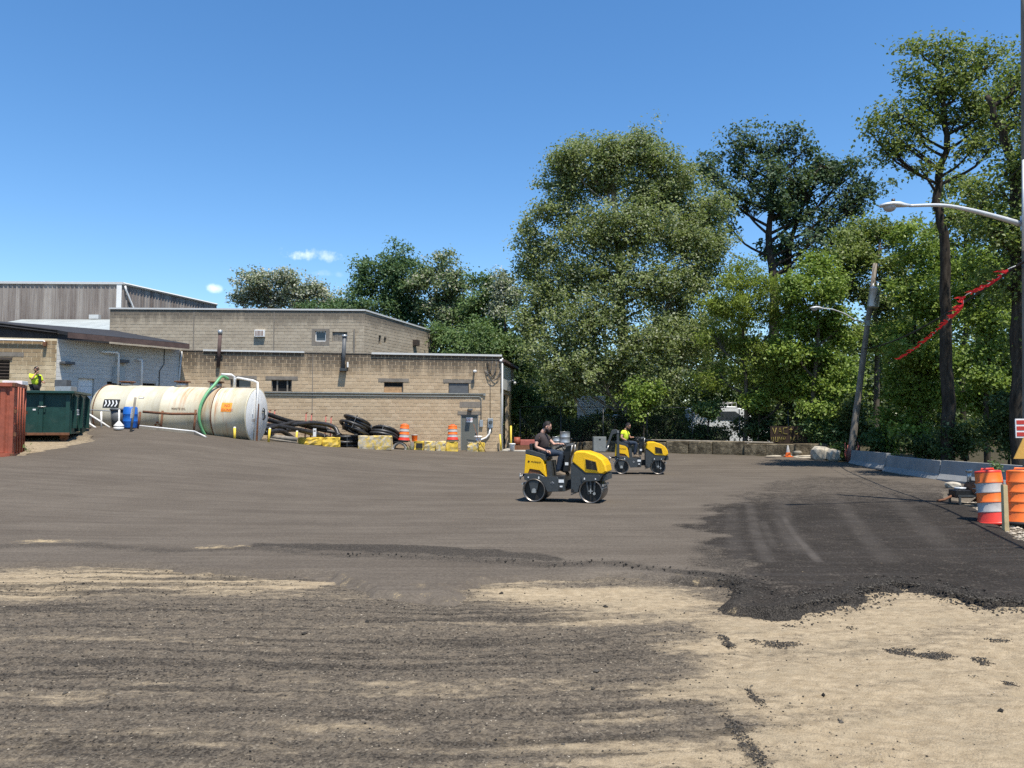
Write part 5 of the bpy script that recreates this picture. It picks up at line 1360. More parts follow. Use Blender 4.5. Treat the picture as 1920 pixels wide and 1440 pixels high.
# ================================================================ ROLLERS
def RP(zx, zy): return ((zx - 410) / 570.0, (1300 + (zx - 410) * 45 / 815 - zy) / 600.0)
def prof(*q): return [RP(*a) for a in q]
def roller(label, rops):
    r = thing('road_roller', label, 'roller', group='yellow tandem road rollers')
    HW = .43                                            # half width of the body
    DK, YL = MATS['dark_grey_paint'], MATS['yellow_paint']
    # drums
    for nm, cx in (('rear', 0.0), ('front', 1.43)):
        mb = MB(); R0, w = .29, .45
        mb.lathe([(R0 - .012, -w), (R0, -w + .012), (R0, w - .012), (R0 - .012, w), (R0 - .028, w), (R0 - .032, w - .10), (.0, w - .10)], (cx, 0, R0), (0, 1, 0), 48)
        mb.lathe([(R0 - .012, -w), (R0 - .028, -w), (R0 - .032, -w + .10), (0, -w + .10)], (cx, 0, R0), (0, 1, 0), 48)
        d = part('drum', mb, MATS['steel_drum'], r)
        mb = MB(); mb.lathe([(R0 - .034, -w + .099), (0, -w + .097)], (cx, 0, R0), (0, 1, 0), 40); part('drum_web', mb, MATS['decal_black'], d)
        for s in (-1, 1):
            if nm == 'rear':
                mb = MB(); mb.prism([(-.15, .56), (.14, .56), (.06, .23), (-.07, .23)], s * .40, s * .43, 'y'); b = part('fork_plate', mb, DK, d)
                mb = MB(); mb.cyl((0, s * .43, .29), (0, s * .445, .29), .05, n=12); mb.box((0, s * .436, .25), (.11, .02, .05)); part('bearing_cap', mb, MATS['worn_steel'], b)
            else:
                b = None
                for q, (xt, xb) in enumerate(((-.10, -.05), (.0, .0), (.11, .08))):
                    mb = MB(); mb.prism([(cx + xt - .022, .56), (cx + xt + .022, .56), (cx + xb + .02, .22), (cx + xb - .02, .22)], s * .40, s * .425, 'y'); part('fork_bar', mb, DK, d)
                mb = MB(); mb.box((cx, s * .43, .30), (.03, .02, .12)); mb.box((cx, s * .43, .30), (.10, .018, .03)); mb.cyl((cx + .09, s * .415, .24), (cx + .09, s * .44, .24), .035, n=10); part('vibration_motor', mb, MATS['worn_steel'], d)
    for cx, s in ((-.27, -1), (1.43 + .27, 1)):          # scraper bars
        mb = MB(); mb.box((cx + s * .03, 0, .44), (.035, .86, .05)); mb.box((cx + s * .015, 0, .36), (.02, .84, .03)); part('scraper', mb, MATS['worn_steel'], r)
    # dark chassis
    mb = MB(); mb.prism(prof((262, 900), (300, 878), (400, 872), (500, 890), (570, 930), (752, 938), (768, 968), (760, 1158), (608, 1158), (582, 1090), (542, 1014), (485, 992), (330, 990), (266, 962)), -HW, HW, 'y', .012); part('rear_chassis', mb, DK, r)
    mb = MB(); mb.prism(prof((752, 950), (800, 928), (850, 920), (852, 1160), (762, 1160)), -HW + .03, HW - .03, 'y', .01); part('centre_chassis', mb, DK, r)
    mb = MB(); mb.prism(prof((852, 1000), (945, 1000), (945, 1130), (852, 1130)), -.16, .16, 'y'); part('articulation_joint', mb, MATS['black_rubber'], r)
    mb = MB(); mb.prism(prof((945, 750), (1130, 800), (1380, 900), (1400, 935), (1352, 1020), (1130, 1028), (1062, 1085), (1040, 1182), (945, 1182)), -HW, HW, 'y', .012); part('front_chassis', mb, DK, r)
    mb = MB(); mb.prism(prof((1092, 940), (1120, 922), (1345, 930), (1362, 950), (1350, 1018), (1100, 1022)), -HW - .025, HW + .025, 'y', .01); part('front_yoke', mb, DK, r)
    mb = MB(); mb.prism(prof((1395, 935), (1455, 925), (1462, 1010), (1380, 1040)), -.36, .36, 'y', .01); part('front_bumper', mb, DK, r)
    # yellow hood, crowned in the middle
    pr = prof((955, 720), (985, 600), (1022, 570), (1145, 580), (1300, 640), (1395, 715), (1440, 800), (1455, 892), (1400, 925), (1150, 898))
    mb = MB(); n = len(pr); vs = []
    cxp = sum(q[0] for q in pr) / n; czp = sum(q[1] for q in pr) / n
    for y_, k in ((-HW - .02, .93), (-HW + .05, 1.0), (-.2, 1.025), (.2, 1.025), (HW - .05, 1.0), (HW + .02, .93)):
        for a_, b_ in pr: vs.append((cxp + (a_ - cxp) * (k if k <= 1 else 1), y_, czp + (b_ - czp) * (k if b_ > czp else min(k, 1.0))))
    fs = [(i * n + j, i * n + (j + 1) % n, (i + 1) * n + (j + 1) % n, (i + 1) * n + j) for i in range(5) for j in range(n)] + [tuple(reversed(range(n))), tuple(5 * n + j for j in range(n))]
    mb.add(vs, fs); hood = part('hood', mb, YL, r, .012)
    for s in (-1, 1):
        mb = MB(); mb.prism(prof((1135, 672), (1318, 728), (1345, 885), (1152, 850)), s * (HW + .02), s * (HW + .028), 'y'); part('grille_frame', mb, YL, hood)
        g = MB(); g.prism(prof((1158, 693), (1302, 740), (1328, 868), (1172, 838)), s * (HW + .029), s * (HW + .035), 'y'); gp = part('grille', g, MATS['grille_brown'], hood)
        for k in range(7):
            a0 = Vector(RP(1160, 706 + k * 20)); b0 = Vector(RP(1306 + k * 3, 752 + k * 18.5))
            mb = MB(); mb.tube([(a0.x, s * (HW + .036), a0.y), (b0.x, s * (HW + .036), b0.y)], .006, 4); part('grille_slat', mb, MATS['decal_black'], gp)
        for (x_, z_) in ((1142, 980), (1298, 990)):
            a0 = RP(x_, z_); mb = MB(); mb.box((a0[0], s * (HW + .028), a0[1]), (.028, .012, .045 if x_ < 1200 else .028)); part('reflector', mb, MATS['decal_white'], r)
        for (x_, z_, hh) in ((328, 930, .03), (482, 942, .055)):
            a0 = RP(x_, z_); mb = MB(); mb.box((a0[0], s * (HW + .004), a0[1]), (.028, .012, hh)); part('reflector', mb, MATS['decal_white'], r)
    # yellow rear tank with dark shroud and rust-red lamp recess
    mb = MB(); mb.prism(prof((285, 578), (500, 640), (545, 680), (562, 760), (586, 930), (500, 836), (340, 802), (318, 868), (263, 868)), -HW + .0, HW, 'y', .015); rt_ = part('rear_cover', mb, YL, r)
    mb = MB(); mb.prism(prof((345, 806), (498, 840), (540, 885), (320, 872)), -HW + .02, HW - .02, 'y'); part('lamp_recess', mb, MATS['rust'], r)
    mb = MB(); mb.prism(prof((285, 515), (380, 532), (560, 600), (575, 690), (548, 676), (500, 634), (283, 572)), -HW + .0, HW, 'y', .012); part('seat_shroud', mb, DK, r)
    # brand mark on the cover: diamond and script
    for s in (-1, 1):
        a0 = RP(335, 692); mb = MB(); mb.box((a0[0], s * (HW + .004), a0[1]), (.042, .006, .042), Matrix.Rotation(R(45), 3, 'Y')); em = part('emblem', mb, MATS['decal_dark_brown'], rt_)
        tm_ = text_mesh('multiquip', .068, .002); a0 = RP(368 if s < 0 else 535, 708)
        put('lettering', tm_, MATS['decal_dark_brown'], rt_, (a0[0], s * (HW + .003), a0[1]), (R(90), R(3), 0) if s < 0 else (R(90), R(3), R(180)))
        a0 = RP(678, 1028); mb = MB(); mb.tube([(a0[0] - .045, s * (HW + .004), a0[1]), (a0[0], s * (HW + .004), a0[1] + .03), (a0[0] + .045, s * (HW + .004), a0[1]), (a0[0], s * (HW + .004), a0[1] - .03)], .006, 4, closed=True); part('maker_badge', mb, MATS['silver_label'], r)
        for (x0, z0_, x1, z1_) in ((768, 980, 842, 1030), (785, 1072, 822, 1096), (830, 735, 878, 780)):
            p0_, p1_ = RP(x0, z0_), RP(x1, z1_); yy = s * (HW + .004) if x1 < 850 and z0_ > 900 else s * .155
            mb = MB(); mb.box(((p0_[0] + p1_[0]) / 2, yy if z0_ < 900 else s * (HW - .022), (p0_[1] + p1_[1]) / 2), (p1_[0] - p0_[0], .01, p0_[1] - p1_[1])); part('warning_label', mb, MATS['decal_white'], r)
        a0 = RP(800, 1128); mb = MB(); mb.cyl((a0[0], s * (HW - .03), a0[1]), (a0[0], s * (HW + .0), a0[1]), .042, n=14); part('tow_eye', mb, MATS['decal_black'], r)
        a0 = RP(972, 1145); mb = MB(); mb.cyl((a0[0], s * (HW), a0[1]), (a0[0], s * (HW + .012), a0[1]), .035, n=14); part('tow_eye', mb, MATS['decal_black'], r)
    # footwell floor, seat, backrest, console, wheel
    mb = MB(); mb.prism(prof((575, 930), (840, 930), (840, 950), (575, 950)), -HW + .02, HW - .02, 'y'); part('floor_plate', mb, MATS['black_rubber'], r)
    mb = MB(); mb.box((.10, 0, 1.10), (.46, .48, .10)); part('seat', mb, MATS['black_plastic'], r, .03)
    mb = MB(); mb.box((-.12, 0, 1.30), (.09, .46, .30), Matrix.Rotation(R(-8), 3, 'Y')); part('backrest', mb, MATS['black_plastic'], r, .03)
    mb = MB(); mb.prism(prof((640, 700), (660, 930), (590, 930), (575, 700)), -.30, .30, 'y'); part('seat_box', mb, DK, r)
    mb = MB(); mb.prism(prof((800, 870), (820, 640), (800, 590), (860, 480), (935, 470), (920, 600), (890, 690), (870, 880)), -.15, .15, 'y', .012); con = part('console', mb, MATS['black_plastic'], r)
    mb = MB(); mb.prism(prof((845, 462), (930, 452), (938, 488), (850, 500)), -.19, .19, 'y', .01); part('instrument_panel', mb, MATS['grey_plastic'], con)
    mb = MB(); a0 = RP(905, 460); mb.tube([(a0[0], -.13, a0[1]), (a0[0] + .03, -.14, a0[1] + .11)], .012, 6); mb.ball((a0[0] + .032, -.14, a0[1] + .12), .026, 8, 6); part('drive_lever', mb, MATS['black_plastic'], con)
    mb = MB(); a0, a1 = RP(940, 480), RP(915, 640); mb.tube([(a0[0], -.2, a0[1]), (a1[0], -.2, a1[1])], .014, 6); mb.tube([(a0[0], .2, a0[1]), (a1[0], .2, a1[1])], .014, 6); part('hand_rail', mb, MATS['worn_steel'], con)
    cw = Vector((RP(770, 490)[0], 0, RP(770, 490)[1])); nrm = Vector((.42, 0, -.90)).normalized(); ax = Vector((.90, 0, .42)).normalized()
    mb = MB(); mb.tube([cw + ax * .18 * math.cos(a_) + Vector((0, .18 * math.sin(a_), 0)) for a_ in [2 * math.pi * k / 24 for k in range(24)]], .016, 8, closed=True)
    sw = part('steering_wheel', mb, MATS['black_plastic'], r)
    mb = MB(); mb.tube([cw, cw + nrm * .22], .022, 8)
    for a_ in (0, 2.1, 4.2): mb.tube([cw, cw + ax * .18 * math.cos(a_) + Vector((0, .18 * math.sin(a_), 0))], .010, 6)
    part('steering_column', mb, MATS['black_plastic'], sw)
    # tow hitch
    mb = MB(); h0, h1 = RP(262, 915), RP(180, 905); mb.tube([(h0[0] + .05, 0, h0[1]), (h1[0], 0, h1[1])], .035, 6); hi = part('tow_hitch', mb, MATS['black_plastic'], r)
    h2 = RP(140, 935); mb = MB(); mb.tube([(h1[0], 0, h1[1]), (h2[0] + .03, 0, h2[1] + .01), (h2[0], 0, h2[1])], .022, 6); mb.cyl((h2[0], 0, h2[1] - .06), (h2[0], 0, h2[1] + .07), .02, n=8); mb.ball((h2[0], 0, h2[1] + .07), .025, 8, 6); part('pin', mb, MATS['worn_steel'], hi)
    mb = MB(); q0, q1 = RP(1010, 1185), RP(930, 1212); mb.tube([(q0[0], -.3, q0[1]), (q1[0], -.3, q1[1])], .015, 6); part('locking_rod', mb, MATS['worn_steel'], r)
    if rops:      # folded roll-over bar
        top, bot = (-.10, 1.98), (-.13, .78)
        for s in (-1, 1):
            mb = MB(); mb.prism([(-.185, .66), (-.07, .66), (-.08, 1.72), (-.165, 1.72)], s * .445, s * .50, 'y', .01); po = part('roll_bar_post', mb, DK, r)
            mb = MB(); mb.cyl((-.125, s * .44, 1.66), (-.125, s * .52, 1.66), .03, n=10); part('pivot_pin', mb, MATS['worn_steel'], po)
        mb = MB()
        for s in (-1, 1): mb.prism([(-.16, 1.62), (-.10, 1.72), (-.20, 1.76), (-.36, 1.74), (-.62, 1.05), (-.54, 1.03), (-.33, 1.58)], s * .40, s * .443, 'y', .01)
        mb.box((-.58, 0, 1.05), (.06, .84, .06)); part('folded_roll_bar', mb, DK, r)
        mb = MB(); mb.tube([(-.50, -.46, 1.12), (-.62, -.46, .86)], .025, 6); part('work_lamp_arm', mb, MATS['worn_steel'], r)
    return r
r1 = roller('nearest yellow and dark grey tandem road roller driven by bearded man', False)
r2 = roller('farther yellow and dark grey tandem road roller with folded roll bar', True)
def place_roller(r, u, v, Y, yaw):
    q = W(u, v, Y); r.location = (q.x, q.y, gz(q.x, q.y) + LOT + .006); r.rotation_euler = (0, 0, yaw)
place_roller(r1, 1009, 941, 19.75, R(-16))
place_roller(r2, 1165, 889, 31.0, R(-7))

def driver(r, label, shirt, skin, Jx, **k):
    m = r.matrix_basis
    root = thing('person', label, 'person', r.location, 0); root.rotation_euler = r.rotation_euler
    build_person(root, Jx, skin, shirt, 'denim', 'work_boot', **k); return root
# the bearded driver looks down over the hood, right hand on his thigh, left hand on the wheel
driver(r1, 'bearded man in dark brown T-shirt and jeans driving the nearest roller', 'shirt_brown', 'skin', {
    'pelvis': (.08, 0, 1.25), 'neck': (.12, 0, 1.74), 'head': (.25, 0, 1.875),
    'sh_r': (.06, -.22, 1.64), 'el_r': (.02, -.32, 1.36), 'wr_r': (.27, -.25, 1.27), 'sh_l': (.14, .22, 1.64), 'el_l': (.36, .27, 1.41), 'wr_l': (.53, .16, 1.44),
    'hip_r': (.16, -.12, 1.22), 'kn_r': (.64, -.15, 1.20), 'an_r': (.55, -.14, .75), 'toe_r': (.75, -.15, .685), 'hip_l': (.16, .12, 1.22), 'kn_l': (.64, .16, 1.20), 'an_l': (.58, .15, .75), 'toe_l': (.78, .15, .685)},
    head_fwd=(1, -.06, -.28), head_up=(.2, 0, 1), fat=1.28, hands={'r': ((.9, 0, -.1), (0, .3, -1), 1.0), 'l': ((.9, -.2, .05), (0, 0, -1), .6)})
driver(r2, 'man in yellow hi-vis T-shirt and jeans driving the farther roller', 'shirt_hivis', 'skin_tan', {
    'pelvis': (.06, 0, 1.26), 'neck': (.18, -.02, 1.76), 'head': (.29, -.05, 1.885),
    'sh_r': (.07, -.21, 1.67), 'el_r': (.0, -.35, 1.42), 'wr_r': (.22, -.31, 1.32), 'sh_l': (.24, .19, 1.65), 'el_l': (.38, .26, 1.42), 'wr_l': (.52, .15, 1.44),
    'hip_r': (.14, -.12, 1.22), 'kn_r': (.60, -.15, 1.22), 'an_r': (.52, -.14, .75), 'toe_r': (.72, -.15, .685), 'hip_l': (.14, .12, 1.22), 'kn_l': (.60, .15, 1.22), 'an_l': (.56, .15, .75), 'toe_l': (.76, .15, .685)},
    head_fwd=(.75, -.55, -.35), head_up=(.2, -.1, 1), beard=True, fat=1.28, glove='glove_black', glasses=True)
# standing worker on a loading slab behind the skip, hand at his face
sx = X(66, 32.8); sz = W(66, 687, 32.8).z - 1.80
ls = thing('loading_slab', 'concrete loading slab behind the green skip under the standing man', 'slab', (sx, 33.1, gz(sx, 33.1)))
mb = MB(); hh = sz - ls.location.z; mb.box((0, 0, hh / 2), (2.6, 1.4, hh)); part('slab_block', mb, MATS['concrete'], ls, .02)
ps = thing('person', 'standing man in yellow hi-vis shirt and black cap behind the green skip', 'person', (sx, 32.8, sz)); ps.rotation_euler = (0, 0, R(-30))
build_person(ps, {'pelvis': (0, 0, .96), 'neck': (0, 0, 1.50), 'head': (.06, 0, 1.66), 'sh_r': (0, -.20, 1.42), 'el_r': (.18, -.24, 1.24), 'wr_r': (.20, -.08, 1.50), 'sh_l': (0, .20, 1.42), 'el_l': (.05, .27, 1.14), 'wr_l': (.27, .22, 1.10),
    'hip_r': (0, -.10, .92), 'kn_r': (.02, -.11, .50), 'an_r': (0, -.11, .10), 'toe_r': (.18, -.12, .03), 'hip_l': (0, .10, .92), 'kn_l': (.02, .11, .50), 'an_l': (0, .11, .10), 'toe_l': (.18, .12, .03)},
    'skin_tan', 'shirt_hivis', 'dark_trousers', 'work_boot', (1, 0, 0), (0, 0, 1), beard=True, hair='cap', glasses=True, sleeve=.9, hands={'l': ((1, 0, 0), (0, -1, 0), .9)})
mb = MB(); mb.prism([(-.02, .95), (.16, .95), (.19, 1.15), (.15, 1.4), (-.02, 1.42)], .05, .16, 'y', .02); part('apron_panel', mb, MATS['decal_black'], ps)

# ================================================================ THINGS ALONG THE WORKSHOP WALL
def rough_block(name, label, cat, u0, u1, v0, Y, dep, m, group=None, seed=0, rz=0.0):
    """weathered concrete block with uneven faces"""
    uc = (u0 + u1) / 2; b = on(uc, Y, LOT - .02); w = (u1 - u0) * px(Y); h = W(uc, v0, Y).z - b.z
    rg = random.Random(seed); nx, nz, ny = max(3, int(w / .16)), 4, 4; mb = MB(); vs = {}
    def P(i, j, k):
        key = (i, j, k)
        if key not in vs:
            x, y, z = (i / nx - .5) * w, (j / ny - .5) * dep, k / nz * h
            e = sum((i in (0, nx), j in (0, ny), k in (0, nz)))
            s = .018 if e == 1 else .03
            if e >= 2: x *= 1 - .03 / max(w, .3); y *= .965; z = z * .97 if k == nz else z
            vs[key] = len(mb.v); mb.v.append((x + rg.uniform(-s, s), y + rg.uniform(-s, s), z + (rg.uniform(-s, s) if k else 0)))
        return vs[key]
    for i in range(nx):
        for k in range(nz): mb.f.append((P(i, 0, k), P(i + 1, 0, k), P(i + 1, 0, k + 1), P(i, 0, k + 1))); mb.f.append((P(i + 1, ny, k), P(i, ny, k), P(i, ny, k + 1), P(i + 1, ny, k + 1)))
        for j in range(ny): mb.f.append((P(i, j, nz), P(i + 1, j, nz), P(i + 1, j + 1, nz), P(i, j + 1, nz)))
    for j in range(ny):
        for k in range(nz): mb.f.append((P(0, j + 1, k), P(0, j, k), P(0, j, k + 1), P(0, j + 1, k + 1))); mb.f.append((P(nx, j, k), P(nx, j + 1, k), P(nx, j + 1, k + 1), P(nx, j, k + 1)))
    mb.smooth = [False] * len(mb.f)
    o = part(name, mb, MATS[m], None, loc=b, rot=(0, 0, rz)); return tag(o, label, cat, group)
GB = 'yellow concrete blocks along the workshop wall'
t = NT('worn_yellow_block'); p = t.obj()
c = t.mix(t.ramp(t.noise(p, 4.5, 6, .7), .42, .60), (.47, .42, .33), (.66, .47, .10)); c = t.mix(t.math('MULTIPLY', t.ramp(t.noise(p, 11, 5, .7), .5, .7), .5), c, (.27, .24, .19)); t.bump(t.noise(p, 20, 5, .7), .6, .02); t.done(c, .9)
rough_block('concrete_block', 'left bright yellow concrete block next to the yellow bollards', 'block', 563, 607, 820, 40.3, .6, 'yellow_block', GB, 1)
rough_block('concrete_block', 'shorter bright yellow block just left of the black pipe coils', 'block', 608, 638, 820, 40.5, .6, 'yellow_block', GB, 2)
rough_block('concrete_block', 'long peeling pale yellow block in front of the right pipe coil', 'block', 674, 736, 817, 41.2, .62, 'worn_yellow_block', GB, 3, R(-3))
rough_block('concrete_block', 'yellow block with a dark black scuffed face, first of the row of four', 'block', 778, 796, 827, 43.0, .6, 'yellow_block', GB, 4)
rough_block('concrete_block', 'second block of the yellow row of four, right of the black-scuffed one', 'block', 797, 817, 827, 43.0, .6, 'worn_yellow_block', GB, 5)
rough_block('concrete_block', 'third block of the yellow row of four, grey worn face', 'block', 818, 837, 827, 43.1, .6, 'worn_yellow_block', GB, 6)
rough_block('concrete_block', 'bright yellow block under the right orange drum, end of the row', 'block', 838, 859, 828, 43.2, .6, 'yellow_block', GB, 7)
rough_block('concrete_block', 'tan worn block under the white bucket in front of grey door', 'block', 877, 898, 830, 43.7, .5, 'worn_yellow_block', GB, 8)
rough_block('concrete_block', 'small yellow block on the right of the white bucket', 'block', 898, 909, 830, 43.7, .5, 'yellow_block', GB, 9)
q = on(787, 42.66, .30); mb = MB(); mb.box(q, (.36, .02, .26)); tag(part('tyre_scrap', mb, MATS['black_rubber'], None, .02), 'black rubber scrap leaning on the first yellow block of the row', 'rubber scrap')
# half round culvert piece under the left drum
cv = thing('culvert_piece', 'short grey concrete culvert piece under the left orange drum', 'culvert', on(751, 42.6, LOT - .02))
mb = MB(); mb.lathe([(.40, -.3), (.40, .3), (.30, .3), (.30, -.3), (.40, -.3)], (0, 0, .0), (0, 1, 0), 24); mb.v = [(x_, y_, max(z_, 0)) for x_, y_, z_ in mb.v]; part('ring', mb, MATS['concrete'], cv)
mb = MB(); mb.box((.0, 0, .43), (.80, .62, .06)); part('plank', mb, MATS['black_rubber'], cv)

def traffic_drum(name, label, loc, h, stripes, group, tilt=(0, 0, 0), lid='red_plastic', base='black_rubber', bands=None, r=.27):
    th = thing(name, label, 'traffic drum', loc, 0, group); th.rotation_euler = tilt
    mb = MB(); mb.lathe([(0, 0), (r * 1.30, 0), (r * 1.32, .04), (r * 1.12, .07), (0, .075)], n=28); part('base', mb, MATS[base], th)
    n = len(stripes); z = .06
    for k, m in enumerate(stripes):
        hh = (h - .12) / n; r0 = r * (1.06 - .16 * z / h); r1_ = r * (1.06 - .16 * (z + hh) / h)
        mb = MB()
        if k == 0: mb.lathe([(r0 * 1.15, z), (r0 * 1.08, z + .05), (r1_, z + hh)], n=28)
        else: mb.lathe([(r0 * 1.035, z - .005), (r0 * 1.035, z + .015), (r0, z + .025), (r1_, z + hh)], n=28)
        part('band', mb, MATS[m], th); z += hh
    rt_ = r * .90
    mb = MB(); mb.lathe([(rt_, z), (rt_ * 1.02, z + .02), (rt_ * .97, z + .045), (rt_ * .8, z + .05), (0, z + .055)], n=28); tp = part('top', mb, MATS[lid], th)
    mb = MB(); mb.tube([(-.12, 0, z + .04), (-.11, 0, z + .085), (.11, 0, z + .085), (.12, 0, z + .04)], .018, 6); part('handle', mb, MATS[lid], tp)
    return th
OW = ['orange_plastic', 'reflective_white', 'orange_plastic', 'reflective_white', 'orange_plastic']
GD = 'orange and white traffic drums'
q = on(758, 42.7); q.z = cv.location.z + .46
traffic_drum('traffic_drum', 'tilted orange and white drum standing left of the yellow block row', q, .92, ['red_plastic', 'reflective_white', 'orange_plastic', 'reflective_white', 'orange_plastic'], GD, (0, R(3), 0), 'orange_plastic')
q = on(849, 43.2); q.z += .58
traffic_drum('traffic_drum', 'orange and white drum on the yellow blocks left of the grey door', q, .86, ['red_plastic', 'reflective_white', 'orange_plastic', 'reflective_white', 'orange_plastic'], GD, (0, 0, 0), 'orange_plastic')
q = on(778, 43.3); q.z += .42
bk = lathe_thing('bucket', 'orange and white plastic bucket behind the yellow block row', 'bucket', [('body', [(0, 0), (.14, 0), (.17, .36), (.18, .38)], 'orange_plastic', 18), ('rim', [(.17, .34), (.19, .35), (.19, .40), (.16, .40)], 'reflective_white', 18)], q)
st = thing('support_plinth', 'small concrete plinth under the orange bucket', 'block', on(778, 43.3, LOT - .02)); mb = MB(); mb.box((0, 0, .22), (.4, .4, .44)); part('plinth_block', mb, MATS['concrete'], st, .02)
q = on(897, 43.7); q.z = W(897, 830.5, 43.7).z
lathe_thing('bucket', 'white plastic bucket standing on the tan block by the grey door', 'bucket', [('body', [(0, 0), (.14, 0), (.17, .30), (.0, .30)], 'pale_pvc', 18), ('rim', [(.17, .29), (.24, .33), (.24, .37), (.19, .40), (0, .41)], 'pale_pvc', 18)], q)
mb = MB(); mb.tube([on(911, 43.2, .05), on(897, 43.35, .75), W(888, 795, 43.5)], .018, 6); tag(part('rusty_rod', mb, MATS['rust']), 'thin rusty rod leaning across the white bucket and grey door', 'rod')
mb = MB(); mb.box(W(884, 826, 43.5), (.55, .1, .08), Matrix.Rotation(R(8), 3, 'Y')); tag(part('steel_channel', mb, MATS['dark_grey_paint']), 'short dark steel channel lying on the tan block beside white bucket', 'channel')
# slack warning rope
for (pts, lb) in (([(771, 800), (785, 815), (800, 822), (812, 820)], 'slack orange rope looped right of the left drum'), ([(812, 821), (830, 815), (840, 805), (847, 798)], 'orange rope rising to the right drum')):
    mb = MB(); mb.tube(smooth_path([W(u, v, 43.6) for u, v in pts]), .012, 5); tag(part('rope', mb, MATS['rope']), lb, 'rope')

# black corrugated drain pipe: coils and loose lengths
t = NT('corrugated_black'); p = t.obj(); c = t.mix(t.ramp(t.noise(p, 5, 5, .6), .3, .7), (.014, .014, .015), (.030, .029, .029))
t.done(c, .42, 0, .5)
def corrug(pts, r, n=10, pitch=.07):
    """pipe with ribs along a path"""
    P = smooth_path(pts, 10); out, rad, acc = [], [], 0
    L = [0]
    for a, b in zip(P, P[1:]): L.append(L[-1] + (b - a).length)
    m = max(4, int(L[-1] / (pitch / 2))); j = 0
    for i in range(m + 1):
        s = L[-1] * i / m
        while j < len(L) - 2 and L[j + 1] < s: j += 1
        f = (s - L[j]) / max(L[j + 1] - L[j], 1e-6); out.append(P[j].lerp(P[j + 1], min(f, 1))); rad.append(r if i % 2 else r * .90)
    mb = MB(); mb.tube(out, rad, n); return mb
def coil(label, c, r_in, turns, tube_r, tilt, rz, lay=1, tail=0):
    th = thing('pipe_coil', label, 'pipe coil', c, rz, 'coils of black drain pipe'); th.rotation_euler = (tilt[0], tilt[1], rz)
    for k in range(turns):
        rr = r_in + (k % lay) * tube_r * 2.02; z = tube_r + (k // lay) * tube_r * 1.95
        pts = []; ph = .7 * k
        for i in range(25):
            a = ph + 2 * math.pi * i / 24; pts.append(Vector((rr * (1 + .07 * math.sin(k * 2.1)) * math.cos(a) + .09 * math.sin(k * 3.7 + 1), rr * math.sin(a) * .97 + .07 * math.cos(k * 2.9), z + tube_r * (.35 * math.sin(a + 1.9 * k) + .2 * math.sin(2 * a + k)))))
        mb = corrug(pts, tube_r, 9, .08); part('turn', mb, MATS['corrugated_black'], th)
    for i in range(3):
        a = .5 + 2.1 * i; mb = MB(); h = tube_r * 2 * (turns // lay) + .02; mb.box((r_in * 1.05 * math.cos(a), r_in * 1.05 * math.sin(a), h / 2), (.24 * lay, .02, h + .005), Matrix.Rotation(a, 3, 'Z')); part('tie_strap', mb, MATS['grey_plastic'], th)
    return th
coil('flat stack of black corrugated pipe coils under the tilted coil', on(650, 42.0, LOT + .0), .62, 4, .082, (0, 0), .3)
coil('tilted black pipe coil lying on top of the flat coil stack', on(664, 41.9, LOT + .84), .70, 4, .092, (R(-16), R(19), 0), 0)
coil('black pipe coil leaning behind the peeling pale yellow block', on(719, 42.7, LOT + .42), .62, 6, .095, (R(-22), R(9), 0), .0, 2)
LP = 'loose lengths of black drain pipe'
loose_pipes = [
    ([(500, 776, 38.2), (540, 789, 39.5), (580, 798, 40.8), (610, 803, 41.5)], .12, 'topmost long black pipe slanting down from behind the white tank'),
    ([(500, 786, 38.0), (540, 796, 39.2), (590, 793, 40.6), (625, 800, 41.2), (634, 815, 41.0)], .12, 'black pipe bending down sharply at its right end above the yellow blocks'),
    ([(498, 797, 37.4), (540, 802, 38.8), (575, 810, 40.0), (605, 818, 40.9)], .12, 'black pipe crossing the middle of the pile behind the small white tag'),
    ([(498, 804, 37.0), (530, 797, 38.6), (560, 792, 40.0), (600, 800, 41.4), (640, 818, 41.9), (655, 822, 41.9)], .11, 'black pipe arching over the pile to the coil stack'),
    ([(497, 812, 36.8), (525, 808, 37.8), (540, 815, 38.4), (552, 824, 38.8)], .12, 'short black pipe with pale open end behind the yellow bollards'),
    ([(535, 806, 38.6), (560, 806, 39.6), (590, 812, 40.6), (625, 824, 41.4)], .12, 'lowest black pipe running behind the left yellow blocks'),
    ([(560, 796, 40.4), (600, 806, 41.4), (632, 812, 41.8), (645, 822, 42.0)], .10, 'rear black pipe close to the tan wall ending at the coils')]
for pts, r_, lb in loose_pipes:
    P = [W(u, v, Y) for u, v, Y in pts]
    for q in P: q.z = max(q.z, gz(q.x, q.y) + LOT + r_)
    th = thing('drain_pipe', lb, 'pipe', P[0], 0, LP)
    mb = corrug([q - P[0] for q in P], r_, 10, .09); part('corrugated_pipe', mb, MATS['corrugated_black'], th)
    d_ = (P[-1] - P[-2]).normalized(); mb = MB(); mb.cyl(P[-1] - P[0], P[-1] - P[0] + d_ * .06, r_ * 1.02, n=12); part('end_collar', mb, MATS['grey_plastic'], th)
for k, (u0, v0, u1, v1, Y) in enumerate(((503, 818, 556, 826, 37.2), (503, 825, 556, 833, 37.0))):
    mb = MB(); a, b = W(u0, v0, Y), W(u1, v1, Y + .9); a.z = max(a.z, gz(a.x, a.y) + LOT + .04); b.z = max(b.z, gz(b.x, b.y) + LOT + .04 + .15 * (1 - k)); mb.tube([a, b], .12 if k == 0 else .05, 8)
    tag(part('timber_pole', mb, MATS['weathered_wood']), ('grey weathered pole lying under the black pipes behind bollards', 'thin pale pole lying lowest beside the yellow bollards')[k], 'pole')
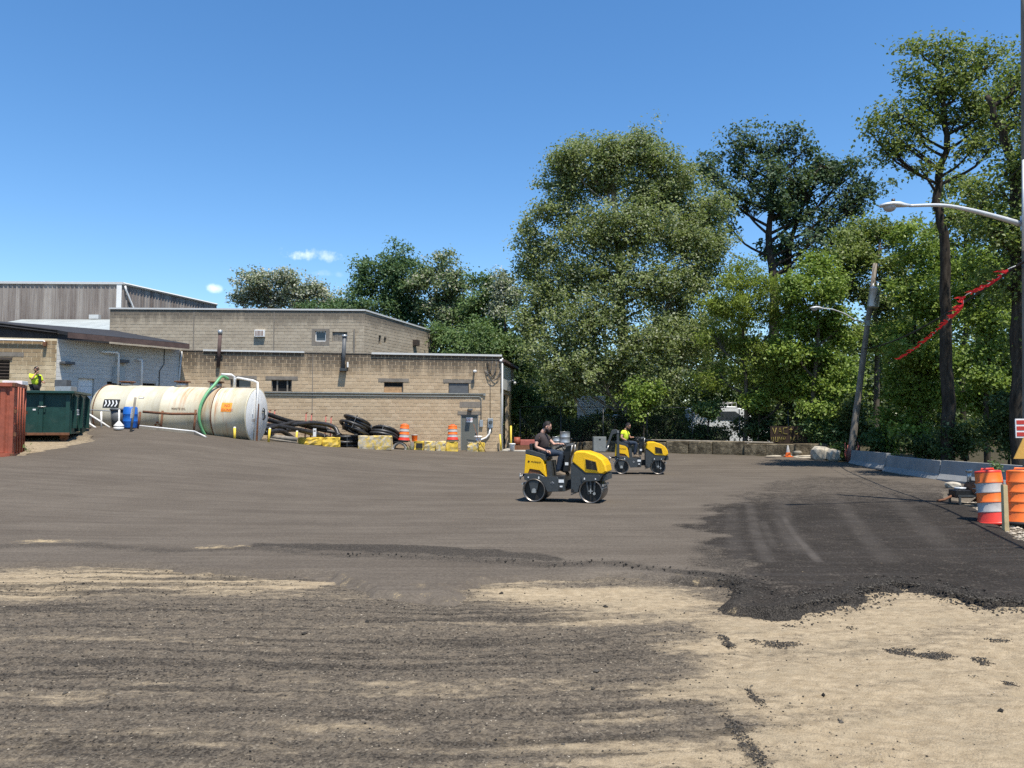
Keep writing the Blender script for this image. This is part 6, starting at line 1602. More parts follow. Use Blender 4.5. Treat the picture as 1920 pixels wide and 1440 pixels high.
lb_s = ['leftmost red stake standing above the black pipes', 'second red stake from the white tank', 'third red stake, in the middle of the black pipes', 'fourth red stake, leaning right beside the third', 'fifth red stake, near the right end of the pipes', 'rightmost red stake by the coil stack']
for k, (u, v0, v1, Y) in enumerate(((506, 771, 800, 40.8), (515, 771, 800, 40.9), (574, 776, 803, 41.5), (584, 778, 803, 41.6), (611, 781, 812, 42.0), (621, 783, 815, 42.1))):
    tp = W(u, v0, Y); b = Vector((X(u - 1, Y), Y, gz(X(u, Y), Y))); th = thing('marker_stake', lb_s[k], 'stake', b, 0, 'red marker stakes in the pipe pile')
    mb = MB(); mb.cyl((0, 0, 0), tp - b, .035, n=6); s_ = part('shaft', mb, MATS['stake_red'], th)
    mb = MB(); d_ = tp - b; mb.tube([d_, d_ + Vector((0, 0, .05)), d_ + Vector((.08, 0, .06))], .03, 6); part('hook', mb, MATS['rust'], s_)
# yellow bollards
lbb = ['short yellow bollard by the foot of the green hose', 'short yellow bollard at the round end of the tank', 'short yellow bollard just left of the yellow blocks']
for k, (u0, v0, u1, v1, Y) in enumerate(((440, 802, 442, 826, 33.6), (506, 804, 505, 832, 35.2), (557, 809, 556, 836, 38.4))):
    b = on(u1, Y, -.1); tp = W(u0, v0, Y); th = thing('bollard', lbb[k], 'bollard', b, 0, 'short yellow bollards')
    mb = MB(); mb.cyl((0, 0, 0), tp - b, .055, n=10); part('post', mb, MATS['yellow_post'], th)
    mb = MB(); mb.lathe([(.055, 0), (.05, .03), (0, .045)], tp - b, (0, 0, 1), 10); part('cap', mb, MATS['white_paint'], th)
tg = W(590, 811, 39.6); th = thing('white_tag', 'small white tag hung on the black pipes above yellow block', 'tag', tg); mb = MB(); mb.box((0, 0, 0), (.16, .02, .42)); part('card', mb, MATS['decal_white'], th); mb = MB(); mb.box((0, -.012, .08), (.10, .004, .05)); part('print_mark', mb, MATS['decal_dark_brown'], th)
# apron, bollard and bucket at the right corner of the workshop
ap = [on(938, 44.7, .052), on(1003, 43.6, .052), on(1010, 45.5, .052), on(964, 51.5, .052)]
mb = MB(); mb.prism([(q.x, q.y) for q in ap], .30, .62, 'z')
for i, v_ in enumerate(mb.v): mb.v[i] = (v_[0], v_[1], gz(v_[0], v_[1]) + (.075 if v_[2] > .5 else -.2))
tag(part('concrete_apron', mb, MATS['concrete']), kind='structure')
b = on(958, 45.0, -.1); th = thing('bollard', 'tall thin yellow bollard at the right corner of the workshop', 'bollard', b, 0, 'yellow bollards at the workshop corner'); tp = W(958, 799, 45.0); mb = MB(); mb.cyl((0, 0, 0), tp - b, .055, n=10); part('post', mb, MATS['yellow_post'], th); mb = MB(); mb.lathe([(.055, 0), (0, .04)], tp - b, (0, 0, 1), 10); part('cap', mb, MATS['yellow_post'], th)
b = on(940, 44.75, -.1); th = thing('bollard', 'slanting yellow bollard against the white downspout', 'bollard', b, 0, 'yellow bollards at the workshop corner'); tp = W(937.5, 815, 44.75); mb = MB(); mb.cyl((0, 0, 0), tp - b, .05, n=10); part('post', mb, MATS['yellow_post'], th); mb = MB(); mb.lathe([(.05, 0), (0, .04)], tp - b, (0, 0, 1), 10); part('cap', mb, MATS['yellow_post'], th)
lathe_thing('bucket', 'white plastic pail at the foot of the tall yellow bollard', 'bucket', [('body', [(0, 0), (.13, 0), (.15, .36)], 'pale_pvc', 18), ('rim', [(.15, .34), (.185, .35), (.185, .42), (.0, .43)], 'pale_pvc', 18)], on(960.5, 44.4, .08))

# ================================================================ BACK OF THE LOT
# red pump with pipe, by the corner
rp = thing('red_pump', 'dark red pump casing sitting low against the back wall', 'pump', on(972, 45.6))
mb = MB(); mb.cyl((-.25, 0, .55), (.1, 0, .55), .22, n=16); part('housing', mb, MATS['red_container'], rp); mb = MB(); mb.box((.55, 0, .45), (.9, .35, .35)); part('motor', mb, MATS['stake_red'], rp, .04); mb = MB(); mb.box((.2, 0, .15), (1.3, .4, .3)); part('skid', mb, MATS['rust'], rp)
# retaining wall of big blocks
t = NT('brown_stone'); p = t.pos(); n1 = t.noise(p, 2.6, 6, .7)
c = t.mix(t.ramp(n1, .35, .65), (.065, .052, .034), (.22, .18, .12)); c = t.mix(t.math('MULTIPLY', t.ramp(t.noise(t.mapping(p, (2, 2, .5)), 2.4, 6, .7), .46, .64), .6), c, (.05, .042, .03)); t.bump(t.noise(p, 9, 6, .7), .9, .05); t.done(c, .95, 0, .1)
rw = thing('retaining_wall', 'low retaining wall of big weathered concrete blocks below the trees', 'wall', on(1250, 42.5))
rg = random.Random(11); u = 968
k = 0
while u < 1505:
    f = (u - 968) / (1505 - 968); Y = 46.2 - 5.8 * f; w_ = rg.uniform(.9, 1.7); x0 = X(u, Y); u1 = 960 + (x0 + w_) / Y * F_PX; Y1 = 46.2 - 5.8 * min(1, (u1 - 968) / (1505 - 968))
    hgt = (.42 + .18 * min(1, max(0, (u - 1000) / 300))) * rg.uniform(.88, 1.1)
    mb = MB(); c = Vector((x0 + w_ / 2, (Y + Y1) / 2 + .3 + rg.uniform(-.05, .05), gz(x0, Y) + hgt / 2))
    mb.box((0, 0, 0), (w_ - .03, .6, hgt + .1)); part('block', mb, MATS['brown_stone'], rw, .045, loc=c - rw.location, rot=(0, 0, math.atan2(Y1 - Y, w_) + rg.uniform(-.03, .03)))
    u = u1; k += 1
mb = MB(); P = [Vector((q.x, q.y, gz(q.x, q.y) + .68)) for q in (W(1190, 829, 44.3), W(1290, 830, 43.2), W(1450, 833, 41.5))]; mb.tube(P, .05, 6); tag(part('timber_rail', mb, MATS['weathered_wood']), 'long pale timber rail lying along the top of the retaining wall', 'timber')
# chain link fence above the wall
fn = thing('mesh_fence', 'dark chain link fence overgrown with ivy above the retaining wall', 'fence', on(1150, 45.5))
fa, fb = Vector((X(975, 47.6), 47.6, 0)), Vector((X(1500, 42.6), 42.6, 0)); fd = (fb - fa); fL = fd.length; fd.normalize(); fz0 = .6; fh = 1.9
for s in np.arange(0, fL, 2.6):
    q = fa + fd * float(s); mb = MB(); g = gz(q.x, q.y); mb.cyl((q.x - fn.location.x, q.y - fn.location.y, g - fn.location.z), (q.x - fn.location.x, q.y - fn.location.y, g + fz0 + fh - fn.location.z), .03, n=6); part('post', mb, MATS['dark_grey_paint'], fn)
mb = MB(); q0, q1 = fa - fn.location, fb - fn.location; g = fn.location.z + .2; mb.tube([Vector((q0.x, q0.y, fz0 + fh + .1)), Vector((q1.x, q1.y, fz0 + fh - .1))], .022, 6); part('top_rail', mb, MATS['dark_grey_paint'], fn)
mb = MB()
for k in range(int(fL / .16)):
    for sg in (-1, 1):
        a = fa + fd * (k * .16) - fn.location; b = fa + fd * min(max(k * .16 + sg * fh, 0), fL) - fn.location
        mb.tube([Vector((a.x, a.y, .15)), Vector((b.x, b.y, .15 + fh))], .005, 3, caps=False, smooth=False)
part('wire_mesh', mb, MATS['wire_black'], fn)
# grey cabinet, two grey drums, rubble
q = on(1123, 43.0); th = thing('steel_cabinet', 'tall dull grey steel cabinet against the low back wall', 'cabinet', q); mb = MB(); mb.box((0, 0, .42), (.72, .5, .84)); bd = part('body', mb, MATS['grey_paint'], th, .015); mb = MB(); mb.box((0, -.255, .42), (.66, .02, .78)); d2_ = part('door', mb, MATS['grey_paint'], bd); mb = MB(); mb.box((0, -.27, .70), (.10, .02, .06)); part('latch', mb, MATS['decal_black'], d2_)
for k, (u, v, Y, r_, h_, lb) in enumerate(((1059, 819, 43.8, .28, .95, 'light grey steel drum standing behind the nearest roller'), (1044, 826, 44.0, .26, .72, 'shorter grey steel drum left of the light grey one'))):
    lathe_thing('steel_drum', lb, 'drum', [('body', [(0, 0), (r_, 0), (r_, h_ * .33), (r_ + .012, h_ * .345), (r_, h_ * .36), (r_, h_ * .64), (r_ + .012, h_ * .655), (r_, h_ * .67), (r_, h_ - .02), (r_ + .015, h_)], 'galvanized', 22), ('lid', [(r_ + .01, h_ - .01), (0, h_ - .01)], 'galvanized', 22)], on(u, Y, LOT + (.18 if k == 0 else .12)), 'grey steel drums by the back wall')
    b = on(u, Y); mb = MB(); mb.box((b.x, b.y, b.z + .07), (.7, .6, .22 if k == 0 else .10)); tag(part('pallet_block', mb, MATS['old_concrete'], None, .02), ('concrete pad under the light grey drum', 'concrete pad under the shorter grey drum')[k], 'pad')
rgx = random.Random(21)
def rubble(name, label, c, size, m, seed, group=None, rz=0):
    rg = random.Random(seed); bm = bmesh.new(); bmesh.ops.create_icosphere(bm, subdivisions=2, radius=.5)
    for v in bm.verts:
        q = v.co.normalized(); k = .5 / max(abs(q.x), abs(q.y), abs(q.z)); v.co = q * (.5 * .35 + k * .62) * rg.uniform(.9, 1.08)
        v.co = Vector((v.co.x * size[0], v.co.y * size[1], v.co.z * size[2]))
    me = bpy.data.meshes.new(name); bm.to_mesh(me); bm.free()
    o = put(name, me, MATS[m], None, Vector(c) + Vector((0, 0, size[2] * .38)), (rg.uniform(-.1, .1), rg.uniform(-.1, .1), rz + rg.uniform(-.2, .2))); return tag(o, label, 'rock', group)
rubble('broken_concrete', 'large broken concrete lump, grey front face, left of the leaning pole', on(1536, 38.2), (.95, .7, .78), 'rubble_stone', 3, 'broken concrete lumps')
rubble('broken_concrete', 'pale broken concrete lump touching the right of the large grey one', on(1559, 37.8), (.62, .65, .66), 'rubble_stone', 8, 'broken concrete lumps')
rubble('loose_stone', 'white stone at the foot of the concrete barrier', on(1781, 23.6), (.45, .3, .22), 'rubble_stone', 12)
rubble('loose_stone', 'white stone lying below the orange drums', G(1892, 992, .03) + (gz(*G(1892, 992, .03)) - .02,), (.15, .13, .10), 'rubble_stone', 14)
lbr = ['flat pale slab lying right of the traffic cone', 'thin slab leaning on the rubble behind the cone', 'small grey slab between cone and concrete lumps', 'dark flat slab beside the retaining wall end', 'broken kerb piece left of the cone', 'grey chunk behind the flat pale slab']
for k, (u, v, Y, sz) in enumerate(((1500, 859, 39.6, (1.2, .4, .10)), (1502, 851, 40.4, (1.1, .5, .12)), (1512, 846, 40.8, (.8, .5, .2)), (1490, 845, 41.0, (.9, .4, .25)), (1448, 857, 40.3, (.9, .35, .12)), (1516, 838, 41.4, (1.0, .5, .3)))):
    b = on(u, Y); b.z = max(b.z, W(u, v, Y).z - .1); rubble('stone_slab', lbr[k], b - Vector((0, 0, .08)), sz, 'rubble_stone', 30 + k, 'slabs dumped by the cone')
# dumped heap that carries the upper slabs
b = on(1504, 41.2); mb = MB()
for k in range(40): mb.ball((b.x + rgx.gauss(0, .75), b.y + rgx.uniform(-.6, .6), b.z + rgx.uniform(-.1, .35)), (rgx.uniform(.12, .35), rgx.uniform(.12, .3), rgx.uniform(.06, .18)), 6, 4, Matrix.Rotation(rgx.uniform(0, 3), 3, 'Z'))
tag(part('rubble_heap', mb, MATS['old_concrete']), 'heap of broken rubble behind the traffic cone', kind='stuff')
cn = thing('traffic_cone', 'small orange and white traffic cone in front of the rubble heap', 'cone', on(1475, 39.6))
mb = MB(); mb.box((0, 0, .02), (.38, .38, .04)); part('foot', mb, MATS['orange_plastic'], cn); mb = MB(); mb.lathe([(.15, .04), (.10, .24)], n=18); part('lower_cone', mb, MATS['orange_plastic'], cn); mb = MB(); mb.lathe([(.10, .24), (.035, .58), (.02, .60), (0, .60)], n=18); part('white_sleeve', mb, MATS['reflective_white'], cn)
# hand painted board  VACTOR / DUMP HERE
Yv = 41.6; c = W(1479.5, 815, Yv); vs_ = thing('painted_board', 'dark board hand painted VACTOR DUMP HERE above the retaining wall', 'sign', (c.x, Yv, c.z)); vs_.rotation_euler = (0, 0, R(-8))
mb = MB(); mb.box((0, 0, 0), (1.95, .05, .92)); bd = part('board', mb, MATS['sign_backboard'], vs_)
for sx_ in (-.8, .8): mb = MB(); mb.box((sx_, .05, -.7), (.08, .06, 1.6)); part('leg', mb, MATS['weathered_wood'], vs_)
def strokes(ch):
    return {'V': [[(0, 1), (.5, 0), (1, 1)]], 'A': [[(0, 0), (.5, 1), (1, 0)], [(.22, .4), (.78, .4)]], 'C': [[(1, 1), (0, .95), (0, .05), (1, 0)]], 't': [[(.5, 1), (.5, 0)], [(0, .7), (1, .7)]], 'o': [[(.2, 0), (0, .3), (.2, .62), (.7, .62), (.9, .3), (.7, 0), (.2, 0)]], 'R': [[(0, 0), (0, 1), (.8, .9), (.8, .6), (0, .5), (1, 0)]], 'D': [[(0, 0), (0, 1), (.7, .9), (.9, .5), (.7, .1), (0, 0)]], 'U': [[(0, 1), (0, .1), (.5, 0), (1, .1), (1, 1)]], 'M': [[(0, 0), (.1, 1), (.5, .4), (.9, 1), (1, 0)]], 'P': [[(0, 0), (0, 1), (.9, .9), (.9, .55), (0, .5)]], 'H': [[(0, 0), (0, 1)], [(1, 0), (1, 1)], [(0, .5), (1, .5)]], 'E': [[(1, 1), (0, 1), (0, 0), (1, 0)], [(0, .5), (.8, .5)]]}[ch]
def brush(word, x0, z0, cw, hh, gap, th_):
    for k, ch in enumerate(word):
        if ch == ' ': continue
        mb = MB()
        for s_ in strokes(ch): mb.tube([(x0 + k * (cw + gap) + a * cw, -.032, z0 + b * hh) for a, b in s_], th_, 4)
        part('painted_letter', mb, MATS['brush_paint'], bd)
brush('VACtoR', -.86, .03, .20, .34, .085, .022); brush('DUMP HERE', -.92, -.38, .13, .26, .07, .016)
# shrub of ivy is in the plant section

# ================================================================ RIGHT SIDE
bar_pts = [(16.45, 37.2), (16.1, 33.0), (15.4, 27.6), (15.75, 23.6), (15.85, 21.6)]
lbj = ['farthest concrete barrier, next to the leaning utility pole', 'second concrete barrier from the leaning pole', 'third concrete barrier from the leaning pole, in front of the big trunk', 'nearest concrete barrier piece behind the orange drums']
for k in range(4):
    a, b = Vector((*bar_pts[k], 0)), Vector((*bar_pts[k + 1], 0)); d_ = b - a; L_ = d_.length - .04; c = (a + b) / 2; hh = .72 if k < 3 else .62
    th = thing('concrete_barrier', lbj[k], 'barrier', (c.x, c.y, gz(c.x, c.y) + .0), math.atan2(d_.y, d_.x), 'concrete barriers along the right edge')
    pr = [(-.30, 0), (.30, 0), (.30, .07), (.16, .26), (.09, hh), (-.09, hh), (-.16, .26), (-.30, .07)]
    mb = MB(); mb.prism(pr, -L_ / 2, L_ / 2, 'x', .012); part('concrete_body', mb, MATS['barrier_concrete'], th)
    for s in (-1, 1):
        mb = MB(); mb.tube([(s * L_ / 2, 0, .2), (s * (L_ / 2 + .015), .0, .25), (s * (L_ / 2 + .015), 0, .5), (s * L_ / 2, 0, .55)], .012, 5); part('joint_loop', mb, MATS['rust'], th)
def cobra_arm(parent, p_pole, P, m_arm, r0=.045, r1=.028, s=1.0, head_dir=None):
    """curved bracket arm with a cobra-head luminaire at its end"""
    path = smooth_path([p_pole] + P, 6); n = len(path); mb = MB(); mb.tube(path, [r0 + (r1 - r0) * i / (n - 1) for i in range(n)], 8); arm = part('lamp_arm', mb, MATS[m_arm], parent)
    e = path[-1]; d = head_dir or (path[-1] - path[-2]); d = Vector((d.x, d.y, d.z * .2)).normalized(); sd = d.cross(Vector((0, 0, 1))).normalized(); up = sd.cross(d)
    mb = MB(); secs = ((-.02, .035, .035, .0), (.10, .06, .06, .0), (.22, .10, .085, .01), (.40, .145, .075, .01), (.54, .125, .055, .0), (.63, .06, .03, -.01)); vs = []; m_ = 12
    for l, w_, h_, o_ in secs:
        for k in range(m_):
            a = 2 * math.pi * k / m_; z = math.sin(a) * h_; z = z if z > 0 else z * .45
            vs.append(e + d * l * s + sd * math.cos(a) * w_ * s + up * (z + o_) * s)
    mb.add(vs, [(i * m_ + k, i * m_ + (k + 1) % m_, (i + 1) * m_ + (k + 1) % m_, (i + 1) * m_ + k) for i in range(len(secs) - 1) for k in range(m_)] + [tuple(reversed(range(m_))), tuple((len(secs) - 1) * m_ + k for k in range(m_))], True); hd = part('lamp_head', mb, MATS['lamp_grey'], arm)
    mb = MB(); mb.ball(e + d * .42 * s - up * .035 * s, (.13 * s, .12 * s, .095 * s), 14, 8); part('lens_bowl', mb, MATS['reflective_white'], hd)
    mb = MB(); mb.cyl(e + d * .34 * s + up * .07 * s, e + d * .34 * s + up * .145 * s, .038 * s, n=10); part('photocell', mb, MATS['dark_grey_paint'], hd)
def wood_pole(parent, b, tp, r0, r1, name='shaft'):
    mb = MB(); n = 8; mb.tube([b.lerp(tp, i / n) for i in range(n + 1)], [r0 + (r1 - r0) * i / n for i in range(n + 1)], 14); return part(name, mb, MATS['pole_wood'], parent)
t = NT('pole_wood'); p = t.obj(); g = t.noise(t.mapping(p, (9, 9, .5)), 1.6, 6, .7); c = t.mix(t.ramp(g, .3, .7), (.115, .095, .072), (.27, .235, .19)); t.bump(g, .5, .02); t.done(c, .92)
# leaning utility pole with transformer
lp = thing('utility_pole', 'leaning wooden utility pole with grey transformer and street lamp', 'utility pole', (0, 0, 0))
LB, LT_ = on(1588, 37.9, -.4), W(1641, 494, 37.9)
lp.location = LB; wood_pole(lp, Vector((0, 0, 0)), LT_ - LB, .18, .10)
def lpp(v): f = (865 - v) / (865 - 494); return LB.lerp(LT_, f * (LT_.z - (LB.z + .4)) / (LT_.z - LB.z) + .4 / (LT_.z - LB.z))
tc = lpp(562) - LB + Vector((-.04, -.44, 0)); upv = (LT_ - LB).normalized()
mb = MB(); mb.lathe([(0, -.48), (.25, -.48), (.26, -.44), (.265, .40), (.285, .42), (.285, .47), (.22, .52), (0, .54)], tc, upv, 20); tf = part('transformer', mb, MATS['galvanized'], lp)
for dx in (-.12, .12): mb = MB(); mb.lathe([(.03, 0), (.05, .04), (.03, .06), (.05, .10), (.03, .12), (.02, .22), (0, .22)], tc + upv * .52 + Vector((dx, 0, 0)), upv, 10); part('bushing', mb, MATS['lamp_grey'], tf)
mb = MB(); mb.box(tc + Vector((0, .26, .1)), (.14, .22, .12)); part('bracket', mb, MATS['worn_steel'], tf)
mb = MB(); mb.tube([lpp(545) - LB + Vector((.1, -.15, .6)), tc + Vector((.1, -.26, .3)), tc + Vector((-.1, -.28, -.2)), lpp(590) - LB + Vector((0, -.2, -.2))], .015, 6); part('jumper_wire', mb, MATS['wire_black'], tf)
A0 = lpp(606) - LB
cobra_arm(lp, A0, [W(1603, 600, 37.5) - LB, W(1585, 589, 37.2) - LB, W(1560, 580, 36.9) - LB, W(1543, 578.5, 36.7) - LB], 'lamp_grey', .04, .03, 1.12, Vector((-1, -.3, 0)))
mb = MB(); mb.box(lpp(608) - LB + Vector((-.05, -.12, 0)), (.16, .1, .28)); part('arm_plate', mb, MATS['galvanized'], lp)
mb = MB(); rg = random.Random(2)
for k in range(14):
    a = rg.uniform(0, 6.28); b0 = Vector((.25 * math.cos(a) + .1, .25 * math.sin(a) - .1, .4)); mb.tube([b0, b0 + Vector((rg.uniform(-.15, .1), -.03, rg.uniform(.5, 1.1)))], .018, 5)
tag(part('red_vines', mb, MATS['stake_red'], loc=LB), 'dry red stalks round the foot of the leaning pole', 'vine')
# near pole at the right edge
NB = on(1924, 16.4, -.4); NTp = Vector((NB.x + .36, NB.y, 12.5))
npo = thing('utility_pole', 'wooden utility pole at the right photo edge with long street lamp arm', 'utility pole', NB)
wood_pole(npo, Vector((0, 0, 0)), NTp - NB, .155, .11)
A1 = W(1914, 420, 16.4) - NB
cobra_arm(npo, A1, [W(1870, 407, 16.3) - NB, W(1815, 393, 16.2) - NB, W(1765, 385, 16.1) - NB, W(1705, 386, 16.0) - NB], 'lamp_grey', .062, .032, 1.0, Vector((-1, -.02, -.0)))
mb = MB(); mb.box(A1 + Vector((.03, -.08, 0)), (.14, .08, .32)); part('arm_plate', mb, MATS['galvanized'], npo)
mb = MB(); mb.cyl(W(1919, 470, 16.25) - NB, W(1919, 300, 16.25) - NB, .028, n=8); part('conduit', mb, MATS['lamp_grey'], npo)
sg = W(1918, 803, 16.15) - NB
mb = MB(); mb.box(sg, (.32, .02, .40)); nt = part('notice', mb, MATS['decal_white'], npo)
for k in range(3): mb = MB(); mb.box(sg + Vector((0, -.013, .125 - .125 * k)), (.28, .005, .085)); part('print_line', mb, MATS['decal_red'], nt)
tr = W(1920, 842, 16.0) - NB
mb = MB(); mb.prism([(tr.x - .22, tr.z - .2), (tr.x + .22, tr.z - .2), (tr.x, tr.z + .24)], tr.y - .012, tr.y + .012, 'y'); tag(part('triangle_board', mb, MATS['sign_amber'], npo), 'amber triangular board fixed to the pole')
# sagging cable between the two poles with red pennants; it runs on past the near pole
C0, C1 = W(1908, 497, 16.3), lpp(655); Cn = Vector((7.0, 4.0, 5.6))
def cable(a, b, sag, n=24): return [a.lerp(b, i / n) - Vector((0, 0, sag * 4 * (i / n) * (1 - i / n))) for i in range(n + 1)]
path = cable(C0, C1, .35)
ov = thing('overhead_cable', 'black overhead cable strung from the right edge pole to the leaning pole', 'cable', C0)
mb = MB(); mb.tube([q - C0 for q in path], .028, 5); part('wire', mb, MATS['wire_black'], ov)
mb = MB(); mb.tube([q - C0 for q in cable(C0, Cn, .2)], .028, 5); part('wire', mb, MATS['wire_black'], ov)
fs_ = thing('pennant_string', 'string of red pennants hanging from the overhead cable at right', 'pennants', C0)
rg = random.Random(9)
tgt = [(1891, 504), (1872, 520), (1850, 534), (1828, 545), (1808, 556), (1806, 570), (1800, 580), (1785, 594), (1765, 612), (1742, 632), (1720, 650), (1700, 663), (1687, 671)]
dep = [16.4, 17.0, 17.6, 18.3, 19.0, 19.3, 19.8, 20.6, 21.8, 23.4, 25.2, 27.0, 28.2]
spath = smooth_path([W(u, v, Y) for (u, v), Y in zip(tgt, dep)], 5)
mb = MB(); mb.tube([q - C0 for q in [C0] + spath], .008, 4); part('cord', mb, MATS['decal_white'], fs_)
def pennants(P, off=Vector((0, 0, 0))):
    for i in range(len(P) - 1):
        for j in range(2):
            if rg.random() < .38: continue
            a = P[i].lerp(P[i + 1], j * .5 + .05); b = P[i].lerp(P[i + 1], j * .5 + .42)
            dr = Vector((-.15 + rg.uniform(-.12, .08), rg.uniform(-.10, .10), -.02 + rg.uniform(-.06, .05)))
            b = a + (b - a) * .35 + Vector((0, 0, -.06)); tip = (a + b) / 2 + dr; m1 = (a + b) / 2 + dr * .5 + Vector((0, .04, .03 * rg.choice((-1, 1))))
            mb = MB(); th_ = Vector((.003, .003, .0))
            mb.add([a - C0, b - C0, m1 + (b - a) * .25 - C0, tip - C0, m1 - (b - a) * .25 - C0], [(0, 1, 2, 4), (4, 2, 3)]); o = part('pennant', mb, MATS['flag_red'], fs_)
pennants(spath)
# second string on the cable beyond the frame: its shadow falls on the asphalt
sp2 = cable(C0, Cn, .2, 14); pennants(sp2[1:11])
# power lines above, nearly hidden by the trees
for k, (za, zb) in enumerate(((7.7, 9.6),)):
    a = NB + (NTp - NB) * ((za - NB.z) / (NTp.z - NB.z)); b = LT_
    mb = MB(); mb.tube([q - a for q in cable(a, b, .5)], .010, 5); o = part('power_line', mb, MATS['wire_black'], None, loc=a); tag(o, 'thin black power line from the right edge pole to the leaning pole top', 'wire')
# orange drums on the shoulder
d1 = Vector((*G(1862, 972, .08), 0)); d1 = Vector((X(1857, 14.7), 14.7, gz(X(1857, 14.7), 14.7)))
traffic_drum('traffic_drum', 'orange and white drum with bright red lid on the right shoulder', d1, 1.03, ['red_plastic', 'reflective_white', 'orange_plastic', 'reflective_white', 'orange_plastic'], 'drums on the right shoulder', (R(-7), R(-2), 0), 'red_plastic', 'red_plastic', r=.245)
d2 = Vector((X(1909, 14.4), 14.4, gz(X(1909, 14.4), 14.4)))
traffic_drum('traffic_drum', 'all orange faded drum cut by the right photo edge', d2 + Vector((0, 0, .03)), 1.02, ['orange_plastic'] * 5, 'drums on the right shoulder', (R(-4), R(2), 0), 'orange_plastic', 'black_rubber', r=.255)
b = Vector((X(1876, 13.9), 13.9, gz(X(1876, 13.9), 13.9) - .1)); wp = thing('timber_post', 'square pale timber post in front of the two orange drums', 'post', b)
mb = MB(); mb.box((0, 0, .46), (.085, .085, .92), taper=.94); part('shaft', mb, MATS['pine_post'], wp, .006); mb = MB(); mb.box((0, 0, .925), (.07, .07, .02)); part('cut_top', mb, MATS['plywood'], wp)
# small abandoned pump engine
b = Vector((X(1812, 17.6), 17.6, gz(X(1812, 17.6), 17.6))); pe_ = thing('engine_unit', 'small rusty dark engine unit on a frame left of the orange drums', 'engine', b)
mb = MB()
for x_ in (-.35, .35):
    for y_ in (-.2, .2): mb.box((x_, y_, .12), (.04, .04, .26))
for y_ in (-.2, .2): mb.box((0, y_, .26), (.78, .04, .04)); mb.box((0, y_, .05), (.74, .03, .03))
part('frame', mb, MATS['dark_grey_paint'], pe_)
mb = MB(); mb.box((-.2, 0, .30), (.42, .30, .18)); part('crankcase', mb, MATS['black_plastic'], pe_, .02)
mb = MB(); mb.cyl((.12, -.16, .42), (.12, .16, .42), .17, n=18); fw = part('flywheel', mb, MATS['rust'], pe_)
for k in range(8): mb = MB(); a = k * .785; mb.tube([(.12, -.17, .42), (.12 + .16 * math.cos(a), -.17, .42 + .16 * math.sin(a))], .012, 4); part('spoke', mb, MATS['worn_steel'], fw)
mb = MB(); mb.cyl((.02, .05, .55), (.02, .05, .80), .045, n=10); mb.cyl((.02, .05, .78), (.02, .05, .84), .07, n=10); part('exhaust', mb, MATS['worn_steel'], pe_)
mb = MB(); mb.cyl((-.22, 0, .40), (-.22, 0, .44), .12, n=14); part('fuel_cap', mb, MATS['lamp_grey'], pe_)
mb = MB(); mb.tube([(-.4, 0, .25), (-.62, -.05, .16), (-.8, -.1, .14)], .03, 6); part('tow_bar', mb, MATS['rust'], pe_)
mb = MB()
rg = random.Random(12)
for k in range(16): mb.tube([(.25 + rg.uniform(-.15, .2), rg.uniform(-.2, .2), .1), (.35 + rg.uniform(-.2, .25), rg.uniform(-.25, .25), .35), (.3 + rg.uniform(-.25, .3), rg.uniform(-.3, .2), .55)], .012, 4)
part('hose_tangle', mb, MATS['rust'], pe_)

# ================================================================ TREES AND SHRUBS
def leaf_mat(name, dark, lite, pale, pale_amt=.08, transl=.35):
    t = NT(name); a = t.attr('tint'); c2 = t.attr('clump')
    c = t.mix(t.ramp(c2, .1, .9), dark, lite)
    c = t.mix(t.math('MULTIPLY', t.ramp(a, 0, 1), .3), c, tuple(k * .6 for k in dark))
    c = t.mix(t.ramp(a, 1 - pale_amt - .03, 1 - pale_amt + .03), c, pale)
    t.set(t.b.inputs['Base Color'], c); t.set(t.b.inputs['Roughness'], .55); t.set(t.b.inputs['Specular IOR Level'], .35)
    tr = t.node('ShaderNodeBsdfTranslucent'); tc = t.mix(.5, c, (.16, .22, .02)); t.set(tr.inputs['Color'], tc)
    ms = t.node('ShaderNodeMixShader'); t.set(ms.inputs[0], transl); t.l.new(t.b.outputs[0], ms.inputs[1]); t.l.new(tr.outputs[0], ms.inputs[2]); t.l.new(ms.outputs[0], t.out.inputs['Surface'])
    return t.m
leaf_mat('leaf_sycamore', (0.165, 0.208, 0.062), (0.305, 0.360, 0.130), (0.400, 0.430, 0.280), .20, .48)
leaf_mat('leaf_cottonwood', (0.048, 0.090, 0.042), (0.095, 0.150, 0.070), (0.240, 0.300, 0.195), .05, .35)
leaf_mat('leaf_maple', (0.145, 0.195, 0.042), (0.260, 0.320, 0.085), (0.400, 0.435, 0.210), .08, .48)
leaf_mat('leaf_locust', (0.173, 0.232, 0.033), (0.307, 0.383, 0.060), (0.450, 0.510, 0.150), .06, .42)
leaf_mat('leaf_bright', (0.145, 0.225, 0.032), (0.270, 0.370, 0.062), (0.420, 0.495, 0.180), .05, .42)
leaf_mat('leaf_green', (0.085, 0.150, 0.045), (0.165, 0.250, 0.080), (0.330, 0.390, 0.195), .05, .4)
leaf_mat('leaf_deep', (0.060, 0.120, 0.045), (0.120, 0.205, 0.080), (0.240, 0.315, 0.150), .05, .4)
leaf_mat('leaf_olive', (0.125, 0.175, 0.070), (0.225, 0.285, 0.125), (0.42, 0.41, 0.30), .20)
leaf_mat('leaf_flowering', (0.200, 0.235, 0.130), (0.330, 0.370, 0.220), (0.50, 0.50, 0.40), .40)
leaf_mat('leaf_shade', (0.045, 0.075, 0.022), (0.100, 0.145, 0.042), (0.270, 0.300, 0.135), .05)
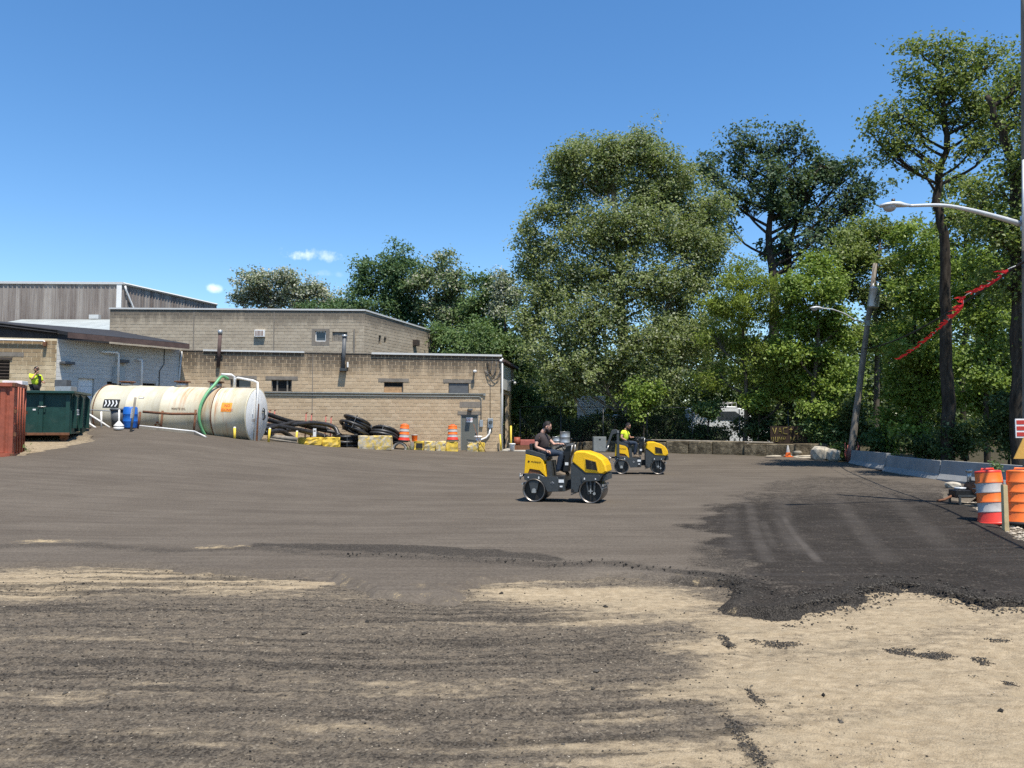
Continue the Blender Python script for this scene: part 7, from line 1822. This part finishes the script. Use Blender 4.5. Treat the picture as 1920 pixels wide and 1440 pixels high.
def bark(name, a, b):
    t = NT(name); p = t.obj(); g = t.noise(t.mapping(p, (4, 4, .7)), 2.2, 6, .7); c = t.mix(t.ramp(g, .3, .7), a, b); t.bump(g, .8, .03); return t.done(c, .95, 0, .1)
bark('bark_dark', (.022, .018, .014), (.075, .062, .048)); bark('bark_pale', (.22, .20, .16), (.45, .42, .35)); bark('bark_grey', (.06, .05, .04), (.15, .13, .10))

def leaves(name, centers, k, sig, leaf, seed, outward=None, droop=0.0, aspect=.62):
    """k leaves round every clump centre; each leaf is a small kite"""
    rng = np.random.default_rng(seed); n = len(centers); N = n * k
    C = np.repeat(np.asarray(centers, float), k, 0)
    s = np.repeat(rng.uniform(.6, 1.25, n), k)[:, None]
    off = rng.normal(0, 1, (N, 3)) * sig * s * np.array([1, 1, .72])
    P = C + off
    nrm = rng.normal(0, .75, (N, 3)) + np.array([.10, -.35, .75])
    if outward is not None: nrm += .55 * np.repeat(outward, k, 0)
    nrm /= np.linalg.norm(nrm, axis=1, keepdims=True)
    a = np.cross(nrm, rng.normal(0, 1, (N, 3))); a /= np.linalg.norm(a, axis=1, keepdims=True) + 1e-9
    a[:, 2] -= droop; a /= np.linalg.norm(a, axis=1, keepdims=True)
    b = np.cross(nrm, a)
    L = leaf * rng.uniform(.6, 1.25, N)[:, None]; Wd = L * aspect
    fold = nrm * L * .12
    V = np.stack([P - a * L * .5, P + b * Wd * .5 - a * L * .05 + fold, P + a * L * .5, P - b * Wd * .5 - a * L * .05 + fold], 1).reshape(-1, 3)
    Fq = np.arange(N * 4).reshape(-1, 4)
    cl = np.repeat(rng.random(n), k); ti = rng.random(N)
    return raw_mesh(name, V, Fq, {'tint': np.repeat(ti, 4), 'clump': np.repeat(cl, 4)})

def tree(label, Y, trunk_px, r0, lobes, N, leaf, lmat, bmat='bark_dark', name='tree', cat='tree', group=None, k=44, sig=.30, shell=.5, seed=1, twigs=.35, limb_r=.09, droop=0.0, base_z=None, depth=1.0, aspect=.62, grow=1.0, spray=1.0, jit=.16, dscale=1.0):
    rg = random.Random(seed); rng = np.random.default_rng(seed)
    T = [W(u, v, Y + dy) for u, v, dy in [(q + (0,))[:3] for q in trunk_px]]
    T[0].z = (gz(T[0].x, T[0].y) - .15) if base_z is None else base_z
    th = thing(name, label, cat, T[0], 0, group); o = T[0]
    tp = smooth_path(T, 4); n = len(tp)
    for q in tp[1:-1]: q += Vector((rg.uniform(-.06, .06), rg.uniform(-.06, .06), 0)) * min(1, r0 * 3)
    rad = [r0 * (1 - .72 * i / (n - 1)) * (1.25 if i == 0 else 1) for i in range(n)]
    mb = MB(); mb.tube([q - o for q in tp], rad, 10)
    # lobes
    Lw = []
    for lb in lobes:
        u, v, ru, rv = lb[:4]; dy = lb[4] * dscale if len(lb) > 4 else rg.uniform(-.5, .5) * (ru * px(Y))
        c = W(u, v, Y + dy); rx, rz = ru * px(Y) * grow, rv * px(Y) * grow; Lw.append((c, rx, (rx * .6 + rz * .4) * depth, rz))
    area = np.array([(a * b_ + b_ * c_ + a * c_) for _, a, b_, c_ in Lw]); share = area / area.sum()
    cents, outs = [], []
    for (c, rx, ry, rz), s in zip(Lw, share):
        m = max(3, int(N / k * s)); ns = 7                     # every bough splits into uneven sprays
        sd_ = rng.normal(0, 1, (ns, 3)); sd_ /= np.linalg.norm(sd_, axis=1, keepdims=True); sr = rng.uniform(.26, .58, ns) * spray
        sc_ = sd_ * (rng.uniform(.35, 1.0, ns))[:, None]; pick = rng.choice(ns, m, p=sr ** 2 / (sr ** 2).sum())
        d = rng.normal(0, 1, (m, 3)); d /= np.linalg.norm(d, axis=1, keepdims=True)
        rr = (rng.random(m) ** .45)[:, None] * sr[pick][:, None]
        e_ = sc_[pick] + d * rr + np.clip(rng.normal(0, jit, (m, 3)), -1.15 * jit, 1.15 * jit)
        P = np.array(c) + e_ * np.array([rx, ry, rz]); cents.append(P); outs.append(d * .5 + sc_[pick] * .5)
        # limb to the lobe and twigs to some clumps
        low_ = [i for i in range(n) if tp[i].z < c.z - .7 * math.hypot(tp[i].x - c.x, tp[i].y - c.y) - .1 * rz] or [max(1, n // 3)]
        j = max(low_); a = tp[j]
        mid = a.lerp(c, .5) + Vector((rg.uniform(-.2, .2) + .10 * (c.x - a.x), rg.uniform(-.2, .2), -.06 * (c - a).length))
        lr = min(limb_r * (.6 + .35 * (rx + rz) / 2), rad[j] * .75); path = smooth_path([a, mid, c], 4)
        mb.tube([q - o for q in path], [lr * (1 - .65 * i / (len(path) - 1)) for i in range(len(path))], 6, caps=False)
        for q in P[rng.random(m) < twigs]:
            q = Vector(q); s0 = path[rg.randint(len(path) // 2, len(path) - 1)]; md = s0.lerp(q, .5) + Vector((rg.uniform(-.1, .1), rg.uniform(-.1, .1), rg.uniform(-.05, .12)))
            mb.tube([s0 - o, md - o, q - o], [lr * .2, lr * .13, .006], 4, caps=False)
    cents, outs = np.concatenate(cents), np.concatenate(outs)
    g = gz_arr(cents[:, 0], cents[:, 1]); ok = cents[:, 2] > g + .12
    part('trunk', mb, MATS[bmat], th)
    me = leaves('crown', cents[ok] - np.array(o), k, sig, leaf, seed + 50, outs[ok], droop, aspect)
    put('crown', me, MATS[lmat], th); return th

# big pale sycamore behind the workshop corner
tree('big grey-green broad tree standing tallest in the middle behind the rollers', 48.5, [(1168, 830), (1170, 700), (1165, 600), (1160, 480), (1150, 360), (1140, 270)], .42,
     [(1060, 296, 34, 26), (1238, 300, 36, 28), (1100, 280, 38, 24), (1182, 280, 42, 24), (1275, 335, 38, 36), (1332, 395, 32, 34), (1345, 450, 24, 40), (1135, 300, 40, 40), (1080, 300, 38, 32), (1190, 292, 48, 38), (1232, 300, 24, 30), (1052, 340, 34, 34), (1125, 350, 70, 46), (1215, 360, 62, 46), (1275, 380, 48, 48), (1310, 420, 46, 46), (1060, 400, 46, 40), (1020, 395, 24, 22), (1000, 440, 26, 26), (1110, 430, 74, 48, -2), (1200, 440, 74, 48, -3), (1290, 470, 66, 50, -1.5), (1035, 470, 50, 36), (990, 510, 36, 28), (1080, 520, 66, 42, -2.5), (1170, 530, 80, 50, -4), (1265, 560, 76, 52, -3), (1320, 520, 40, 50), (1015, 560, 46, 40, -1), (985, 600, 34, 36, -1), (1095, 600, 70, 50, -3.5), (1190, 630, 76, 50, -4.5), (1280, 650, 64, 50, -3.5), (1040, 650, 60, 50, -3), (1120, 690, 70, 40, -4.2), (1215, 710, 70, 36, -4.5), (1060, 715, 46, 30, -3.6)],
     145000, .20, 'leaf_sycamore', 'bark_pale', shell=.4, seed=3, sig=.28, k=26, twigs=.1, grow=1.0, spray=1.35, jit=.32, dscale=.5)
# dark cottonwood behind it
tree('dark open-crowned tree with visible trunks behind the middle right', 66, [(1450, 800), (1452, 600), (1448, 500), (1440, 440), (1450, 380), (1440, 300)], .5,
     [(1330, 312, 34, 20), (1378, 285, 36, 28), (1425, 268, 34, 24), (1470, 262, 34, 22), (1505, 285, 28, 26), (1545, 305, 34, 22), (1590, 322, 34, 24), (1625, 350, 30, 24), (1352, 345, 30, 22), (1400, 330, 40, 30), (1460, 320, 44, 34), (1520, 345, 44, 34), (1575, 365, 38, 26), (1390, 385, 34, 24), (1440, 385, 40, 30), (1500, 400, 40, 30), (1560, 410, 36, 26), (1610, 400, 34, 24), (1365, 420, 26, 18), (1520, 450, 40, 26), (1580, 450, 44, 28)],
     16500, .30, 'leaf_cottonwood', 'bark_dark', shell=.12, seed=5, sig=.34, k=16, twigs=.9, limb_r=.12, aspect=.8, grow=1.4)
tree('second stem of dark foliage rising close beside the dark open-crowned tree', 67, [(1476, 800), (1478, 600), (1480, 470), (1500, 400), (1530, 340)], .36, [(1475, 470, 26, 30), (1440, 470, 16, 26), (1540, 330, 40, 28), (1500, 370, 40, 30)], 3500, .32, 'leaf_cottonwood', seed=6, sig=.36, k=22, twigs=.6, aspect=.8)
# tall tree at the right with bare lower trunk
tree('tall slender tree with bare dark trunk rising beside the street lamp', 31, [(1780, 880), (1777, 760), (1775, 660), (1774, 560), (1772, 460), (1757, 380), (1764, 318), (1776, 268), (1770, 200), (1765, 130)], .27,
     [(1720, 95, 32, 20), (1770, 100, 34, 24), (1715, 135, 26, 22), (1760, 150, 42, 26), (1800, 110, 30, 26), (1830, 125, 30, 24), (1855, 105, 22, 20), (1740, 190, 38, 22), (1790, 175, 36, 28), (1835, 180, 36, 30), (1880, 165, 28, 34), (1690, 215, 34, 18), (1650, 230, 24, 20), (1632, 248, 14, 10), (1720, 235, 36, 22), (1675, 285, 30, 14), (1710, 275, 34, 18), (1655, 270, 20, 14), (1790, 230, 36, 20), (1840, 230, 38, 26), (1725, 315, 28, 10), (1820, 285, 34, 16), (1870, 260, 34, 26)],
     12500, .17, 'leaf_maple', 'bark_dark', shell=.1, seed=8, sig=.24, k=13, twigs=.45, limb_r=.085, grow=1.25, spray=.9, jit=.36)
tree('tree cut by the right photo edge behind the near pole', 27, [(1915, 880), (1911, 700), (1909, 560), (1907, 400), (1898, 300), (1870, 230), (1850, 180)], .30,
     [(1905, 150, 30, 24), (1940, 130, 40, 30), (1920, 200, 40, 30), (1960, 230, 60, 60), (1890, 310, 40, 22), (1930, 320, 50, 30), (1875, 350, 40, 18), (1920, 420, 50, 34), (1870, 430, 40, 24), (1840, 400, 36, 16), (1920, 500, 50, 40), (1880, 530, 30, 30), (1930, 600, 50, 60), (1960, 400, 60, 80)],
     16000, .16, 'leaf_maple', 'bark_dark', shell=.12, seed=9, sig=.26, k=14, twigs=.35, grow=1.35, spray=1.2, jit=.35)
GW = 'trees along the right side'
tree('feathery yellow-green tree right of the big middle tree', 43.5, [(1395, 850), (1400, 740), (1392, 640), (1400, 560)], .16,
     [(1395, 520, 46, 34), (1440, 540, 46, 34), (1350, 560, 34, 36), (1400, 590, 56, 36), (1460, 600, 50, 36), (1340, 630, 40, 34), (1395, 660, 60, 34), (1460, 670, 50, 34), (1350, 700, 40, 30), (1420, 720, 60, 30), (1480, 720, 40, 34)],
     26000, .22, 'leaf_locust', 'bark_grey', group=GW, seed=11, sig=.26, shell=.35, droop=.5, aspect=.34, twigs=.5)
tree('bright green tree between the feathery tree and leaning pole', 42, [(1530, 855), (1525, 740), (1535, 620), (1530, 520)], .16,
     [(1530, 500, 40, 30), (1500, 545, 46, 34), (1560, 540, 46, 36), (1520, 600, 56, 40), (1580, 610, 44, 40), (1490, 650, 44, 36), (1545, 670, 60, 40), (1520, 730, 60, 36), (1580, 720, 40, 36), (1545, 770, 54, 26)],
     26000, .21, 'leaf_bright', 'bark_grey', group=GW, seed=12, sig=.28, twigs=.3)
tree('grey-green tree behind the transformer of the leaning pole', 46, [(1640, 855), (1645, 700), (1640, 560), (1650, 450)], .2,
     [(1630, 430, 42, 30), (1680, 440, 40, 34), (1590, 450, 40, 34), (1640, 490, 60, 40), (1700, 510, 50, 44), (1600, 540, 60, 44), (1660, 570, 60, 44), (1620, 640, 60, 44), (1690, 640, 54, 44), (1570, 480, 40, 40)],
     24000, .22, 'leaf_maple', 'bark_grey', group=GW, seed=13, sig=.30, twigs=.3)
tree('leafy tree behind the bare dark trunk at right', 36.5, [(1720, 870), (1725, 740), (1715, 620), (1720, 520)], .14,
     [(1720, 470, 44, 40), (1760, 500, 44, 44), (1705, 550, 50, 44), (1760, 590, 54, 44), (1710, 640, 56, 44), (1770, 670, 54, 40), (1700, 710, 50, 40), (1750, 750, 60, 40), (1690, 780, 50, 34), (1720, 820, 60, 24)],
     24000, .19, 'leaf_bright', 'bark_dark', group=GW, seed=14, sig=.25, twigs=.35)
tree('bright green leafy tree at right between bare trunk and near pole', 33, [(1850, 875), (1848, 760), (1855, 660), (1850, 560)], .14,
     [(1850, 500, 40, 40), (1830, 560, 46, 40), (1880, 570, 44, 44), (1850, 630, 54, 40), (1900, 650, 40, 50), (1840, 700, 50, 36), (1890, 720, 50, 40), (1850, 760, 50, 30), (1930, 720, 50, 60)],
     21000, .18, 'leaf_bright', 'bark_dark', group=GW, seed=15, sig=.24, twigs=.3)
tree('thin lofty tree filling the gap above the street lamp arm', 40, [(1810, 870), (1805, 700), (1815, 560), (1810, 440), (1820, 360)], .16,
     [(1810, 340, 40, 24), (1850, 370, 44, 30), (1800, 400, 40, 30), (1830, 440, 54, 34), (1880, 450, 44, 34), (1790, 480, 40, 34), (1860, 500, 50, 34), (1740, 430, 28, 24)],
     11000, .20, 'leaf_maple', 'bark_dark', group=GW, seed=16, sig=.26, twigs=.5)
# trees over the roofs at the left
GL = 'trees over the workshop roof'
tree('pale flowering tree over the left end of the block hall roof', 80, [(510, 740), (512, 620), (505, 560)], .3,
     [(470, 545, 34, 22), (500, 525, 34, 20), (540, 530, 40, 22), (580, 545, 26, 22), (450, 565, 22, 16), (510, 560, 40, 22), (560, 570, 36, 20), (600, 555, 24, 18), (625, 560, 22, 20)],
     15000, .30, 'leaf_flowering', 'bark_grey', group=GL, seed=21, sig=.42, twigs=.5, shell=.3)
tree('dark green bush crown right of the pale flowering tree', 76, [(615, 740), (615, 640), (620, 590)], .2, [(600, 580, 30, 18), (640, 575, 32, 22), (615, 600, 44, 20), (660, 590, 30, 24)], 6000, .3, 'leaf_deep', group=GL, seed=22, sig=.42)
tree('tall dark green round tree over the middle of the hall roof', 74, [(720, 760), (722, 640), (720, 560)], .36,
     [(700, 495, 38, 28), (745, 490, 40, 28), (675, 530, 32, 26), (730, 530, 50, 36), (775, 525, 34, 34), (690, 575, 46, 36), (750, 585, 56, 40), (720, 625, 60, 34), (780, 620, 50, 36), (660, 600, 30, 30)],
     26000, .30, 'leaf_deep', group=GL, seed=23, sig=.42, shell=.5)
tree('olive green tree with cream blossom right of the tall dark round tree', 72, [(828, 780), (830, 660), (825, 580)], .34,
     [(820, 505, 38, 26), (850, 520, 34, 28), (800, 545, 34, 34), (845, 565, 44, 36), (810, 600, 46, 36), (860, 620, 46, 36), (890, 580, 30, 40)],
     17000, .30, 'leaf_olive', group=GL, seed=24, sig=.42, shell=.45)
tree('narrow dark green tree between olive tree and big middle tree', 66, [(910, 790), (908, 660), (905, 570)], .28,
     [(905, 530, 22, 28), (895, 570, 34, 34), (930, 570, 28, 34), (905, 620, 46, 38), (880, 660, 46, 34), (935, 650, 40, 40)],
     14000, .28, 'leaf_green', group=GL, seed=25, sig=.40)
tree('small pale blossoming tree left of the big middle tree', 64, [(948, 790), (948, 660), (945, 560)], .2, [(940, 535, 22, 26), (958, 560, 20, 30), (935, 580, 24, 24)], 4000, .26, 'leaf_flowering', group=GL, seed=26, sig=.36)
tree('mid green tree just above the right end of the workshop roof', 56, [(875, 800), (878, 700), (875, 660)], .22,
     [(860, 630, 46, 34), (910, 640, 44, 36), (950, 660, 40, 40), (840, 670, 40, 30), (890, 690, 60, 36), (950, 710, 44, 44), (985, 680, 34, 50)],
     15000, .24, 'leaf_green', group=GL, seed=27, sig=.36)
# undergrowth behind the retaining wall
GS = 'shrubs behind the back wall'
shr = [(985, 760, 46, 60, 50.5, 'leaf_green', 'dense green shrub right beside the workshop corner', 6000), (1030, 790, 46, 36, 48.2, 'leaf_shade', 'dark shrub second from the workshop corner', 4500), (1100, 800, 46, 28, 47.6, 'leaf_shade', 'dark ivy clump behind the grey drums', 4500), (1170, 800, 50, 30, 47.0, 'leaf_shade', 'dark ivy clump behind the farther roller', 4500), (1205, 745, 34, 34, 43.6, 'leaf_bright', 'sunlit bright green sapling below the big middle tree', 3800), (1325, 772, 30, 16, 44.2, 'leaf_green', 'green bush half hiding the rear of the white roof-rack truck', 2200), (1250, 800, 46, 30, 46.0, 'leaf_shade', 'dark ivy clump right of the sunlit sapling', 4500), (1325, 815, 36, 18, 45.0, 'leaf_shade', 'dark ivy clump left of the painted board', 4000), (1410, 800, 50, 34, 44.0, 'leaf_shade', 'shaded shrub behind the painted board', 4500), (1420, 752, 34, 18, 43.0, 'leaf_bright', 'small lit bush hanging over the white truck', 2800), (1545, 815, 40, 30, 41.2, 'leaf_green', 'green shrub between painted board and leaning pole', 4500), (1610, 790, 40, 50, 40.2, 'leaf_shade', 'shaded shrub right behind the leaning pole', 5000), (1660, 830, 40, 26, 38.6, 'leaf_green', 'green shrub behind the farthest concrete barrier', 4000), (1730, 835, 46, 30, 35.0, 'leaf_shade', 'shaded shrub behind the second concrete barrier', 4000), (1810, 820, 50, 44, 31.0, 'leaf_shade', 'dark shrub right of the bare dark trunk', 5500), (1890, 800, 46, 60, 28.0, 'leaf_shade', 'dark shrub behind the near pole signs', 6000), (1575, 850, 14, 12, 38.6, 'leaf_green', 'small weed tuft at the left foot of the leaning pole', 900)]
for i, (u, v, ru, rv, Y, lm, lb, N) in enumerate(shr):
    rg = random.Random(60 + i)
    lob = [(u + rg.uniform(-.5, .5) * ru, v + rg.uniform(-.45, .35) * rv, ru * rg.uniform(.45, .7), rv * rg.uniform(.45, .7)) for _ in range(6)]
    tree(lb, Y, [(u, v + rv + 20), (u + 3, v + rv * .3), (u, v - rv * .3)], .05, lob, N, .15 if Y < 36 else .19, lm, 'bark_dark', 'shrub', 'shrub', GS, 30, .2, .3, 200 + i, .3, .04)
# low plant by the drums and weeds under the skip
b = Vector((X(1862, 15.6), 15.6, 0)); tree('leafy sprig of weed rising behind the red-lidded drum', 15.8, [(1867, 930), (1866, 885), (1872, 872)], .012, [(1866, 874, 9, 7), (1874, 884, 8, 8), (1860, 868, 5, 5)], 160, .06, 'leaf_green', 'bark_dark', 'weed', 'weed', None, 9, .05, .2, 300, .8, .02)
for i, (u, v, Y, lb) in enumerate(((50, 843, 26.9, 'low weeds at the corner of the red container'), (60, 841, 27.8, 'sparse weeds in front of the green skip'), (768, 842, 42.3, 'grass tuft between the left drum and yellow row'))):
    tree(lb, Y, [(u, v + 4), (u, v), (u, v - 3)], .006, [(u, v, 7, 3), (u + 6, v + 1, 6, 2)], 260, .09, 'leaf_green', 'bark_dark', 'weed', 'weed', None, 13, .10, .2, 310 + i, .3, .01)
# far wood closing the view behind the trees: one mass
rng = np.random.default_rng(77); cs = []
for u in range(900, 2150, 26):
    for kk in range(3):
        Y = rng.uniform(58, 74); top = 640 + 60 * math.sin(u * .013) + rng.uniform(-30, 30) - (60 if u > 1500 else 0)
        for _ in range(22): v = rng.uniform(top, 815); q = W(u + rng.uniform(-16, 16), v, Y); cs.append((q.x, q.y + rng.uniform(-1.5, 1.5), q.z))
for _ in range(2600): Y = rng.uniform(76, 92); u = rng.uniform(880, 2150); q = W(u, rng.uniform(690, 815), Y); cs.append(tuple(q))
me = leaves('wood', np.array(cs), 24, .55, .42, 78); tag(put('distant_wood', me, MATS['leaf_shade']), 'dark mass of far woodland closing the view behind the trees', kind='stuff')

# ================================================================ WHITE TRUCKS BEHIND THE TREES
def box_truck(label, u, v, Y, rz):
    q = W(u, v, Y); th = thing('parked_truck', label, 'truck', (q.x, Y, gz(q.x, Y)), rz); z = q.z - th.location.z + .25
    mb = MB(); mb.box((0, 0, z - .9), (1.5, 2.0, 1.9)); part('cargo_box', mb, MATS['truck_white'], th, .03)
    mb = MB(); mb.prism([(1.0, .7), (2.5, .7), (2.5, 1.4), (2.1, 2.2), (1.0, 2.2)], -1.05, 1.05, 'y', .04); cb_ = part('cab', mb, MATS['truck_white'], th)
    mb = MB(); mb.prism([(1.3, 1.4), (2.35, 1.4), (2.05, 2.0), (1.3, 2.0)], -1.07, 1.07, 'y'); part('side_window', mb, MATS['window_glass'], cb_)
    mb = MB(); mb.box((.7, 0, .62), (3.4, 1.0, .18)); part('frame', mb, MATS['dark_grey_paint'], th)
    for x_ in (-.5, 1.9):
        for s in (-1, 1): mb = MB(); mb.cyl((x_, s * .8, .48), (x_, s * 1.1, .48), .48, n=20); part('wheel', mb, MATS['black_rubber'], th)
    return th
box_truck('white box truck mostly hidden behind leaves left of the big tree trunk', 1108, 752, 52.5, R(8))
q = on(1350, 49.0, 0); st_ = thing('parked_truck', 'white truck with sloping hood and roof rack seen through the leaves', 'truck', q, R(-6)); kx = px(49.0)
def sp_(u, v): return ((u - 1350) * kx, W(u, v, 49.0).z - q.z)
mb = MB(); mb.prism([sp_(1288, 835), sp_(1288, 768), sp_(1300, 762), sp_(1372, 763), sp_(1392, 770), sp_(1405, 788), sp_(1432, 800), sp_(1436, 835)], -1.0, 1.0, 'y', .06); bd = part('body', mb, MATS['truck_white'], st_)
mb = MB(); mb.prism([sp_(1340, 788), sp_(1340, 772), sp_(1372, 772), sp_(1392, 788)], -1.02, 1.02, 'y'); part('side_window', mb, MATS['window_glass'], bd)
mb = MB()
for s in (-.8, 0, .8): a_, b_ = sp_(1352, 756), sp_(1376, 756); mb.tube([(a_[0], s, a_[1]), (b_[0], s, b_[1])], .03, 5)
for u in (1353, 1360, 1367, 1375): a_, b_ = sp_(u, 763), sp_(u, 755); mb.tube([(a_[0], -.8, a_[1] - .02), (a_[0], -.8, b_[1]), (a_[0], .8, b_[1]), (a_[0], .8, a_[1] - .02)], .025, 5)
part('roof_rack', mb, MATS['worn_steel'], bd)
for u in (1305, 1418):
    for s in (-1, 1): c_ = (u - 1350) * kx; mb = MB(); mb.cyl((c_, s * .8, .42), (c_, s * 1.04, .42), .42, n=20); part('wheel', mb, MATS['black_rubber'], st_)
